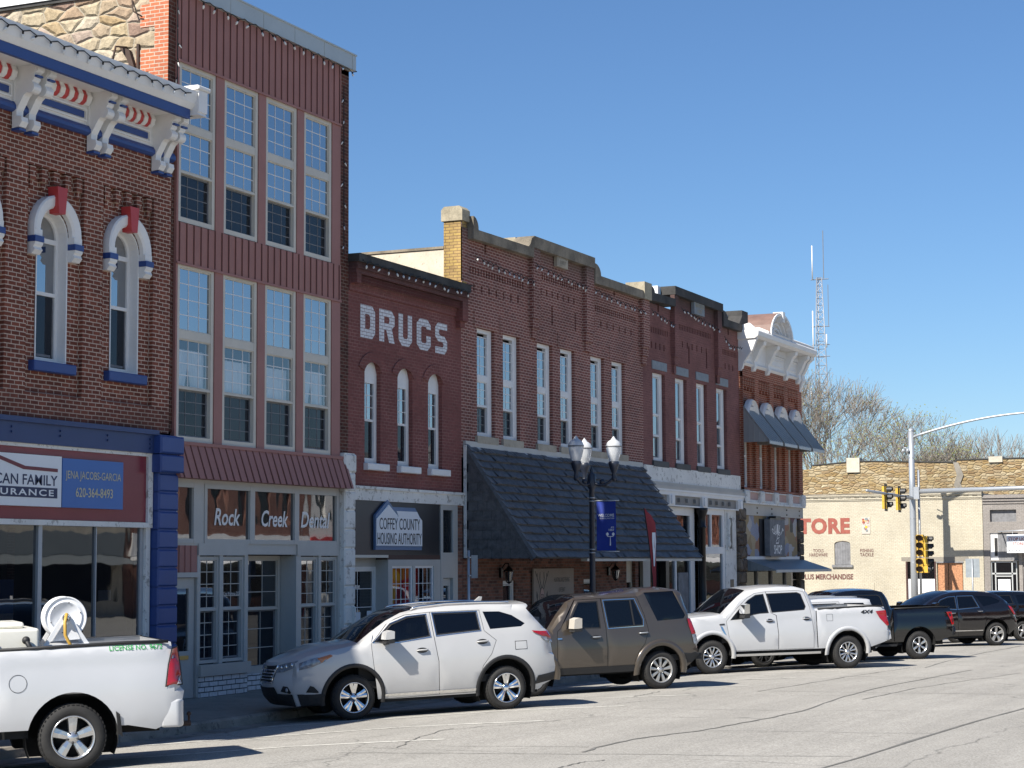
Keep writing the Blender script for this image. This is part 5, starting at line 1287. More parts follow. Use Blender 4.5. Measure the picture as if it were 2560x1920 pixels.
w.fill([(-24, -.5), (12, -.5), (12, 8.5), (-4.1, 8.47), (-4.12, 8.33), (-10, 8.55), (-12.9, 8.35), (-13, 8.15), (-24, 8.1)], [], lambda a, c: (118, -a, c))
w.build('wall', SB)
b = MB().mat('black_coping'); b.prism([(-12, 8.5), (4.1, 8.47), (4.12, 8.33), (10, 8.55), (12.9, 8.36), (12.9, 8.42), (10, 8.62), (4.2, 8.40), (4.16, 8.54), (-12, 8.57)], 'x', 117.96, 118.4); b.build('roof_edge', SB)
b = MB().mat('stucco'); b.box(117.9, 118.6, 9.95, 10.75, 7.9, 8.78); b.build('chimney_stub', SB); b = MB().mat('stucco'); b.box(117.9, 118.7, 1.4, 2.2, 8.3, 8.64); b.build('chimney_stub', SB); b = MB().mat('concrete'); b.prism([(4.0, 8.35), (4.3, 8.35), (4.1, 7.6), (4.3, 7.0), (4.0, 6.6), (3.7, 6.6), (3.9, 7.1), (3.7, 7.6)], 'x', 117.93, 118); b.build('mortar_patch', SB)
b = MB(); b.box(118.01, 140, -12, 24, -.5, 8.05); b.build('roof', SB, 'roof_tar')

# ------------------------------------------------------------------ the other side of the street, seen only mirrored in the glass
for i, (a, c, h, mt, lab) in enumerate(((50, 72, 8.2, 'brick_red_far', 'low red brick building across the street mirrored in the shop glass'), (72.1, 92, 10.5, 'stucco', 'pale rendered building across the street mirrored in the shop glass'),
                                   (92.1, 112, 9.0, 'brick_red_far', 'red brick building with white sign band mirrored in the dental transoms'), (112.1, 128, 10.2, 'white_worn', 'white panelled building across the street mirrored in the middle transom'),
                                   (128.1, 150, 9.5, 'brick_red_far', 'long red brick building mirrored in the far shopfronts'), (150.1, 200, 8.5, 'brick_orange', 'orange brick building mirrored in the windows by the corner'))):
    t_ = thing('street_building', lab, 'building', ((a+c)/2, -45, -.5), 'buildings across the street')
    b = MB().mat(mt); hh = []; x = a+1
    while x < c-2: hh.append(rect(x, x+1.2, 5, 7.2)); x += 2.6
    hh.append(rect(a+1, c-1, .6, 2.9))
    b.fill(rect(a, c, -.6, h), hh, lambda p, q: (p, -45, q), depth=lambda p, q: (p, -45.2, q)); b.box(a, c, -58, -45.3, -.6, h-.4); b.build('wall', t_)
    b = MB(); 
    for q in hh: b.add([(q[0][0], -45.2, q[0][1]), (q[1][0], -45.2, q[0][1]), (q[1][0], -45.2, q[2][1]), (q[0][0], -45.2, q[2][1])], [(0, 1, 2, 3)])
    b.build('window', t_, 'glass_screen')
    b = MB(); b.box(a+.3, c-.3, -45, -44.8, 3.1, 4.3); b.prism([(-44.9, 3.1), (-43.2, 2.6), (-44.9, 2.9)], 'x', a+.4, c-.4); b.build('sign_band', t_,  ('white_trim', 'awning_slate', 'white_trim', 'red_paint', 'greige', 'white_trim')[i])

b = MB().mat('red_cloth'); b.box(120.5, 127.8, -44.95, -44.8, .1, 2.9); b.mat('gold_cloth'); n = 20; b.prism([(124.6+1.9*cos(2*pi*i/n), 2.1+.75*sin(2*pi*i/n)) for i in range(n)], 'y', -44.79, -44.75); b.build('red_shopfront', t_) if False else b.build('red_shopfront', bpy.data.objects['street_building.003'])
# ------------------------------------------------------------------ trees: bare early-spring crowns
paint('bark', (.17, .14, .11), .95, .25, 6)
paint('twig', (.25, .215, .175), .95, .2, 2)
paint('bud_green', (.20, .22, .07), .9, .25, 3)
def tree(label, x, y, h, spread, seed, buds=0., lean=0, base=-.6, depth=6, group=None):
    rmin = hypot(x, y+20)*.00009
    rr = random.Random(seed); t_ = thing('bare_tree', label, 'tree', (x, y, base), group)
    tr = MB().mat('bark'); cr_ = MB().mat('twig'); lf = MB().mat('bud_green'); cnt = [0]
    def grow(p, d, L, r, k):
        n = 3; pts = [p]; q = p; dd = d; r = max(r, rmin)
        for i in range(n):
            dd = (dd+Vector((rr.gauss(0, .13), rr.gauss(0, .13), rr.gauss(.03, .09)))).normalized(); q = q+dd*L/n; pts.append(q)
        r1 = max(r*.66, rmin*.8)
        (tr if k < 2 else cr_).tube(pts, [r+(r1-r)*i/n for i in range(n+1)], 6 if k < 2 else (4 if k < 4 else 3), caps=False)
        if k >= depth:
            if buds and rr.random() < buds:
                for _ in range(2):
                    c = q+Vector((rr.gauss(0, .28), rr.gauss(0, .28), rr.gauss(0, .25))); s = rr.uniform(.035, .085); u_ = Vector((rr.gauss(0, 1), rr.gauss(0, 1), rr.gauss(0, 1))).normalized(); v_ = u_.orthogonal().normalized()
                    lf.add([c-u_*s, c+v_*s*.6, c+u_*s, c-v_*s*.6], [(0, 1, 2, 3)])
            return
        m = 2 if k == 0 else rr.choice((2, 3, 3) if k < 4 else (2, 3))
        if k == 0: m = 4
        a0 = rr.uniform(0, 6.28)
        for j in range(m):
            a = a0+j*6.28/m+rr.gauss(0, .35); tilt = rr.uniform(.32, .75)*spread
            side = dd.orthogonal().normalized(); side = Matrix.Rotation(a, 3, dd) @ side
            nd = (dd*cos(tilt)+side*sin(tilt)+Vector((0, 0, .12))).normalized()
            grow(q, nd, L*rr.uniform(.68, .86), r1*rr.uniform(.62, .82), k+1)
        if k > 0 and rr.random() < .75: grow(q, (dd+Vector((rr.gauss(0, .2), rr.gauss(0, .2), .1))).normalized(), L*.8, r1*.8, k+1)
    grow(Vector((x, y, base)), Vector((lean, lean*.5, 1)).normalized(), h*.24, h*.020, 0)
    tr.build('trunk', t_, recalc=False); cr_.build('crown', t_, recalc=False)
    if lf.f: lf.build('spring_buds', t_, recalc=False)
tree('tall bare tree beside the corner building under the radio mast', 137, 19.2, 19.4, .86, 21, .12)
tree('bare tree with wide crown behind the stone wall chimney stub', 140, 16.2, 18.4, .92, 12, .25)
tree('bare greenish budding tree behind the stone wall left of the signal pole', 135, 12.0, 15.0, 1.0, 5, .7)
tree('small dense budding tree close behind the signal pole', 139, 10.4, 13.0, 1.05, 17, .7)
tree('faint bare tree right of the curved lamp arm, shortest of three', 185, 19.8, 16.2, .95, 31, 0, depth=5)
tree('faint bare tree right of the curved lamp arm, tallest in the middle of three', 186, 17.6, 18.6, .9, 33, 0, depth=5)
tree('faint bare tree furthest right behind the stone wall', 187, 14.4, 17.6, .9, 35, 0, depth=5)

# ------------------------------------------------------------------ lattice radio mast
paint('mast_steel', (.30, .31, .33), .5, .08, metal=.4)
TWR = thing('radio_mast', 'slender steel lattice radio mast rising above the bare trees', 'mast', (230, 43.2, -1))
b = MB().mat('mast_steel'); zt = 36.5
def corner(k, z):
    r = 1.75-(1.75-.36)*min(1, max(0, z/zt)); a = k*2*pi/3+.5
    return Vector((230+r*cos(a), 43.2+r*sin(a), z))
lv = [0]
while lv[-1] < zt: lv.append(min(zt, lv[-1]+max(.7, 1.75*(1-lv[-1]/zt*.6))))
for k in range(3): b.tube([corner(k, z) for z in (-1, 9, 18, 27, zt)], .055, 5)
for i, (a, c) in enumerate(zip(lv, lv[1:])):
    for k in range(3):
        b.tube([corner(k, a), corner((k+1) % 3, c)], .028, 4); b.tube([corner(k, c), corner((k+1) % 3, c)], .02, 4)
b.build('lattice', TWR)
b = MB().mat('white_trim')
for k, (z, dz, o) in enumerate(((36.2, 4.2, -.7), (26.5, 6.0, -.75), (28.0, 1.6, .9), (21.5, 1.8, -1.1))): b.tube([(229.7, 43.2-o, z), (229.7, 43.2-o, z+dz)], .07, 5)
b.mat('mast_steel'); b.tube([(230, 42.6, 36.3), (230, 42.6, 42.2)], .05, 4); b.tube([(230, 42.1, 30.5), (230, 42.1, 35.6)], .04, 4)
for z in (36.3, 27, 28.4, 22, 30.6): b.tube([(230, 42.0, z), (230, 44.2, z)], .05, 4)
b.build('antennas', TWR)
# ------------------------------------------------------------------ traffic signal, lamp post, signs
paint('signal_yellow', (.62, .38, .045), .45, .08)
paint('signal_dark', (.02, .02, .02), .5, .1)
paint('signal_brown', (.10, .055, .03), .5, .1)
paint('post_blue', (.022, .028, .045), .4, .08)
paint('banner_blue', (.012, .035, .26), .6, .06)
paint('flag_red', (.30, .03, .035), .7, .1)
t = NT('lamp_globe'); t.col((.72, .74, .76)); t.set(rough=.18, trans=.35, ior=1.3); MT['lamp_globe'] = t.m
TS = thing('traffic_signal', 'tall galvanised traffic signal pole with curved lamp arm and mast arms at the crossing', 'traffic light', (97, 1.97, -.35))
px_, py_ = 97.0, 1.97
b = MB().mat('galv'); b.tube([(px_, py_, -.35), (px_, py_, 3), (px_, py_, 6), (px_, py_, 8.92)], [.185, .165, .15, .135], 16); b.lathe([(.15, 8.92), (.15, 8.97), (.08, 9.04), (1e-3, 9.06)], 14, Matrix.Translation((px_, py_, 0)))
for z in (.9, 2.45, 4.6, 7.6): b.lathe([(.17, z), (.176, z+.01), (.17, z+.02)], 16, Matrix.Translation((px_, py_, 0)))
b.tube([(px_+.3, py_-.25, -.35), (px_+.3, py_-.25, 7.0)], .06, 8); b.box(px_-.16, px_+.1, py_-.36, py_-.1, 5.55, 6.15); b.build('pole', TS)
b = MB().mat('galv'); pts = []
for i in range(15): s_ = i/14; pts.append((px_, py_-.1-6.2*s_, 8.62+1.02*(1-(1-s_)**1.9)))
b.tube(pts, .065, 8, .045); b.box(px_-.12, px_+.12, py_-6.9, py_-6.2, 9.56, 9.68); b.build('lamp_arm', TS)
b = MB().mat('galv'); b.tube([(px_, py_-.2, 5.93), (px_, py_-13, 6.1)], .12, 12, .075); b.build('mast_arm', TS)
b = MB().mat('galv'); b.tube([(px_-.1, py_, 5.60), (px_-9, py_, 5.70)], .09, 10, .06); b.build('mast_arm', TS)
def head(x, y, z0, face, yellow=True, backplate=True, n=3, hs=.355, visor='signal_dark'):
    """one signal head: face is the unit direction the lenses look"""
    fx, fy = face; sx_1, sy_1 = -fy, fx
    b = MB().mat('signal_yellow' if yellow else 'signal_dark')
    def P(a, d, z): return (x+sx_1*a+fx*d, y+sy_1*a+fy*d, z)
    def bx(a0, a1, d0, d1, z0_, z1_): b.add([P(a0,d0,z0_),P(a1,d0,z0_),P(a1,d1,z0_),P(a0,d1,z0_),P(a0,d0,z1_),P(a1,d0,z1_),P(a1,d1,z1_),P(a0,d1,z1_)], [(0,3,2,1),(4,5,6,7),(0,1,5,4),(1,2,6,5),(2,3,7,6),(3,0,4,7)])
    for i in range(n): bx(-.17, .17, -.12, .06, z0+i*hs+.006, z0+(i+1)*hs-.006)
    bx(-.13, .13, -.15, -.12, z0+.03, z0+n*hs-.03)
    if backplate: b.mat('signal_dark'); bx(-.28, .28, .0, .015, z0-.1, z0+n*hs+.1)
    hd = b.build('signal_head', TS)
    v = MB().mat(visor)
    for i in range(n):
        c = Vector(P(0, .06, z0+(i+.5)*hs)); ring = []
        for k in range(15):
            a = pi*(-.22+1.44*k/14)
            for d in (0, .26 if .1 < k/14 < .9 else .18): ring.append(c+Vector((sx_1, sy_1, 0))*(.155*cos(a))+Vector((fx, fy, 0))*d+Vector((0, 0, .155*sin(a))))
        v.add(ring, [(2*k, 2*k+1, 2*k+3, 2*k+2) for k in range(14)])
        v.add([c+Vector((sx_1, sy_1, 0))*(.145*cos(2*pi*k/14))+Vector((fx, fy, 0))*.01+Vector((0, 0, .145*sin(2*pi*k/14))) for k in range(14)], [tuple(range(14))])
    v.build('visor', hd, recalc=False)
for d in (5.45, 2.75):
    head(px_-d, py_, 4.95, (0, -1))
    b = MB(); b.tube([(px_-d, py_+.16, 4.95), (px_-d, py_+.16, 6.0)], .02, 5); b.tube([(px_-d, py_, 5.6), (px_-d, py_+.16, 5.6)], .02, 5); b.build('hanger', TS, 'galv')
head(px_-.12, py_-.36, 2.75, (-1, 0), backplate=False, visor='signal_brown')
head(px_-.05, py_-.66, 2.68, (0, -1), backplate=False)
head(px_-.12, py_-.34, 1.95, (-1, 0), n=2, backplate=False, visor='signal_brown'); head(px_-.05, py_-.66, 1.95, (0, -1), n=2, backplate=False)
b = MB().mat('galv'); b.tube([(px_, py_+.1, 8.0), (px_, py_+.42, 8.15)], .02, 5)
for q in (.2, .42): b.lathe([(1e-3, 0), (.07, 0), (.08, .1), (.07, .26), (1e-3, .26)], 10, Matrix.Translation((px_-.05, py_+q, 7.85)) @ Matrix.Rotation(.6, 4, 'X') @ Matrix.Rotation(-.9, 4, 'Y'))
b.build('camera', TS)

LP = thing('street_lamp', 'dark blue three armed street lamp with clear acorn globes before the mansard roof', 'street lamp', (44.45, -2.3, -.1))
lx, ly = 44.45, -2.3
b = MB().mat('post_blue'); M_ = Matrix.Translation((lx, ly, 0))
b.lathe([(1e-3, -.1), (.22, -.1), (.22, .1), (.17, .16), (.15, .55), (.10, .62), (.075, .75), (.062, 4.28), (.085, 4.30), (.10, 4.36), (.10, 4.62), (.07, 4.66), (.03, 4.70), (.045, 4.74), (.02, 4.80), (1e-3, 4.88)], 16, M_)
b.build('pole', LP)
b = MB().mat('galv')
for z in (2.74, 2.82, 3.98, 4.06): b.lathe([(.066, z), (.075, z), (.075, z+.025), (.066, z+.025)], 12, M_)
b.build('clamp', LP)
for k, ph in enumerate((-80, 40, 160)):
    a = R(ph); ex, ey = cos(a), sin(a)
    arm = MB().mat('post_blue'); pts = []
    for i in range(11):
        s_ = i/10; r = .08+.47*s_; z = 4.42-.07*sin(pi*s_*.9)+.16*s_**2
        pts.append((lx+ex*r, ly+ey*r, z))
    arm.tube(pts, .038, 8); arm.sphere((lx+ex*.26, ly+ey*.26, 4.46), .07, 8); arm.sphere((lx+ex*.55, ly+ey*.55, 4.54), .07, 8)
    arm.build('arm', LP)
    M2 = Matrix.Translation((lx+ex*.55, ly+ey*.55, 0))
    n_ = MB().mat('post_blue'); n_.lathe([(.05, 4.52), (.06, 4.60), (.05, 4.66), (.10, 4.78), (.125, 4.86), (.13, 4.93), (.10, 4.95), (1e-3, 4.95)], 14, M2); n_.build('lamp_holder', LP)
    g = MB().mat('lamp_globe'); g.lathe([(.10, 4.93), (.15, 5.06), (.178, 5.20), (.185, 5.30)], 18, M2); g.lathe([(.192, 5.30), (.19, 5.335), (.16, 5.40), (.12, 5.44), (.07, 5.47), (.035, 5.52), (1e-3, 5.56)], 18, M2)
    g = g.build('globe', LP); q = MB(); q.lathe([(.188, 5.29), (.197, 5.295), (.197, 5.315), (.188, 5.32)], 18, M2); q.build('rim', g, 'board_grey')
BN = thing('street_banner', 'deep blue welcome banner hanging from the dark blue street lamp', 'banner', (lx, -2.65, 3.3))
b = MB().mat('banner_blue'); vs = []
for i in range(9):
    for j in range(13): y = -2.42-.50*i/8; z = 2.80+1.18*j/12; vs.append((lx+.012*sin(j*.7)*sin(i*.5), y, z))
b.smooth = True; b.add(vs, [(i*13+j, i*13+j+1, (i+1)*13+j+1, (i+1)*13+j) for i in range(8) for j in range(12)]); b.build('cloth', BN)
b = MB().mat('galv'); b.tube([(lx, -2.36, 4.0), (lx, -3.0, 4.0)], .014, 6); b.tube([(lx, -2.36, 2.78), (lx, -3.0, 2.78)], .014, 6); b.build('rod', BN)
bx_ = lambda x, y, z: (lx-.018+y, -x, z)
text('lettering', 'WELCOME', 2.46, 2.88, 3.61, 3.68, -.001, 'sign_white', BN, bold=.012, xf=bx_); text('lettering', 'TO BURLINGTON', 2.50, 2.88, 3.555, 3.59, -.001, 'sign_white', BN, xf=bx_)
text('lettering', 'est', 2.80, 2.88, 3.34, 3.38, -.001, 'sign_white', BN, xf=bx_); text('lettering', '1857', 2.74, 2.88, 3.27, 3.32, -.001, 'sign_white', BN, bold=.01, xf=bx_)
b = MB().mat('sign_white')
for poly in ([(2.765, 2.92), (2.795, 2.92), (2.785, 3.14), (2.775, 3.14)], [(2.70, 3.13), (2.86, 3.13), (2.86, 3.145), (2.70, 3.145)], [(2.69, 3.15), (2.72, 3.15), (2.745, 3.20), (2.705, 3.24), (2.665, 3.20)], [(2.84, 3.15), (2.87, 3.15), (2.895, 3.20), (2.855, 3.24), (2.815, 3.20)]):
    b.add([(lx-.019, -p[0], p[1]) for p in poly], [tuple(range(len(poly)))])
b.build('lamp_emblem', BN, recalc=False)
FL = thing('feather_flag', 'narrow dark red feather flag leaning in front of the black shingled mansard', 'flag', (49.55, -2.05, -.15))
def fp_(s_): return Vector((49.55-.12*s_-.10*s_**3, -2.05+.10*s_+.14*s_**3, -.1+4.05*s_))
b = MB(); b.tube([fp_(i/16) for i in range(17)], .014, 5); b.build('pole', FL, 'cable')
b = MB().mat('flag_red'); vs = []; fd = Vector((.25, -.24, 0)).normalized()
prof = [(.46, .07), (.55, .10), (.65, .14), (.75, .20), (.84, .27), (.91, .29), (.96, .20), (1.0, .02)]
for s_, wd in prof:
    p = fp_(s_)
    for j in range(4): vs.append(p+fd*wd*(j/3)*1.0+Vector((0, .02*sin(j*2+s_*9), -.03*j/3)))
b.smooth = True; b.add(vs, [(i*4+j, i*4+j+1, (i+1)*4+j+1, (i+1)*4+j) for i in range(len(prof)-1) for j in range(3)]); b.build('cloth', FL, recalc=False)
b = MB().mat('sign_white'); vs = []
for s_, a, c in ((.62, .5, .75), (.70, .45, .8), (.78, .4, .85), (.84, .45, .8)):
    wd = .12+.17*(s_-.6)/.25; p = fp_(s_); o = Vector((-.7, -.7, 0))*.012
    vs += [p+fd*wd*a+o, p+fd*wd*c+o]
b.add(vs, [(0, 1, 3, 2), (2, 3, 5, 4), (4, 5, 7, 6)]); b.build('flag_mark', FL, recalc=False)
SP = thing('street_sign', 'slim galvanised sign post with small grey plate left of the mansard', 'sign', (37.55, -2.3, 0))
b = MB().mat('galv'); b.tube([(37.55, -2.3, 0), (37.55, -2.3, 2.78)], .03, 8); b.box(37.5, 37.66, -2.345, -2.3, 2.62, 2.65); b.box(37.5, 37.66, -2.345, -2.3, 2.24, 2.27); b.build('post', SP)
b = MB(); b.box(37.58, 37.88, -2.355, -2.347, 2.2, 2.68); b.build('plate', SP, 'grey_stone_blue')
SP = thing('street_sign', 'grey rectangular sign seen from behind near the boarded orange door', 'sign', (94, -1.5, -.4))
b = MB().mat('galv'); b.tube([(94, -1.47, -.4), (94, -1.47, 2.6)], .035, 8); b.build('post', SP)
b = MB(); b.box(94.04, 94.06, -1.80, -1.15, 1.74, 2.62); b.build('plate', SP, 'grey_stone_blue')
# ------------------------------------------------------------------ vehicles
carpaint('paint_pearl', (.50, .495, .485)); carpaint('paint_white', (.50, .505, .51)); carpaint('paint_bronze', (.082, .067, .053), metal=.4, rough=.3, film=.12)
carpaint('paint_black', (.004, .004, .0045), rough=.12, film=.02); carpaint('paint_ebony', (.006, .005, .006), rough=.12, film=.03)
paint('plastic_black', (.018, .018, .019), .6, .12, 4)
paint('car_under', (.008, .008, .008), .9, .1)
paint('cabin', (.03, .029, .028), .8, .1)
paint('tyre_rubber', (.024, .023, .022), .82, .2, 9, bump=.5)
paint('tyre_dusty', (.10, .082, .062), .9, .3, 6, bump=.5)
paint('alloy', (.62, .62, .62), .25, .04, metal=.85)
paint('alloy_grey', (.50, .49, .47), .32, .05, metal=.7)
paint('brake_dark', (.03, .03, .032), .6, .1, metal=.5)
paint('chrome', (.78, .78, .78), .08, .02, metal=1.)
paint('poly_white', (.72, .70, .62), .45, .05)
paint('hose_yellow', (.55, .33, .06), .5, .06)
paint('decal_green', (.02, .30, .06), .5, .05)
paint('tail_red', (.36, .008, .012), .08, .1, 9, coat=1.)
paint('lamp_clear', (.22, .24, .27), .06, .5, 14, coat=1.)
paint('lamp_amber', (.42, .13, .02), .12, .1, coat=1.)
glass('car_glass', f0=1.55, see=.55, tint=(.28, .31, .33), dark=(.004, .005, .008))
glass('car_privacy', f0=1.5, see=.15, tint=(.1, .1, .12), dark=(.003, .004, .007))

def offs(poly, d):
    n = len(poly); A = sum(poly[i][0]*poly[(i+1) % n][1]-poly[(i+1) % n][0]*poly[i][1] for i in range(n)); sg = 1 if A > 0 else -1; out = []
    for i in range(n):
        p, a, c = Vector(poly[i]), Vector(poly[i-1]), Vector(poly[(i+1) % n])
        e1, e2 = (p-a).normalized(), (c-p).normalized()
        n1, n2 = Vector((e1.y, -e1.x))*sg, Vector((e2.y, -e2.x))*sg
        m_ = (n1+n2); m_ = m_/max(.35, m_.length_squared/2)
        out.append(tuple(p+m_*d*.5*1.0 if False else p+m_*d))
    return out
def arcpts(c, r, a0, a1, n=14): return [(c[0]+r*cos(R(a0+(a1-a0)*i/n)), c[1]+r*sin(R(a0+(a1-a0)*i/n))) for i in range(n+1)]

class Car:
    def __init__(s, name, label, cat, rear, phi, wb, W, top, belt, paintm, arch_r, rocker, wheel, tumble=.26, bow=.16, group='cars parked nose to the kerb', round_=.10, front_taper=.26, rear_taper=.12, zs=1.0):
        s.top = top; s.belt = belt; s.W = W/2; s.wb = wb; s.tumble = tumble; s.bow = bow; s.round = round_; s.ft = front_taper; s.rt_ = rear_taper; s.pm = paintm
        s.uf = min(p[0] for p in top); s.ur = max(p[0] for p in top); s.arch_r = arch_r; s.rocker = rocker; s.wheel = wheel
        s.t = thing(name, label, cat, (0, 0, 0), group); ORG[s.t.name] = Vector()
        a = R(phi); fx, fy = rear[0]-wb*zs*cos(a), rear[1]+wb*zs*sin(a)
        f = Vector((fx, fy, ground_z(fx, fy))); r = Vector((rear[0], rear[1], ground_z(*rear)))
        side = Vector((sin(a), cos(a), 0)); ux = (r-f).normalized(); uz = ux.cross(side)
        f2 = f+side*(W/2-.10)
        M = Matrix((ux, side, uz)).transposed().to_4x4()*zs if False else Matrix((ux, side, uz)).transposed().to_4x4()
        M.translation = f2
        if zs != 1.0: M = M @ Matrix.Diagonal((zs, zs, zs, 1))
        s.t.matrix_world = M
    def topz(s, u):
        zz = [p for p in s.top]; best = None
        for a, c in zip(zz, zz[1:]):
            if min(a[0], c[0])-1e-6 <= u <= max(a[0], c[0])+1e-6 and abs(a[0]-c[0]) > 1e-6:
                z = a[1]+(c[1]-a[1])*(u-a[0])/(c[0]-a[0]); best = z if best is None else max(best, z)
        return best if best is not None else 1.
    def hw(s, u, z):
        w = s.W
        t = max(0, (s.uf+.75-u)/.75); w -= s.ft*min(1, t)**2.2
        t = max(0, (u-(s.ur-.7))/.7); w -= s.rt_*min(1, t)**2.2
        w -= .075*((z-.82)/.5)**2 if z < .82 else 0.045*min(1, ((z-.82)/.45))**2
        if z > s.belt: w -= (z-s.belt)*s.tumble
        d = s.topz(min(max(u, s.uf+.005), s.ur-.005))-z
        if d < s.round: q = 1-max(0, d)/s.round; w -= s.round*.9*(1-math.sqrt(max(0, 1-q*q)))
        return w
    def S(s, side, off=0.):
        return lambda u, z: (u, side*(s.hw(u, z)+off), z)
    def grid(s, poly, step=.13):
        x0, x1 = min(p[0] for p in poly), max(p[0] for p in poly); z0, z1 = min(p[1] for p in poly), max(p[1] for p in poly); out = []
        i = 0; u = x0+step*.4
        while u < x1:
            z = z0+step*(.3 if i % 2 else .6)*.6
            while z < z1:
                if inside((u, z), poly): out.append((u, z))
                z += step*.62
            u += step; i += 1
        return out
    def panel(s, b, poly, holes=(), side=-1, off=0., step=.13, depth=.02):
        ex = [p for p in s.grid(poly, step) if not any(inside(p, offs(h, .012)) for h in holes) and inside(p, offs(poly, -.012))]
        b.fill(poly, list(holes), s.S(side, off), extra=ex)
        return b
    def contour_section(s, i, m_, off=0.):
        """points across the body at contour point i"""
        u, z = s.top[i]; a = s.top[max(i-1, 0)]; c = s.top[min(i+1, len(s.top)-1)]
        d = Vector((c[0]-a[0], c[1]-a[1])).normalized(); nx, nz = -d.y, d.x
        if i <= s.nose: nx, nz = -1, 0
        h = s.hw(u, z); cr = s.crown[i] if i < len(s.crown) else .04; out = []
        for k in range(m_+1):
            q = -1+2*k/m_; f = cr*(1-abs(q)**2.4)+off
            out.append(Vector((u+nx*f, q*h, z+nz*f)))
        return out
    def strip(s, b, i0, i1, m_=10, q0=0., q1=1., off=0.):
        vs = []; n = 0
        for i in range(i0, i1+1):
            P = s.contour_section(i, m_, off); k0, k1 = int(round(q0*m_)), int(round(q1*m_)); n = k1-k0+1
            vs += P[k0:k1+1]
        b.smooth = True; b.add(vs, [(r*n+k, r*n+k+1, (r+1)*n+k+1, (r+1)*n+k) for r in range(i1-i0) for k in range(n-1)]); b.smooth = False
    def front(s, q, z, off=0.):
        """point on the nose: q across (-1..1), z height"""
        pts = s.top[:s.nose+1]
        u = pts[0][0]; cr = s.crown[0]
        for i, (a, c) in enumerate(zip(pts, pts[1:])):
            if min(a[1], c[1]) <= z <= max(a[1], c[1]): t_ = (z-a[1])/(c[1]-a[1]+1e-9); u = a[0]+(c[0]-a[0])*t_; cr = s.crown[i]*(1-t_)+s.crown[i+1]*t_
        return (u-cr*(1-abs(q)**2.4)-off, q*(s.hw(u, z)+off*.6), z)
    def nosepatch(s, b, poly, off, step=.12):
        ex = [p for p in s.grid(poly, step) if inside(p, offs(poly, -.01))]
        b.fill(poly, [], lambda q, z: s.front(q, z, off), extra=ex)
    def rear(s, q, z, off=0.):
        pts = s.top[s.tail:]; u = pts[-1][0]; cr = .04
        for a, c in zip(pts, pts[1:]):
            if min(a[1], c[1]) <= z <= max(a[1], c[1]): u = a[0]+(c[0]-a[0])*(z-a[1])/(c[1]-a[1]+1e-9); break
        return (u+cr*(1-abs(q)**2.4)+off, q*s.hw(u, z), z)
    def outline(s):
        bot = [(s.top[-1][0], s.top[-1][1])]
        ar = s.arch_r; c0, c1 = (0, s.wheel['R']), (s.wb, s.wheel['R'])
        zr = s.rocker
        def arch(c):
            a = math.degrees(math.asin(max(-1, min(1, (zr-c[1])/ar)))); return arcpts(c, ar, a, 180-a, 16)
        pts = list(s.top)
        pts += [(s.wb+ar+.12, zr)] if s.top[-1][0] > s.wb+ar+.15 else []
        pts += arch(c1)+arch(c0)
        return pts
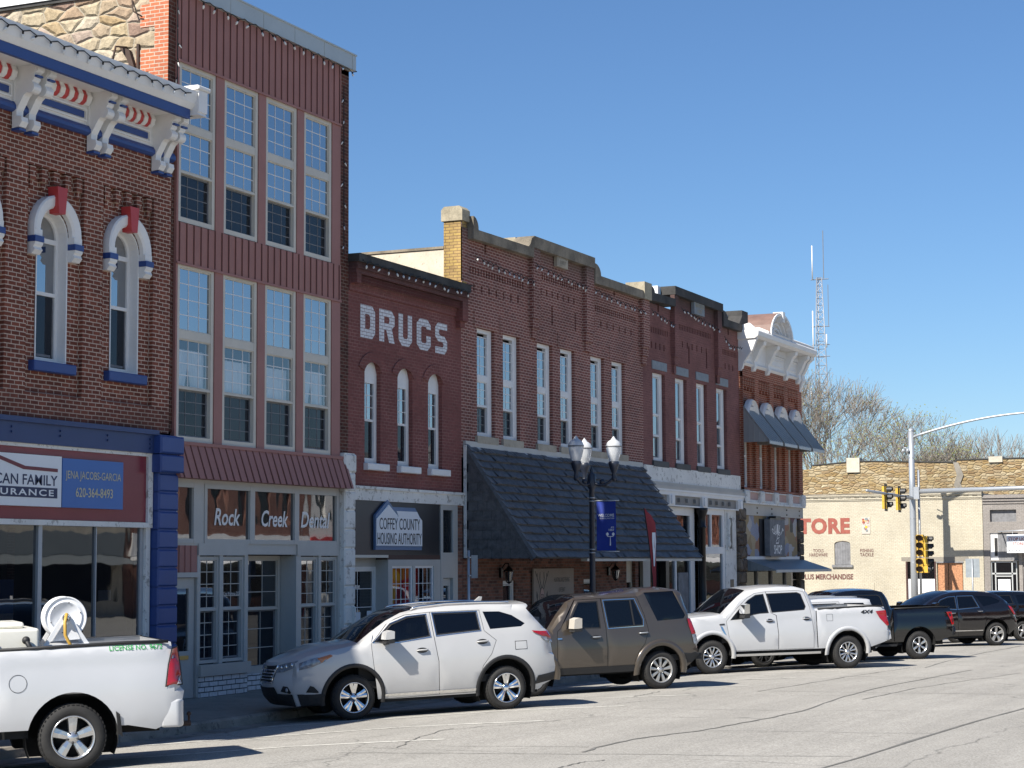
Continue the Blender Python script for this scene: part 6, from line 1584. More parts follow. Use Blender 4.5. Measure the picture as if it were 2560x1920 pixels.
    def wheels(s, spec):
        R_, w_, rr_ = s.wheel['R'], s.wheel['w'], s.wheel['rim']
        proto = None
        for ax in (0, s.wb):
            for side in (-1, 1):
                if proto is None:
                    M0 = Matrix.Translation((0, 0, R_)) @ Matrix.Rotation(pi/2, 4, 'X')
                    g = MB().mat('tyre_rubber')
                    g.lathe([(rr_-.012, w_/2-.02), (rr_+.004, w_/2), (rr_+(R_-rr_)*.45, w_/2+.012), (R_-.035, w_/2-.004), (R_-.008, w_/2-.03), (R_, w_/2-.06), (R_, -w_/2+.05), (R_-.03, -w_/2), (rr_, -w_/2)], 48, M0)
                    for k in range(44):
                        a = 2*pi*k/44
                        for hh in (w_/2-.055, w_/2-.02):
                            r_ = R_-(.001 if hh < w_/2-.03 else .016)
                            c = Vector((r_*cos(a), r_*sin(a), hh)); tx = Vector((-sin(a), cos(a), 0)); rx = Vector((cos(a), sin(a), 0))
                            vs = [M0 @ (c+tx*p*.016+Vector((0, 0, q))*.02+rx*o*.008) for p in (-1, 1) for q in (-.5, .5) for o in (0, 1)]
                            g.add(vs, [(1, 3, 7, 5), (0, 1, 5, 4), (2, 6, 7, 3), (0, 2, 3, 1), (4, 5, 7, 6)])
                    e = bpy.data.objects.new('wheel', None); COL.objects.link(e); e.parent = s.t; ORG[e.name] = Vector()
                    ty = g.build('tyre', e, recalc=False)
                    r_ = MB().mat('brake_dark'); r_.lathe([(1e-3, .02), (rr_*.55, .02), (rr_*.55, .0), (rr_*.97, .0), (rr_*.97, -.06)], 32, M0)
                    r_.mat(spec['m']); r_.lathe([(rr_*.90, .02), (rr_*.93, w_/2-.05), (rr_*.975, w_/2-.012), (rr_+.004, w_/2+.004), (rr_-.006, w_/2+.010), (rr_*.93, w_/2-.006), (rr_*.90, w_/2-.03)], 48, M0)
                    zf = w_/2-.02; n = spec['n']
                    for k in range(n):
                        for dd in spec.get('pair', (0,)):
                            a = pi/2+2*pi*k/n+dd; w0, w1 = spec['w0'], spec['w1']
                            ca, sa = cos(a), sin(a); a2 = a+(spec.get('splay', 0)*(1 if dd > 0 else -1) if dd else 0); cb, sb = cos(a2), sin(a2)
                            def Q(rad, lat, h, c_, s_): return M0 @ Vector((rad*c_-lat*s_, rad*s_+lat*c_, h))
                            r0, r1 = rr_*.16, rr_*.95; rm = rr_*.55
                            dz = spec.get('dish', .02)
                            vs = []
                            for rad, wd, h, (c_, s_) in ((r0, w0, zf-dz, (ca, sa)), (rm, (w0+w1)/2, zf-dz*.25, ((ca+cb)/2, (sa+sb)/2)), (r1, w1, zf-.004, (cb, sb))):
                                vs += [Q(rad, -wd, h-.035, c_, s_), Q(rad, -wd*.8, h, c_, s_), Q(rad, 0, h+spec.get('ridge', .006), c_, s_), Q(rad, wd*.8, h, c_, s_), Q(rad, wd, h-.035, c_, s_)]
                            r_.add(vs, [(i*5+j, i*5+j+1, i*5+j+6, i*5+j+5) for i in range(2) for j in range(4)])
                    r_.lathe([(1e-3, zf+.012), (rr_*.13, zf+.010), (rr_*.17, zf), (rr_*.28, zf-.012), (rr_*.30, zf-.05)], 20, M0)
                    r_.mat('brake_dark')
                    for k in range(spec.get('lug', 5)):
                        a = pi/2+pi/spec.get('lug', 5)+2*pi*k/spec.get('lug', 5); r_.lathe([(1e-3, zf+.006), (.012, zf+.004), (.013, zf-.015)], 8, M0 @ Matrix.Translation((rr_*.245*cos(a), rr_*.245*sin(a), 0)))
                    r_.build('rim', e, recalc=False)
                    proto = e; o = e
                else: o = copy_tree(proto, s.t)
                o.location = (ax, side*(s.W-.02-w_/2), 0); o.rotation_euler = (0, 0, 0 if side < 0 else pi)
                if side > 0: o.rotation_euler = (0, 0, pi)
    def under(s, z0=.30, z1=.62):
        b = MB().mat('car_under'); Wi = s.W-s.wheel['w']-.14
        b.box(s.uf+.25, s.ur-.25, -Wi, Wi, z0-.06, z1)
        b.box(s.wheel['R']+.12, s.wb-s.wheel['R']-.12, -s.W+.10, s.W-.10, z0-.04, z0+.12)
        for ax in (0, s.wb):
            for side in (-1, 1):
                ar = s.arch_r+.012; pts = arcpts((ax, s.wheel['R']), ar, -25, 205, 16); vs = []
                for p in pts: vs += [(p[0], side*(s.hw(p[0], max(p[1], .35))-.035), p[1]), (p[0], side*(s.W-.42), p[1])]
                b.add(vs, [(2*i, 2*i+1, 2*i+3, 2*i+2) for i in range(len(pts)-1)])
                b.add([(p[0], side*(s.W-.42), p[1]) for p in pts], [tuple(range(len(pts)))])
            b.tube([(ax, -s.W+.15, s.wheel['R']), (ax, s.W-.15, s.wheel['R'])], .05, 8)
        b.build('underbody', s.t)
    def seats(s, us, zf=.62, zh=1.05):
        for u in us:
            b = MB().mat('cabin')
            for y in (-.40, .40):
                b.box(u-.28, u+.24, y-.25, y+.25, zf, zf+.18); b.prism([(u+.14, zf+.18), (u+.30, zf+.18), (u+.42, zh+.22), (u+.30, zh+.24)], 'y', y-.24, y+.24); b.prism([(u+.34, zh+.28), (u+.43, zh+.26), (u+.47, zh+.44), (u+.37, zh+.46)], 'y', y-.13, y+.13)
            b.build('seat', s.t)
        b = MB().mat('cabin'); b.box(us[0]-.95, us[-1]+1.0, -s.W+.12, s.W-.12, zf-.12, zf); b.box(us[0]-1.0, us[0]-.62, -s.W+.2, s.W-.2, zf, zh+.02); b.build('dashboard', s.t)
    def mirror(s, u, z, mats, sz=(.11, .22, .17), out=.14):
        for side in (-1, 1):
            b = MB(); y0 = s.hw(u, z)-.02
            for mt, zz0, zz1 in mats:
                b.mat(mt); n = 6
                prof = [(u-sz[0], zz0*sz[2]), (u-sz[0]*.4, zz0*sz[2]-.0), (u+sz[0]*.55, zz0*sz[2]+.01), (u+sz[0]*.6, zz1*sz[2]-.02), (u, zz1*sz[2]), (u-sz[0]*.8, zz1*sz[2]-.03)]
                b.prism([(p[0], z+p[1]) for p in prof], 'y', side*(y0+.07), side*(y0+.07+sz[1]))
            b.mat('plastic_black'); b.prism([(u-.06, z-.03), (u+.04, z-.03), (u+.03, z+.03), (u-.05, z+.03)], 'y', side*y0, side*(y0+.08))
            ob = b.build('mirror', s.t); md = ob.modifiers.new('soft', 'BEVEL'); md.width = .02; md.segments = 2; md.limit_method = 'ANGLE'
    def handle(s, parent, u, z, m='chrome', L=.2, side=-1):
        b = MB().mat('plastic_black'); h = s.hw(u, z); n = 14
        b.fill([(u+.105*cos(2*pi*i/n), z+.045*sin(2*pi*i/n)) for i in range(n)], [], s.S(side, .003))
        b.mat(m); b.tube([(u-L/2, side*(h+.012), z), (u-L/2+.03, side*(h+.034), z+.004), (u+L/2-.03, side*(h+.034), z+.008), (u+L/2, side*(h+.012), z+.008)], .014, 8); b.build('door_handle', parent)

def build_side(c, outline, doors, fixed, extra_holes=(), privacy=1, pillar=True):
    """near side with separate doors and panes; the far side is one skin in the body"""
    body = MB().mat(c.pm); body.smooth = True
    dholes = [offs(d['p'], .008) for d in doors]
    c.panel(body, outline, dholes+[f for f in fixed]+list(extra_holes), -1)
    c.panel(body, outline, [d['w'] for d in doors if d.get('w')]+list(fixed), 1)
    for k, d in enumerate(doors):
        b = MB().mat(c.pm); b.smooth = True; c.panel(b, d['p'], [d['w']], -1)
        do = b.build('door', c.t, sharp=35)
        if d.get('h'): c.handle(do, *d['h'], m=d.get('hm', 'chrome'))
        g = MB().mat('car_glass' if k < privacy else 'car_privacy'); g.smooth = True
        c.panel(g, offs(d['w'], .01), [], -1, -.012); g.build('window', do, recalc=False)
        fr = MB().mat('plastic_black'); fr.fill(offs(d['w'], .004), [offs(d['w'], -.022)], c.S(-1, -.006))
        for dv in d.get('div', ()): fr.fill([(dv[0][0]-.02, dv[0][1]), (dv[1][0]-.02, dv[1][1]), (dv[1][0]+.02, dv[1][1]), (dv[0][0]+.02, dv[0][1])], [], c.S(-1, -.004))
        if d.get('trim'): fr.mat(d['trim']); w_ = d['w']; fr.fill(offs(w_, .016), [offs(w_, .002)], c.S(-1, .004))
        fr.build('window_trim', do, recalc=False)
    for k, f in enumerate(fixed):
        g = MB().mat('car_privacy'); g.smooth = True; c.panel(g, offs(f, .01), [], -1, -.010); g.build('quarter_window', c.t, recalc=False)
    g = MB().mat('car_privacy')
    for f in [d['w'] for d in doors]+list(fixed): c.panel(g, offs(f, .01), [], 1, -.012)
    g.build('window', c.t, recalc=False)
    return body
def cladding(c, body_m, ax, r0, r1, a0=-12, a1=192, off=.012):
    b = MB().mat(body_m); b.smooth = True
    for side in (-1, 1):
        vs = []; N = 24
        for i in range(N+1):
            a = R(a0+(a1-a0)*i/N)
            for rad, o in ((r1, .001), (r1-.012, off), (r0, off), (r0, -.05)):
                u, z = ax+rad*cos(a), c.wheel['R']+rad*sin(a); vs.append((u, side*(c.hw(u, max(z, .3))+o), z))
        b.add(vs, [(i*4+j, i*4+j+1, i*4+j+5, i*4+j+4) for i in range(N) for j in range(3)])
    b.build('wheel_arch_trim', c.t, recalc=False)
# ---- pearl white family SUV in the foreground
c = Car('parked_car', 'pearl white family SUV with black wheel arch trims parked by the dental practice', 'car', (31.58, -5.87), 42, 2.79, 1.93,
        [(-.90, .27), (-.96, .40), (-.985, .58), (-.975, .78), (-.93, 1.0), (-.74, 1.095), (-.40, 1.165), (-.05, 1.22), (.16, 1.255),
         (.42, 1.42), (.70, 1.585), (.98, 1.715), (1.3, 1.785), (1.8, 1.82), (2.5, 1.82), (3.05, 1.795), (3.32, 1.795), (3.345, 1.76), (3.26, 1.72), (3.45, 1.54), (3.62, 1.36), (3.70, 1.30), (3.73, 1.12), (3.765, .92), (3.775, .70), (3.74, .47), (3.5, .38)],
        1.30, 'paint_pearl', .505, .31, {'R': .375, 'w': .25, 'rim': .255}, tumble=.27)
c.crown = [.20, .27, .30, .29, .25, .18, .10, .06, .06, .09, .10, .08, .05, .04, .04, .04, .05, .05, .05, .05, .06, .07, .09, .10, .11, .11, .08]
c.nose = 5; c.tail = 18
HLc = c
o = c.outline()
fw_ = [(.38, 1.275), (.72, 1.565), (1.02, 1.67), (1.37, 1.695), (1.41, 1.325), (.83, 1.262)]; rw_ = [(1.49, 1.71), (2.31, 1.705), (2.345, 1.385), (1.525, 1.335)]; qw_ = [(2.43, 1.70), (2.74, 1.69), (2.97, 1.615), (3.20, 1.465), (3.12, 1.415), (2.53, 1.395)]
doors = [dict(p=[(.335, 1.245), (.70, 1.59), (1.0, 1.70), (1.445, 1.73), (1.47, 1.32), (1.53, .9), (1.55, .34), (.44, .32), (.36, .9)], w=fw_, h=(1.24, 1.10), hm='paint_pearl', trim='chrome'),
         dict(p=[(1.455, 1.73), (2.365, 1.725), (2.41, 1.37), (2.62, 1.2), (2.52, .98), (2.35, .78), (2.25, .34), (1.56, .34), (1.54, .9), (1.48, 1.32)], w=rw_, h=(2.36, 1.19), hm='paint_pearl', trim='chrome')]
b = build_side(c, o, doors, [qw_])
def top_parts(c, b, cowl, wtop, rglass, ws_m='car_glass', roof_i=None):
    """nose, bonnet, roof and tail skins; glass between"""
    N = len(c.top)-1
    c.strip(b, 0, cowl, 14); c.strip(b, wtop, rglass[0], 14)
    c.strip(b, rglass[1], N, 14)
    for q0, q1 in ((0, .0715), (.9285, 1)): c.strip(b, cowl, wtop, 14, q0, q1); c.strip(b, rglass[0], rglass[1], 14, q0, q1)
    b.smooth = True
    bo = b.build('body', c.t, sharp=38, dedupe=.004, recalc=False)
    g = MB().mat(ws_m); c.strip(g, cowl, wtop, 14, .0715, .9285, -.006); g.build('windscreen', c.t, recalc=False)
    g = MB().mat('car_privacy'); c.strip(g, rglass[0], rglass[1], 14, .0715, .9285, -.006); g.build('rear_window', c.t, recalc=False)
    return bo
top_parts(c, b, 8, 12, (18, 20))
for ax in (0, 2.79): cladding(c, 'plastic_black', ax, .50, .57)
def skirt(c, z0, z1, m, u0, u1, off=.012):
    b = MB().mat(m); b.smooth = True
    for side in (-1, 1): b.fill(rect(u0, u1, z0, z1), [], c.S(side, off), extra=[(u0+(u1-u0)*i/8, (z0+z1)/2) for i in range(1, 8)])
    return b.build('sill_trim', c.t, recalc=False)
def patch_side(c, name, poly, m, off=.012, sides=(-1, 1), parent=None):
    b = MB().mat(m); b.smooth = True
    for s_ in sides: c.panel(b, poly, [], s_, off, step=.08)
    return b.build(name, parent or c.t, recalc=False)
skirt(c, .36, .40, 'chrome', .56, 2.22, .018)
b = MB().mat('plastic_black'); c.nosepatch(b, [(-.97, .26), (.97, .26), (.98, .47), (.62, .48), (.56, .59), (-.56, .59), (-.62, .48), (-.98, .47)], .015); 
for s_ in (-1, 1): c.panel(b, [(-.86, .27), (-.50, .27), (-.50, .47), (-.93, .47)], [], s_, .014)
for s_ in (-1, 1): c.panel(b, [(3.33, .40), (3.74, .46), (3.77, .60), (3.40, .55)], [], s_, .012)
vs = [c.rear(-1+2*k/10, z, .012) for z in (.46, .62) for k in range(11)]; b.add(vs, [(k, k+1, k+12, k+11) for k in range(10)])
b.build('lower_bumper', c.t, recalc=False)
def grille(c, w0, w1, z0, z1, bars, bar_m='chrome', frame=True):
    b = MB().mat('plastic_black'); c.nosepatch(b, [(-w0, z0), (w0, z0), (w1, z1), (-w1, z1)], .012)
    b.mat(bar_m)
    for z in bars:
        t_ = (z-z0)/(z1-z0); w = w0+(w1-w0)*t_-.02; pts = [Vector(c.front(-w+2*w*k/10, z, .022)) for k in range(11)]; b.tube(pts, .012, 5)
    if frame:
        for s_ in (-1, 1): b.tube([Vector(c.front(s_*(w0+(w1-w0)*k/6), z0+(z1-z0)*k/6, .02)) for k in range(7)], .016, 5)
        b.tube([Vector(c.front(-w0+2*w0*k/10, z0, .02)) for k in range(11)], .014, 5)
    return b.build('grille', c.t, recalc=False)
g = grille(c, .50, .60, .665, .955, (.72, .77, .82, .87))
b = MB().mat('chrome'); M_ = Matrix.Translation(c.front(0, .90, .035)) @ Matrix.Rotation(-pi/2, 4, 'Y'); b.lathe([(.085, 0), (.10, .008), (.11, 0)], 18, M_ @ Matrix.Diagonal((.8, 1, 1, 1))); b.lathe([(.028, .004), (.036, .012), (.044, .004)], 14, M_ @ Matrix.Diagonal((1.6, 1, 1, 1))); b.build('badge', g, recalc=False)
for s_ in (-1, 1):
    b = MB().mat('lamp_clear'); b.smooth = True
    pl = [(s_*.605, .955), (s_*.58, .83), (s_*.80, .84), (s_*1.0, .90), (s_*1.0, 1.03), (s_*.85, .995)]
    c.nosepatch(b, pl, .012); c.panel(b, [(-.90, .87), (-.70, .92), (-.50, 1.0), (-.46, 1.06), (-.62, 1.075), (-.72, 1.05), (-.895, .985)], [], s_, .012, step=.07)
    hl_ = b.build('headlight', c.t, recalc=False)
    b = MB().mat('lamp_amber'); c.panel(b, [(-.56, .985), (-.36, 1.09), (-.40, 1.115), (-.62, 1.06)], [], s_, .015, step=.07); b.build('indicator', hl_, recalc=False)
    b = MB().mat('chrome')
    for q, z, r_ in ((.68, .91, .045), (.80, .925, .05), (.93, .95, .05)): b.sphere(c.front(s_*q, z, -.008), r_, 8, (.5, 1, .9))
    b.build('lamp_reflector', hl_)
    b = MB().mat('plastic_black'); c.nosepatch(b, [(s_*.72, .52), (s_*.93, .48), (s_*.96, .50), (s_*.90, .60), (s_*.80, .61)], .012, .06); b.mat('lamp_clear'); b.sphere(c.front(s_*.86, .545, .0), .045, 8, (.5, 1, 1)); b.build('fog_lamp', c.t)
b = MB().mat('plastic_black')
for s_ in (-1, 1): c.panel(b, [(-.80, .50), (-.62, .485), (-.60, .50), (-.68, .59), (-.74, .61)], [], s_, .010, step=.06)
b.build('fog_recess', c.t, recalc=False)
def taillight(c, poly, rear_q, z0, z1, low=None):
    for s_ in (-1, 1):
        b = MB().mat('tail_red'); b.smooth = True; c.panel(b, poly, [], s_, .014, step=.06)
        if rear_q:
            vs = [c.rear(s_*(rear_q+(1-rear_q)*k/6), z0+(z1-z0)*j/4, .014) for j in range(5) for k in range(7)]; b.add(vs, [(j*7+k, j*7+k+1, j*7+k+8, j*7+k+7) for j in range(4) for k in range(6)])
        tl = b.build('taillight', c.t, recalc=False)
        if low: b = MB().mat('lamp_clear'); c.panel(b, low, [], s_, .016, step=.06); b.build('reverse_lamp', tl, recalc=False)
taillight(c, [(3.31, 1.335), (3.68, 1.32), (3.715, 1.22), (3.72, 1.17), (3.50, 1.24), (3.36, 1.30)], .62, 1.18, 1.31, [(3.45, 1.25), (3.72, 1.165), (3.72, 1.11), (3.56, 1.15)])
c.mirror(.60, 1.26, (('paint_pearl', .35, 1.25), ('plastic_black', -.05, .36)))
b = MB().mat('paint_pearl'); b.prism([(2.62, 1.865), (2.74, 1.865), (2.76, 1.935), (2.72, 1.94)], 'y', -.03, .03); b.build('aerial', c.t)
b = MB().mat('chrome')
for s_ in (-1, 1): b.tube([Vector((u, s_*(c.hw(u, c.topz(u))-.06), c.topz(u)+.045)) for u in (1.15, 1.3, 1.8, 2.3, 2.8, 3.0)], .018, 6)
b.mat('plastic_black'); c.strip(b, 13, 15, 14, .215, .7855, .012); b.build('roof_rail', c.t, recalc=False)
patch_side(c, 'fuel_flap', [(2.98, 1.03), (3.19, 1.03), (3.19, 1.16), (2.98, 1.16)], 'paint_pearl', .004, (-1,))
b = MB().mat('plastic_black'); b.fill([(2.97, 1.02), (3.20, 1.02), (3.20, 1.17), (2.97, 1.17)], [[(2.98, 1.03), (3.19, 1.03), (3.19, 1.16), (2.98, 1.16)]], c.S(-1, .002)); b.build('flap_gap', c.t, recalc=False)
c.under(); c.seats((1.15, 2.0)); c.wheels(dict(m='chrome', n=5, pair=(-.13, .13), splay=.05, w0=.03, w1=.042, dish=.03, ridge=.008, lug=5))

# ---- bronze boxy 4x4
c = Car('parked_car', 'boxy bronze brown four by four with stepped roof and nine spoke wheels', 'car', (38.25, -6.27), 41, 2.885, 1.95,
        [(-.82, .42), (-.88, .62), (-.88, 1.0), (-.80, 1.14), (-.4, 1.2), (.1, 1.245), (.44, 1.28), (.66, 1.55), (.90, 1.80), (1.12, 1.895), (1.7, 1.925), (2.45, 1.955), (2.66, 2.0), (3.2, 2.01), (3.42, 1.985), (3.50, 1.93), (3.58, 1.66), (3.64, 1.42), (3.70, 1.36), (3.75, 1.1), (3.79, .9), (3.80, .66), (3.62, .50)],
        1.29, 'paint_bronze', .50, .42, {'R': .385, 'w': .26, 'rim': .258}, tumble=.17, round_=.09, front_taper=.16, rear_taper=.07)
c.crown = [.06, .09, .10, .07, .05, .05, .06, .07, .07, .06, .04, .04, .04, .04, .03, .03, .03, .03, .03, .03, .05, .05, .04]; c.nose = 3; c.tail = 15
o = c.outline()
doors = [dict(p=[(.58, 1.25), (.66, 1.31), (1.04, 1.85), (1.60, 1.865), (1.66, 1.27), (1.67, .50), (.56, .50)], w=[(.77, 1.29), (1.09, 1.82), (1.53, 1.825), (1.55, 1.275)], h=(1.42, 1.105), hm='galv'),
         dict(p=[(1.615, 1.865), (2.43, 1.87), (2.56, 1.50), (2.62, 1.2), (2.52, .94), (2.36, .76), (2.30, .50), (1.68, .50), (1.67, 1.27)], w=[(1.66, 1.825), (2.36, 1.83), (2.52, 1.42), (2.51, 1.295), (1.72, 1.275)], h=(2.50, 1.145), hm='galv', div=[((2.27, 1.82), (2.31, 1.285))], trim='chrome')]
b = build_side(c, o, doors, [[(2.61, 1.955), (3.29, 1.965), (3.52, 1.47), (3.47, 1.40), (2.85, 1.375)]], privacy=1)
top_parts(c, b, 6, 9, (15, 17))
for ax in (0, 2.885): cladding(c, 'paint_bronze', ax, .495, .62, -8, 188, .035)
skirt(c, .39, .52, 'plastic_black', .56, 2.35, .014)
b = MB().mat('plastic_black')
for s_ in (-1, 1): c.panel(b, [(3.42, .50), (3.62, .50), (3.80, .66), (3.80, .78), (3.38, .70)], [], s_, .012)
vs = [c.rear(-1+2*k/10, z, .02) for z in (.52, .74) for k in range(11)]; b.add(vs, [(k, k+1, k+12, k+11) for k in range(10)]); b.build('lower_bumper', c.t, recalc=False)
taillight(c, [(3.56, 1.40), (3.655, 1.385), (3.735, 1.14), (3.745, 1.08), (3.63, 1.08), (3.58, 1.25)], .86, 1.08, 1.40, [(3.635, 1.07), (3.745, 1.07), (3.78, .88), (3.67, .88)])
for s_ in (-1, 1): 
    b = MB().mat('lamp_clear'); c.panel(b, [(-.88, .95), (-.62, .95), (-.62, 1.14), (-.80, 1.14)], [], s_, .01); b.build('headlight', c.t, recalc=False)
grille(c, .5, .5, .8, 1.08, (.87, .94, 1.01), 'galv')
c.mirror(.92, 1.26, (('greige', .2, 1.3), ('plastic_black', -.1, .22)), (.12, .24, .20))
patch_side(c, 'badge', [(.56, 1.095), (.66, 1.095), (.66, 1.12), (.56, 1.12)], 'chrome', .012, (-1,))
c.under(.40, .7); c.seats((1.25, 2.15, 2.9), .68, 1.12); c.wheels(dict(m='alloy_grey', n=9, w0=.018, w1=.042, dish=.012, ridge=.002, lug=5))

# ---- crew cab pickups
def pickup(label, rear, phi, pm, spec, zs=1., tail=None, wb=3.69, dusty=False, script=None, seats=True, flare=True, tyre=None, group='cars parked nose to the kerb', chromeh='chrome', name='pickup_truck', bump=(4.74, 4.93, .66, .91), bumpm=None, low=None, cab=0., tl=0.):
    dw = wb-3.69
    def mp(u):      # stretch cab, bed and tail to this truck's own lengths
        if u <= 2.7: return u*(1+cab/2.7)
        if u <= 3.69: return 2.7+cab+(u-2.7)*(.99+dw-cab)/.99
        return u+dw+tl*(u-3.69)/1.24
    T = [(-.84, .48), (-.93, .66), (-.96, 1.0), (-.93, 1.22), (-.80, 1.31), (-.4, 1.36), (.05, 1.39), (.34, 1.41), (.60, 1.62), (.86, 1.82), (1.06, 1.955), (1.4, 2.02), (1.9, 2.045), (2.36, 2.035), (2.60, 1.98), (2.69, 1.88), (2.79, 1.62), (2.84, 1.49),
         (2.86, 1.49), (3.4, 1.50), (4.2, 1.52), (4.72, 1.53), (4.80, 1.50), (4.85, 1.2), (4.89, .95), (4.93, .90), (4.93, .70), (4.7, .62)]
    if low: T[-2:] = low
    T = [(mp(u), z) for u, z in T]
    c = Car(name, label, 'pickup truck', rear, phi, wb, 2.03, T, 1.37, pm, .545, .52, tyre or {'R': .405, 'w': .27, 'rim': .25}, tumble=.20, round_=.085, front_taper=.20, rear_taper=.05, zs=zs, group=group)
    c.crown = [.06, .10, .12, .11, .07, .05, .05, .05, .07, .08, .07, .05, .05, .05, .04, .03, .02, .01, 0, 0, 0, 0, 0, .01, .02, .04, .05, .03]; c.nose = 4; c.tail = 22
    o = c.outline()
    doors = [dict(p=[(.40, 1.25), (.70, 1.545), (1.0, 1.79), (1.22, 1.90), (1.52, 1.93), (1.60, 1.42), (1.74, 1.35), (1.77, .9), (1.77, .54), (.52, .54), (.44, .9)], w=[(.50, 1.27), (.74, 1.51), (1.02, 1.745), (1.24, 1.865), (1.46, 1.885), (1.555, 1.415), (1.30, 1.405), (1.08, 1.375), (.86, 1.29)], h=(1.56, 1.235), hm=chromeh),
             dict(p=[(1.535, 1.93), (2.42, 1.945), (2.56, 1.90), (2.68, 1.52), (2.72, 1.2), (2.74, .9), (2.74, .54), (1.785, .54), (1.785, .9), (1.755, 1.36), (1.615, 1.42)], w=[(1.54, 1.89), (2.38, 1.905), (2.48, 1.86), (2.58, 1.55), (2.53, 1.465), (1.63, 1.42)], h=(2.57, 1.26), hm=chromeh)]
    for d in doors:
        for k in ('p', 'w'): d[k] = [(mp(u), z) for u, z in d[k]]
        d['h'] = (mp(d['h'][0]), d['h'][1])
    gap = [(mp(2.842), .54), (mp(2.866), .54), (mp(2.866), 1.44), (mp(2.842), 1.44)]
    b = build_side(c, o, doors, [], [gap], privacy=1)
    N = len(T)-1
    c.strip(b, 0, 7, 14); c.strip(b, 10, 17, 14); c.strip(b, 21, N, 14)
    for q0, q1 in ((0, .0715), (.9285, 1)): c.strip(b, 7, 10, 14, q0, q1)
    b.smooth = False; Wi = c.W-.17; b0, b1, fz = mp(2.92), mp(4.72), .92
    for s_ in (-1, 1):
        us = [b0-.05, mp(3.3), mp(3.8), mp(4.3), b1+.06]
        vs = []
        for u in us: vs += [(u, s_*c.hw(u, c.topz(u)), c.topz(u)), (u, s_*(Wi-.02), c.topz(u)+.004), (u, s_*Wi, c.topz(u)-.03), (u, s_*Wi, fz)]
        b.add(vs, [(i*4+j, i*4+j+1, i*4+j+5, i*4+j+4) for i in range(4) for j in range(3)])
    b.add([(b0, -Wi, fz), (b0, Wi, fz), (b0, Wi, 1.49), (b0, -Wi, 1.49)], [(0, 1, 2, 3)]); b.add([(b1, -Wi, fz), (b1, Wi, fz), (b1, Wi, 1.52), (b1, -Wi, 1.52)], [(0, 1, 2, 3)])
    b.build('body', c.t, sharp=38, dedupe=.004, recalc=False)
    g = MB().mat('car_under'); g.box(b0, b1, -Wi, Wi, fz-.03, fz); g.mat('plastic_black')
    for s_ in (-1, 1): g.tube([Vector((u, s_*(c.W-.10), c.topz(u)-.004)) for u in (b0, mp(3.6), mp(4.3), b1+.04)], .022, 6)
    g.build('bed', c.t)
    g = MB().mat('car_glass'); c.strip(g, 7, 10, 14, .0715, .9285, -.006); g.build('windscreen', c.t, recalc=False)
    g = MB().mat('car_privacy'); g.add([Vector((mp(2.715), -.55, 1.60)), Vector((mp(2.715), .55, 1.60)), Vector((mp(2.65), .5, 1.90)), Vector((mp(2.65), -.5, 1.90))], [(0, 1, 2, 3)]); g.build('rear_window', c.t)
    if flare:
        for ax in (0, wb): cladding(c, pm, ax, .54, .635, -5, 185, .02)
    g = MB().mat('chrome' if chromeh == 'chrome' else 'plastic_black')
    for s_ in (-1, 1): g.box(.62, mp(2.9), s_*(c.W-.02)-.07*s_, s_*(c.W-.02)+.05*s_, .40, .455)
    g.build('running_board', c.t)
    g = MB().mat('galv' if chromeh == 'chrome' else 'plastic_black')
    u0, u1, z0, z1 = bump; Wb = c.W-.03; u0, u1 = mp(u0), mp(u1); pl = [(u0, -Wb+.01), (u1-.10, -Wb-.01), (u1-.03, -Wb+.05), (u1, -Wb+.16), (u1+.02, -.4)]; pl = pl+[(a_, -b_) for a_, b_ in reversed(pl)]
    if bumpm: g = MB().mat(bumpm)
    g.prism(pl, 'z', z0, z1); ob = g.build('rear_bumper', c.t); md = ob.modifiers.new('soft', 'BEVEL'); md.width = .035; md.segments = 3; md.limit_method = 'ANGLE'
    for p in ob.data.polygons: p.use_smooth = True
    grille(c, .62, .66, .82, 1.24, (.93, 1.05, 1.16), 'chrome' if chromeh == 'chrome' else 'plastic_black')
    for s_ in (-1, 1):
        g = MB().mat('lamp_clear'); c.panel(g, [(-.955, .98), (-.70, 1.02), (-.62, 1.26), (-.92, 1.24)], [], s_, .012, step=.08); c.nosepatch(g, [(s_*.70, .98), (s_*1., .98), (s_*1., 1.24), (s_*.72, 1.24)], .012); g.build('headlight', c.t, recalc=False)
    c.mirror(.82, 1.37, ((('chrome' if chromeh == 'chrome' else pm), .25, 1.35), ('plastic_black', -.25, .28)), (.10, .28, .22))
    if tail: tail(c, mp)
    c.under(.46, .85)
    if seats: c.seats((1.25, 2.2), .85, 1.32)
    c.wheels(spec)
    return c
def tail_wedge(c, mp):
    taillight(c, [(mp(4.50), 1.385), (mp(4.80), 1.405), (mp(4.84), 1.22), (mp(4.87), 1.03), (mp(4.80), 1.02), (mp(4.60), 1.22)], .84, 1.03, 1.40)
c = pickup('white crew cab pickup truck with 4x4 lettering beside the bronze four by four', (48.37, -7.48), 46, 'paint_white', dict(m='alloy', n=6, pair=(-.16, .16), splay=.10, w0=.014, w1=.026, dish=.025, ridge=.004, lug=6), tail=tail_wedge)
fxs = lambda x, y, z: (x, -(c.hw(x, z)+.006), z)
text('lettering', '4X4', 4.08, 4.43, 1.335, 1.425, 0, 'ink_black', c.t, shear=.25, bold=.04, xf=fxs)
patch_side(c, 'fender_badge', [(.20, 1.16), (.34, 1.17), (.34, 1.20), (.20, 1.19)], 'plastic_black', .012, (-1,)); patch_side(c, 'fender_vent', [(.22, 1.14), (.27, 1.13), (.36, .94), (.33, .92), (.25, 1.04)], 'chrome', .014, (-1,))
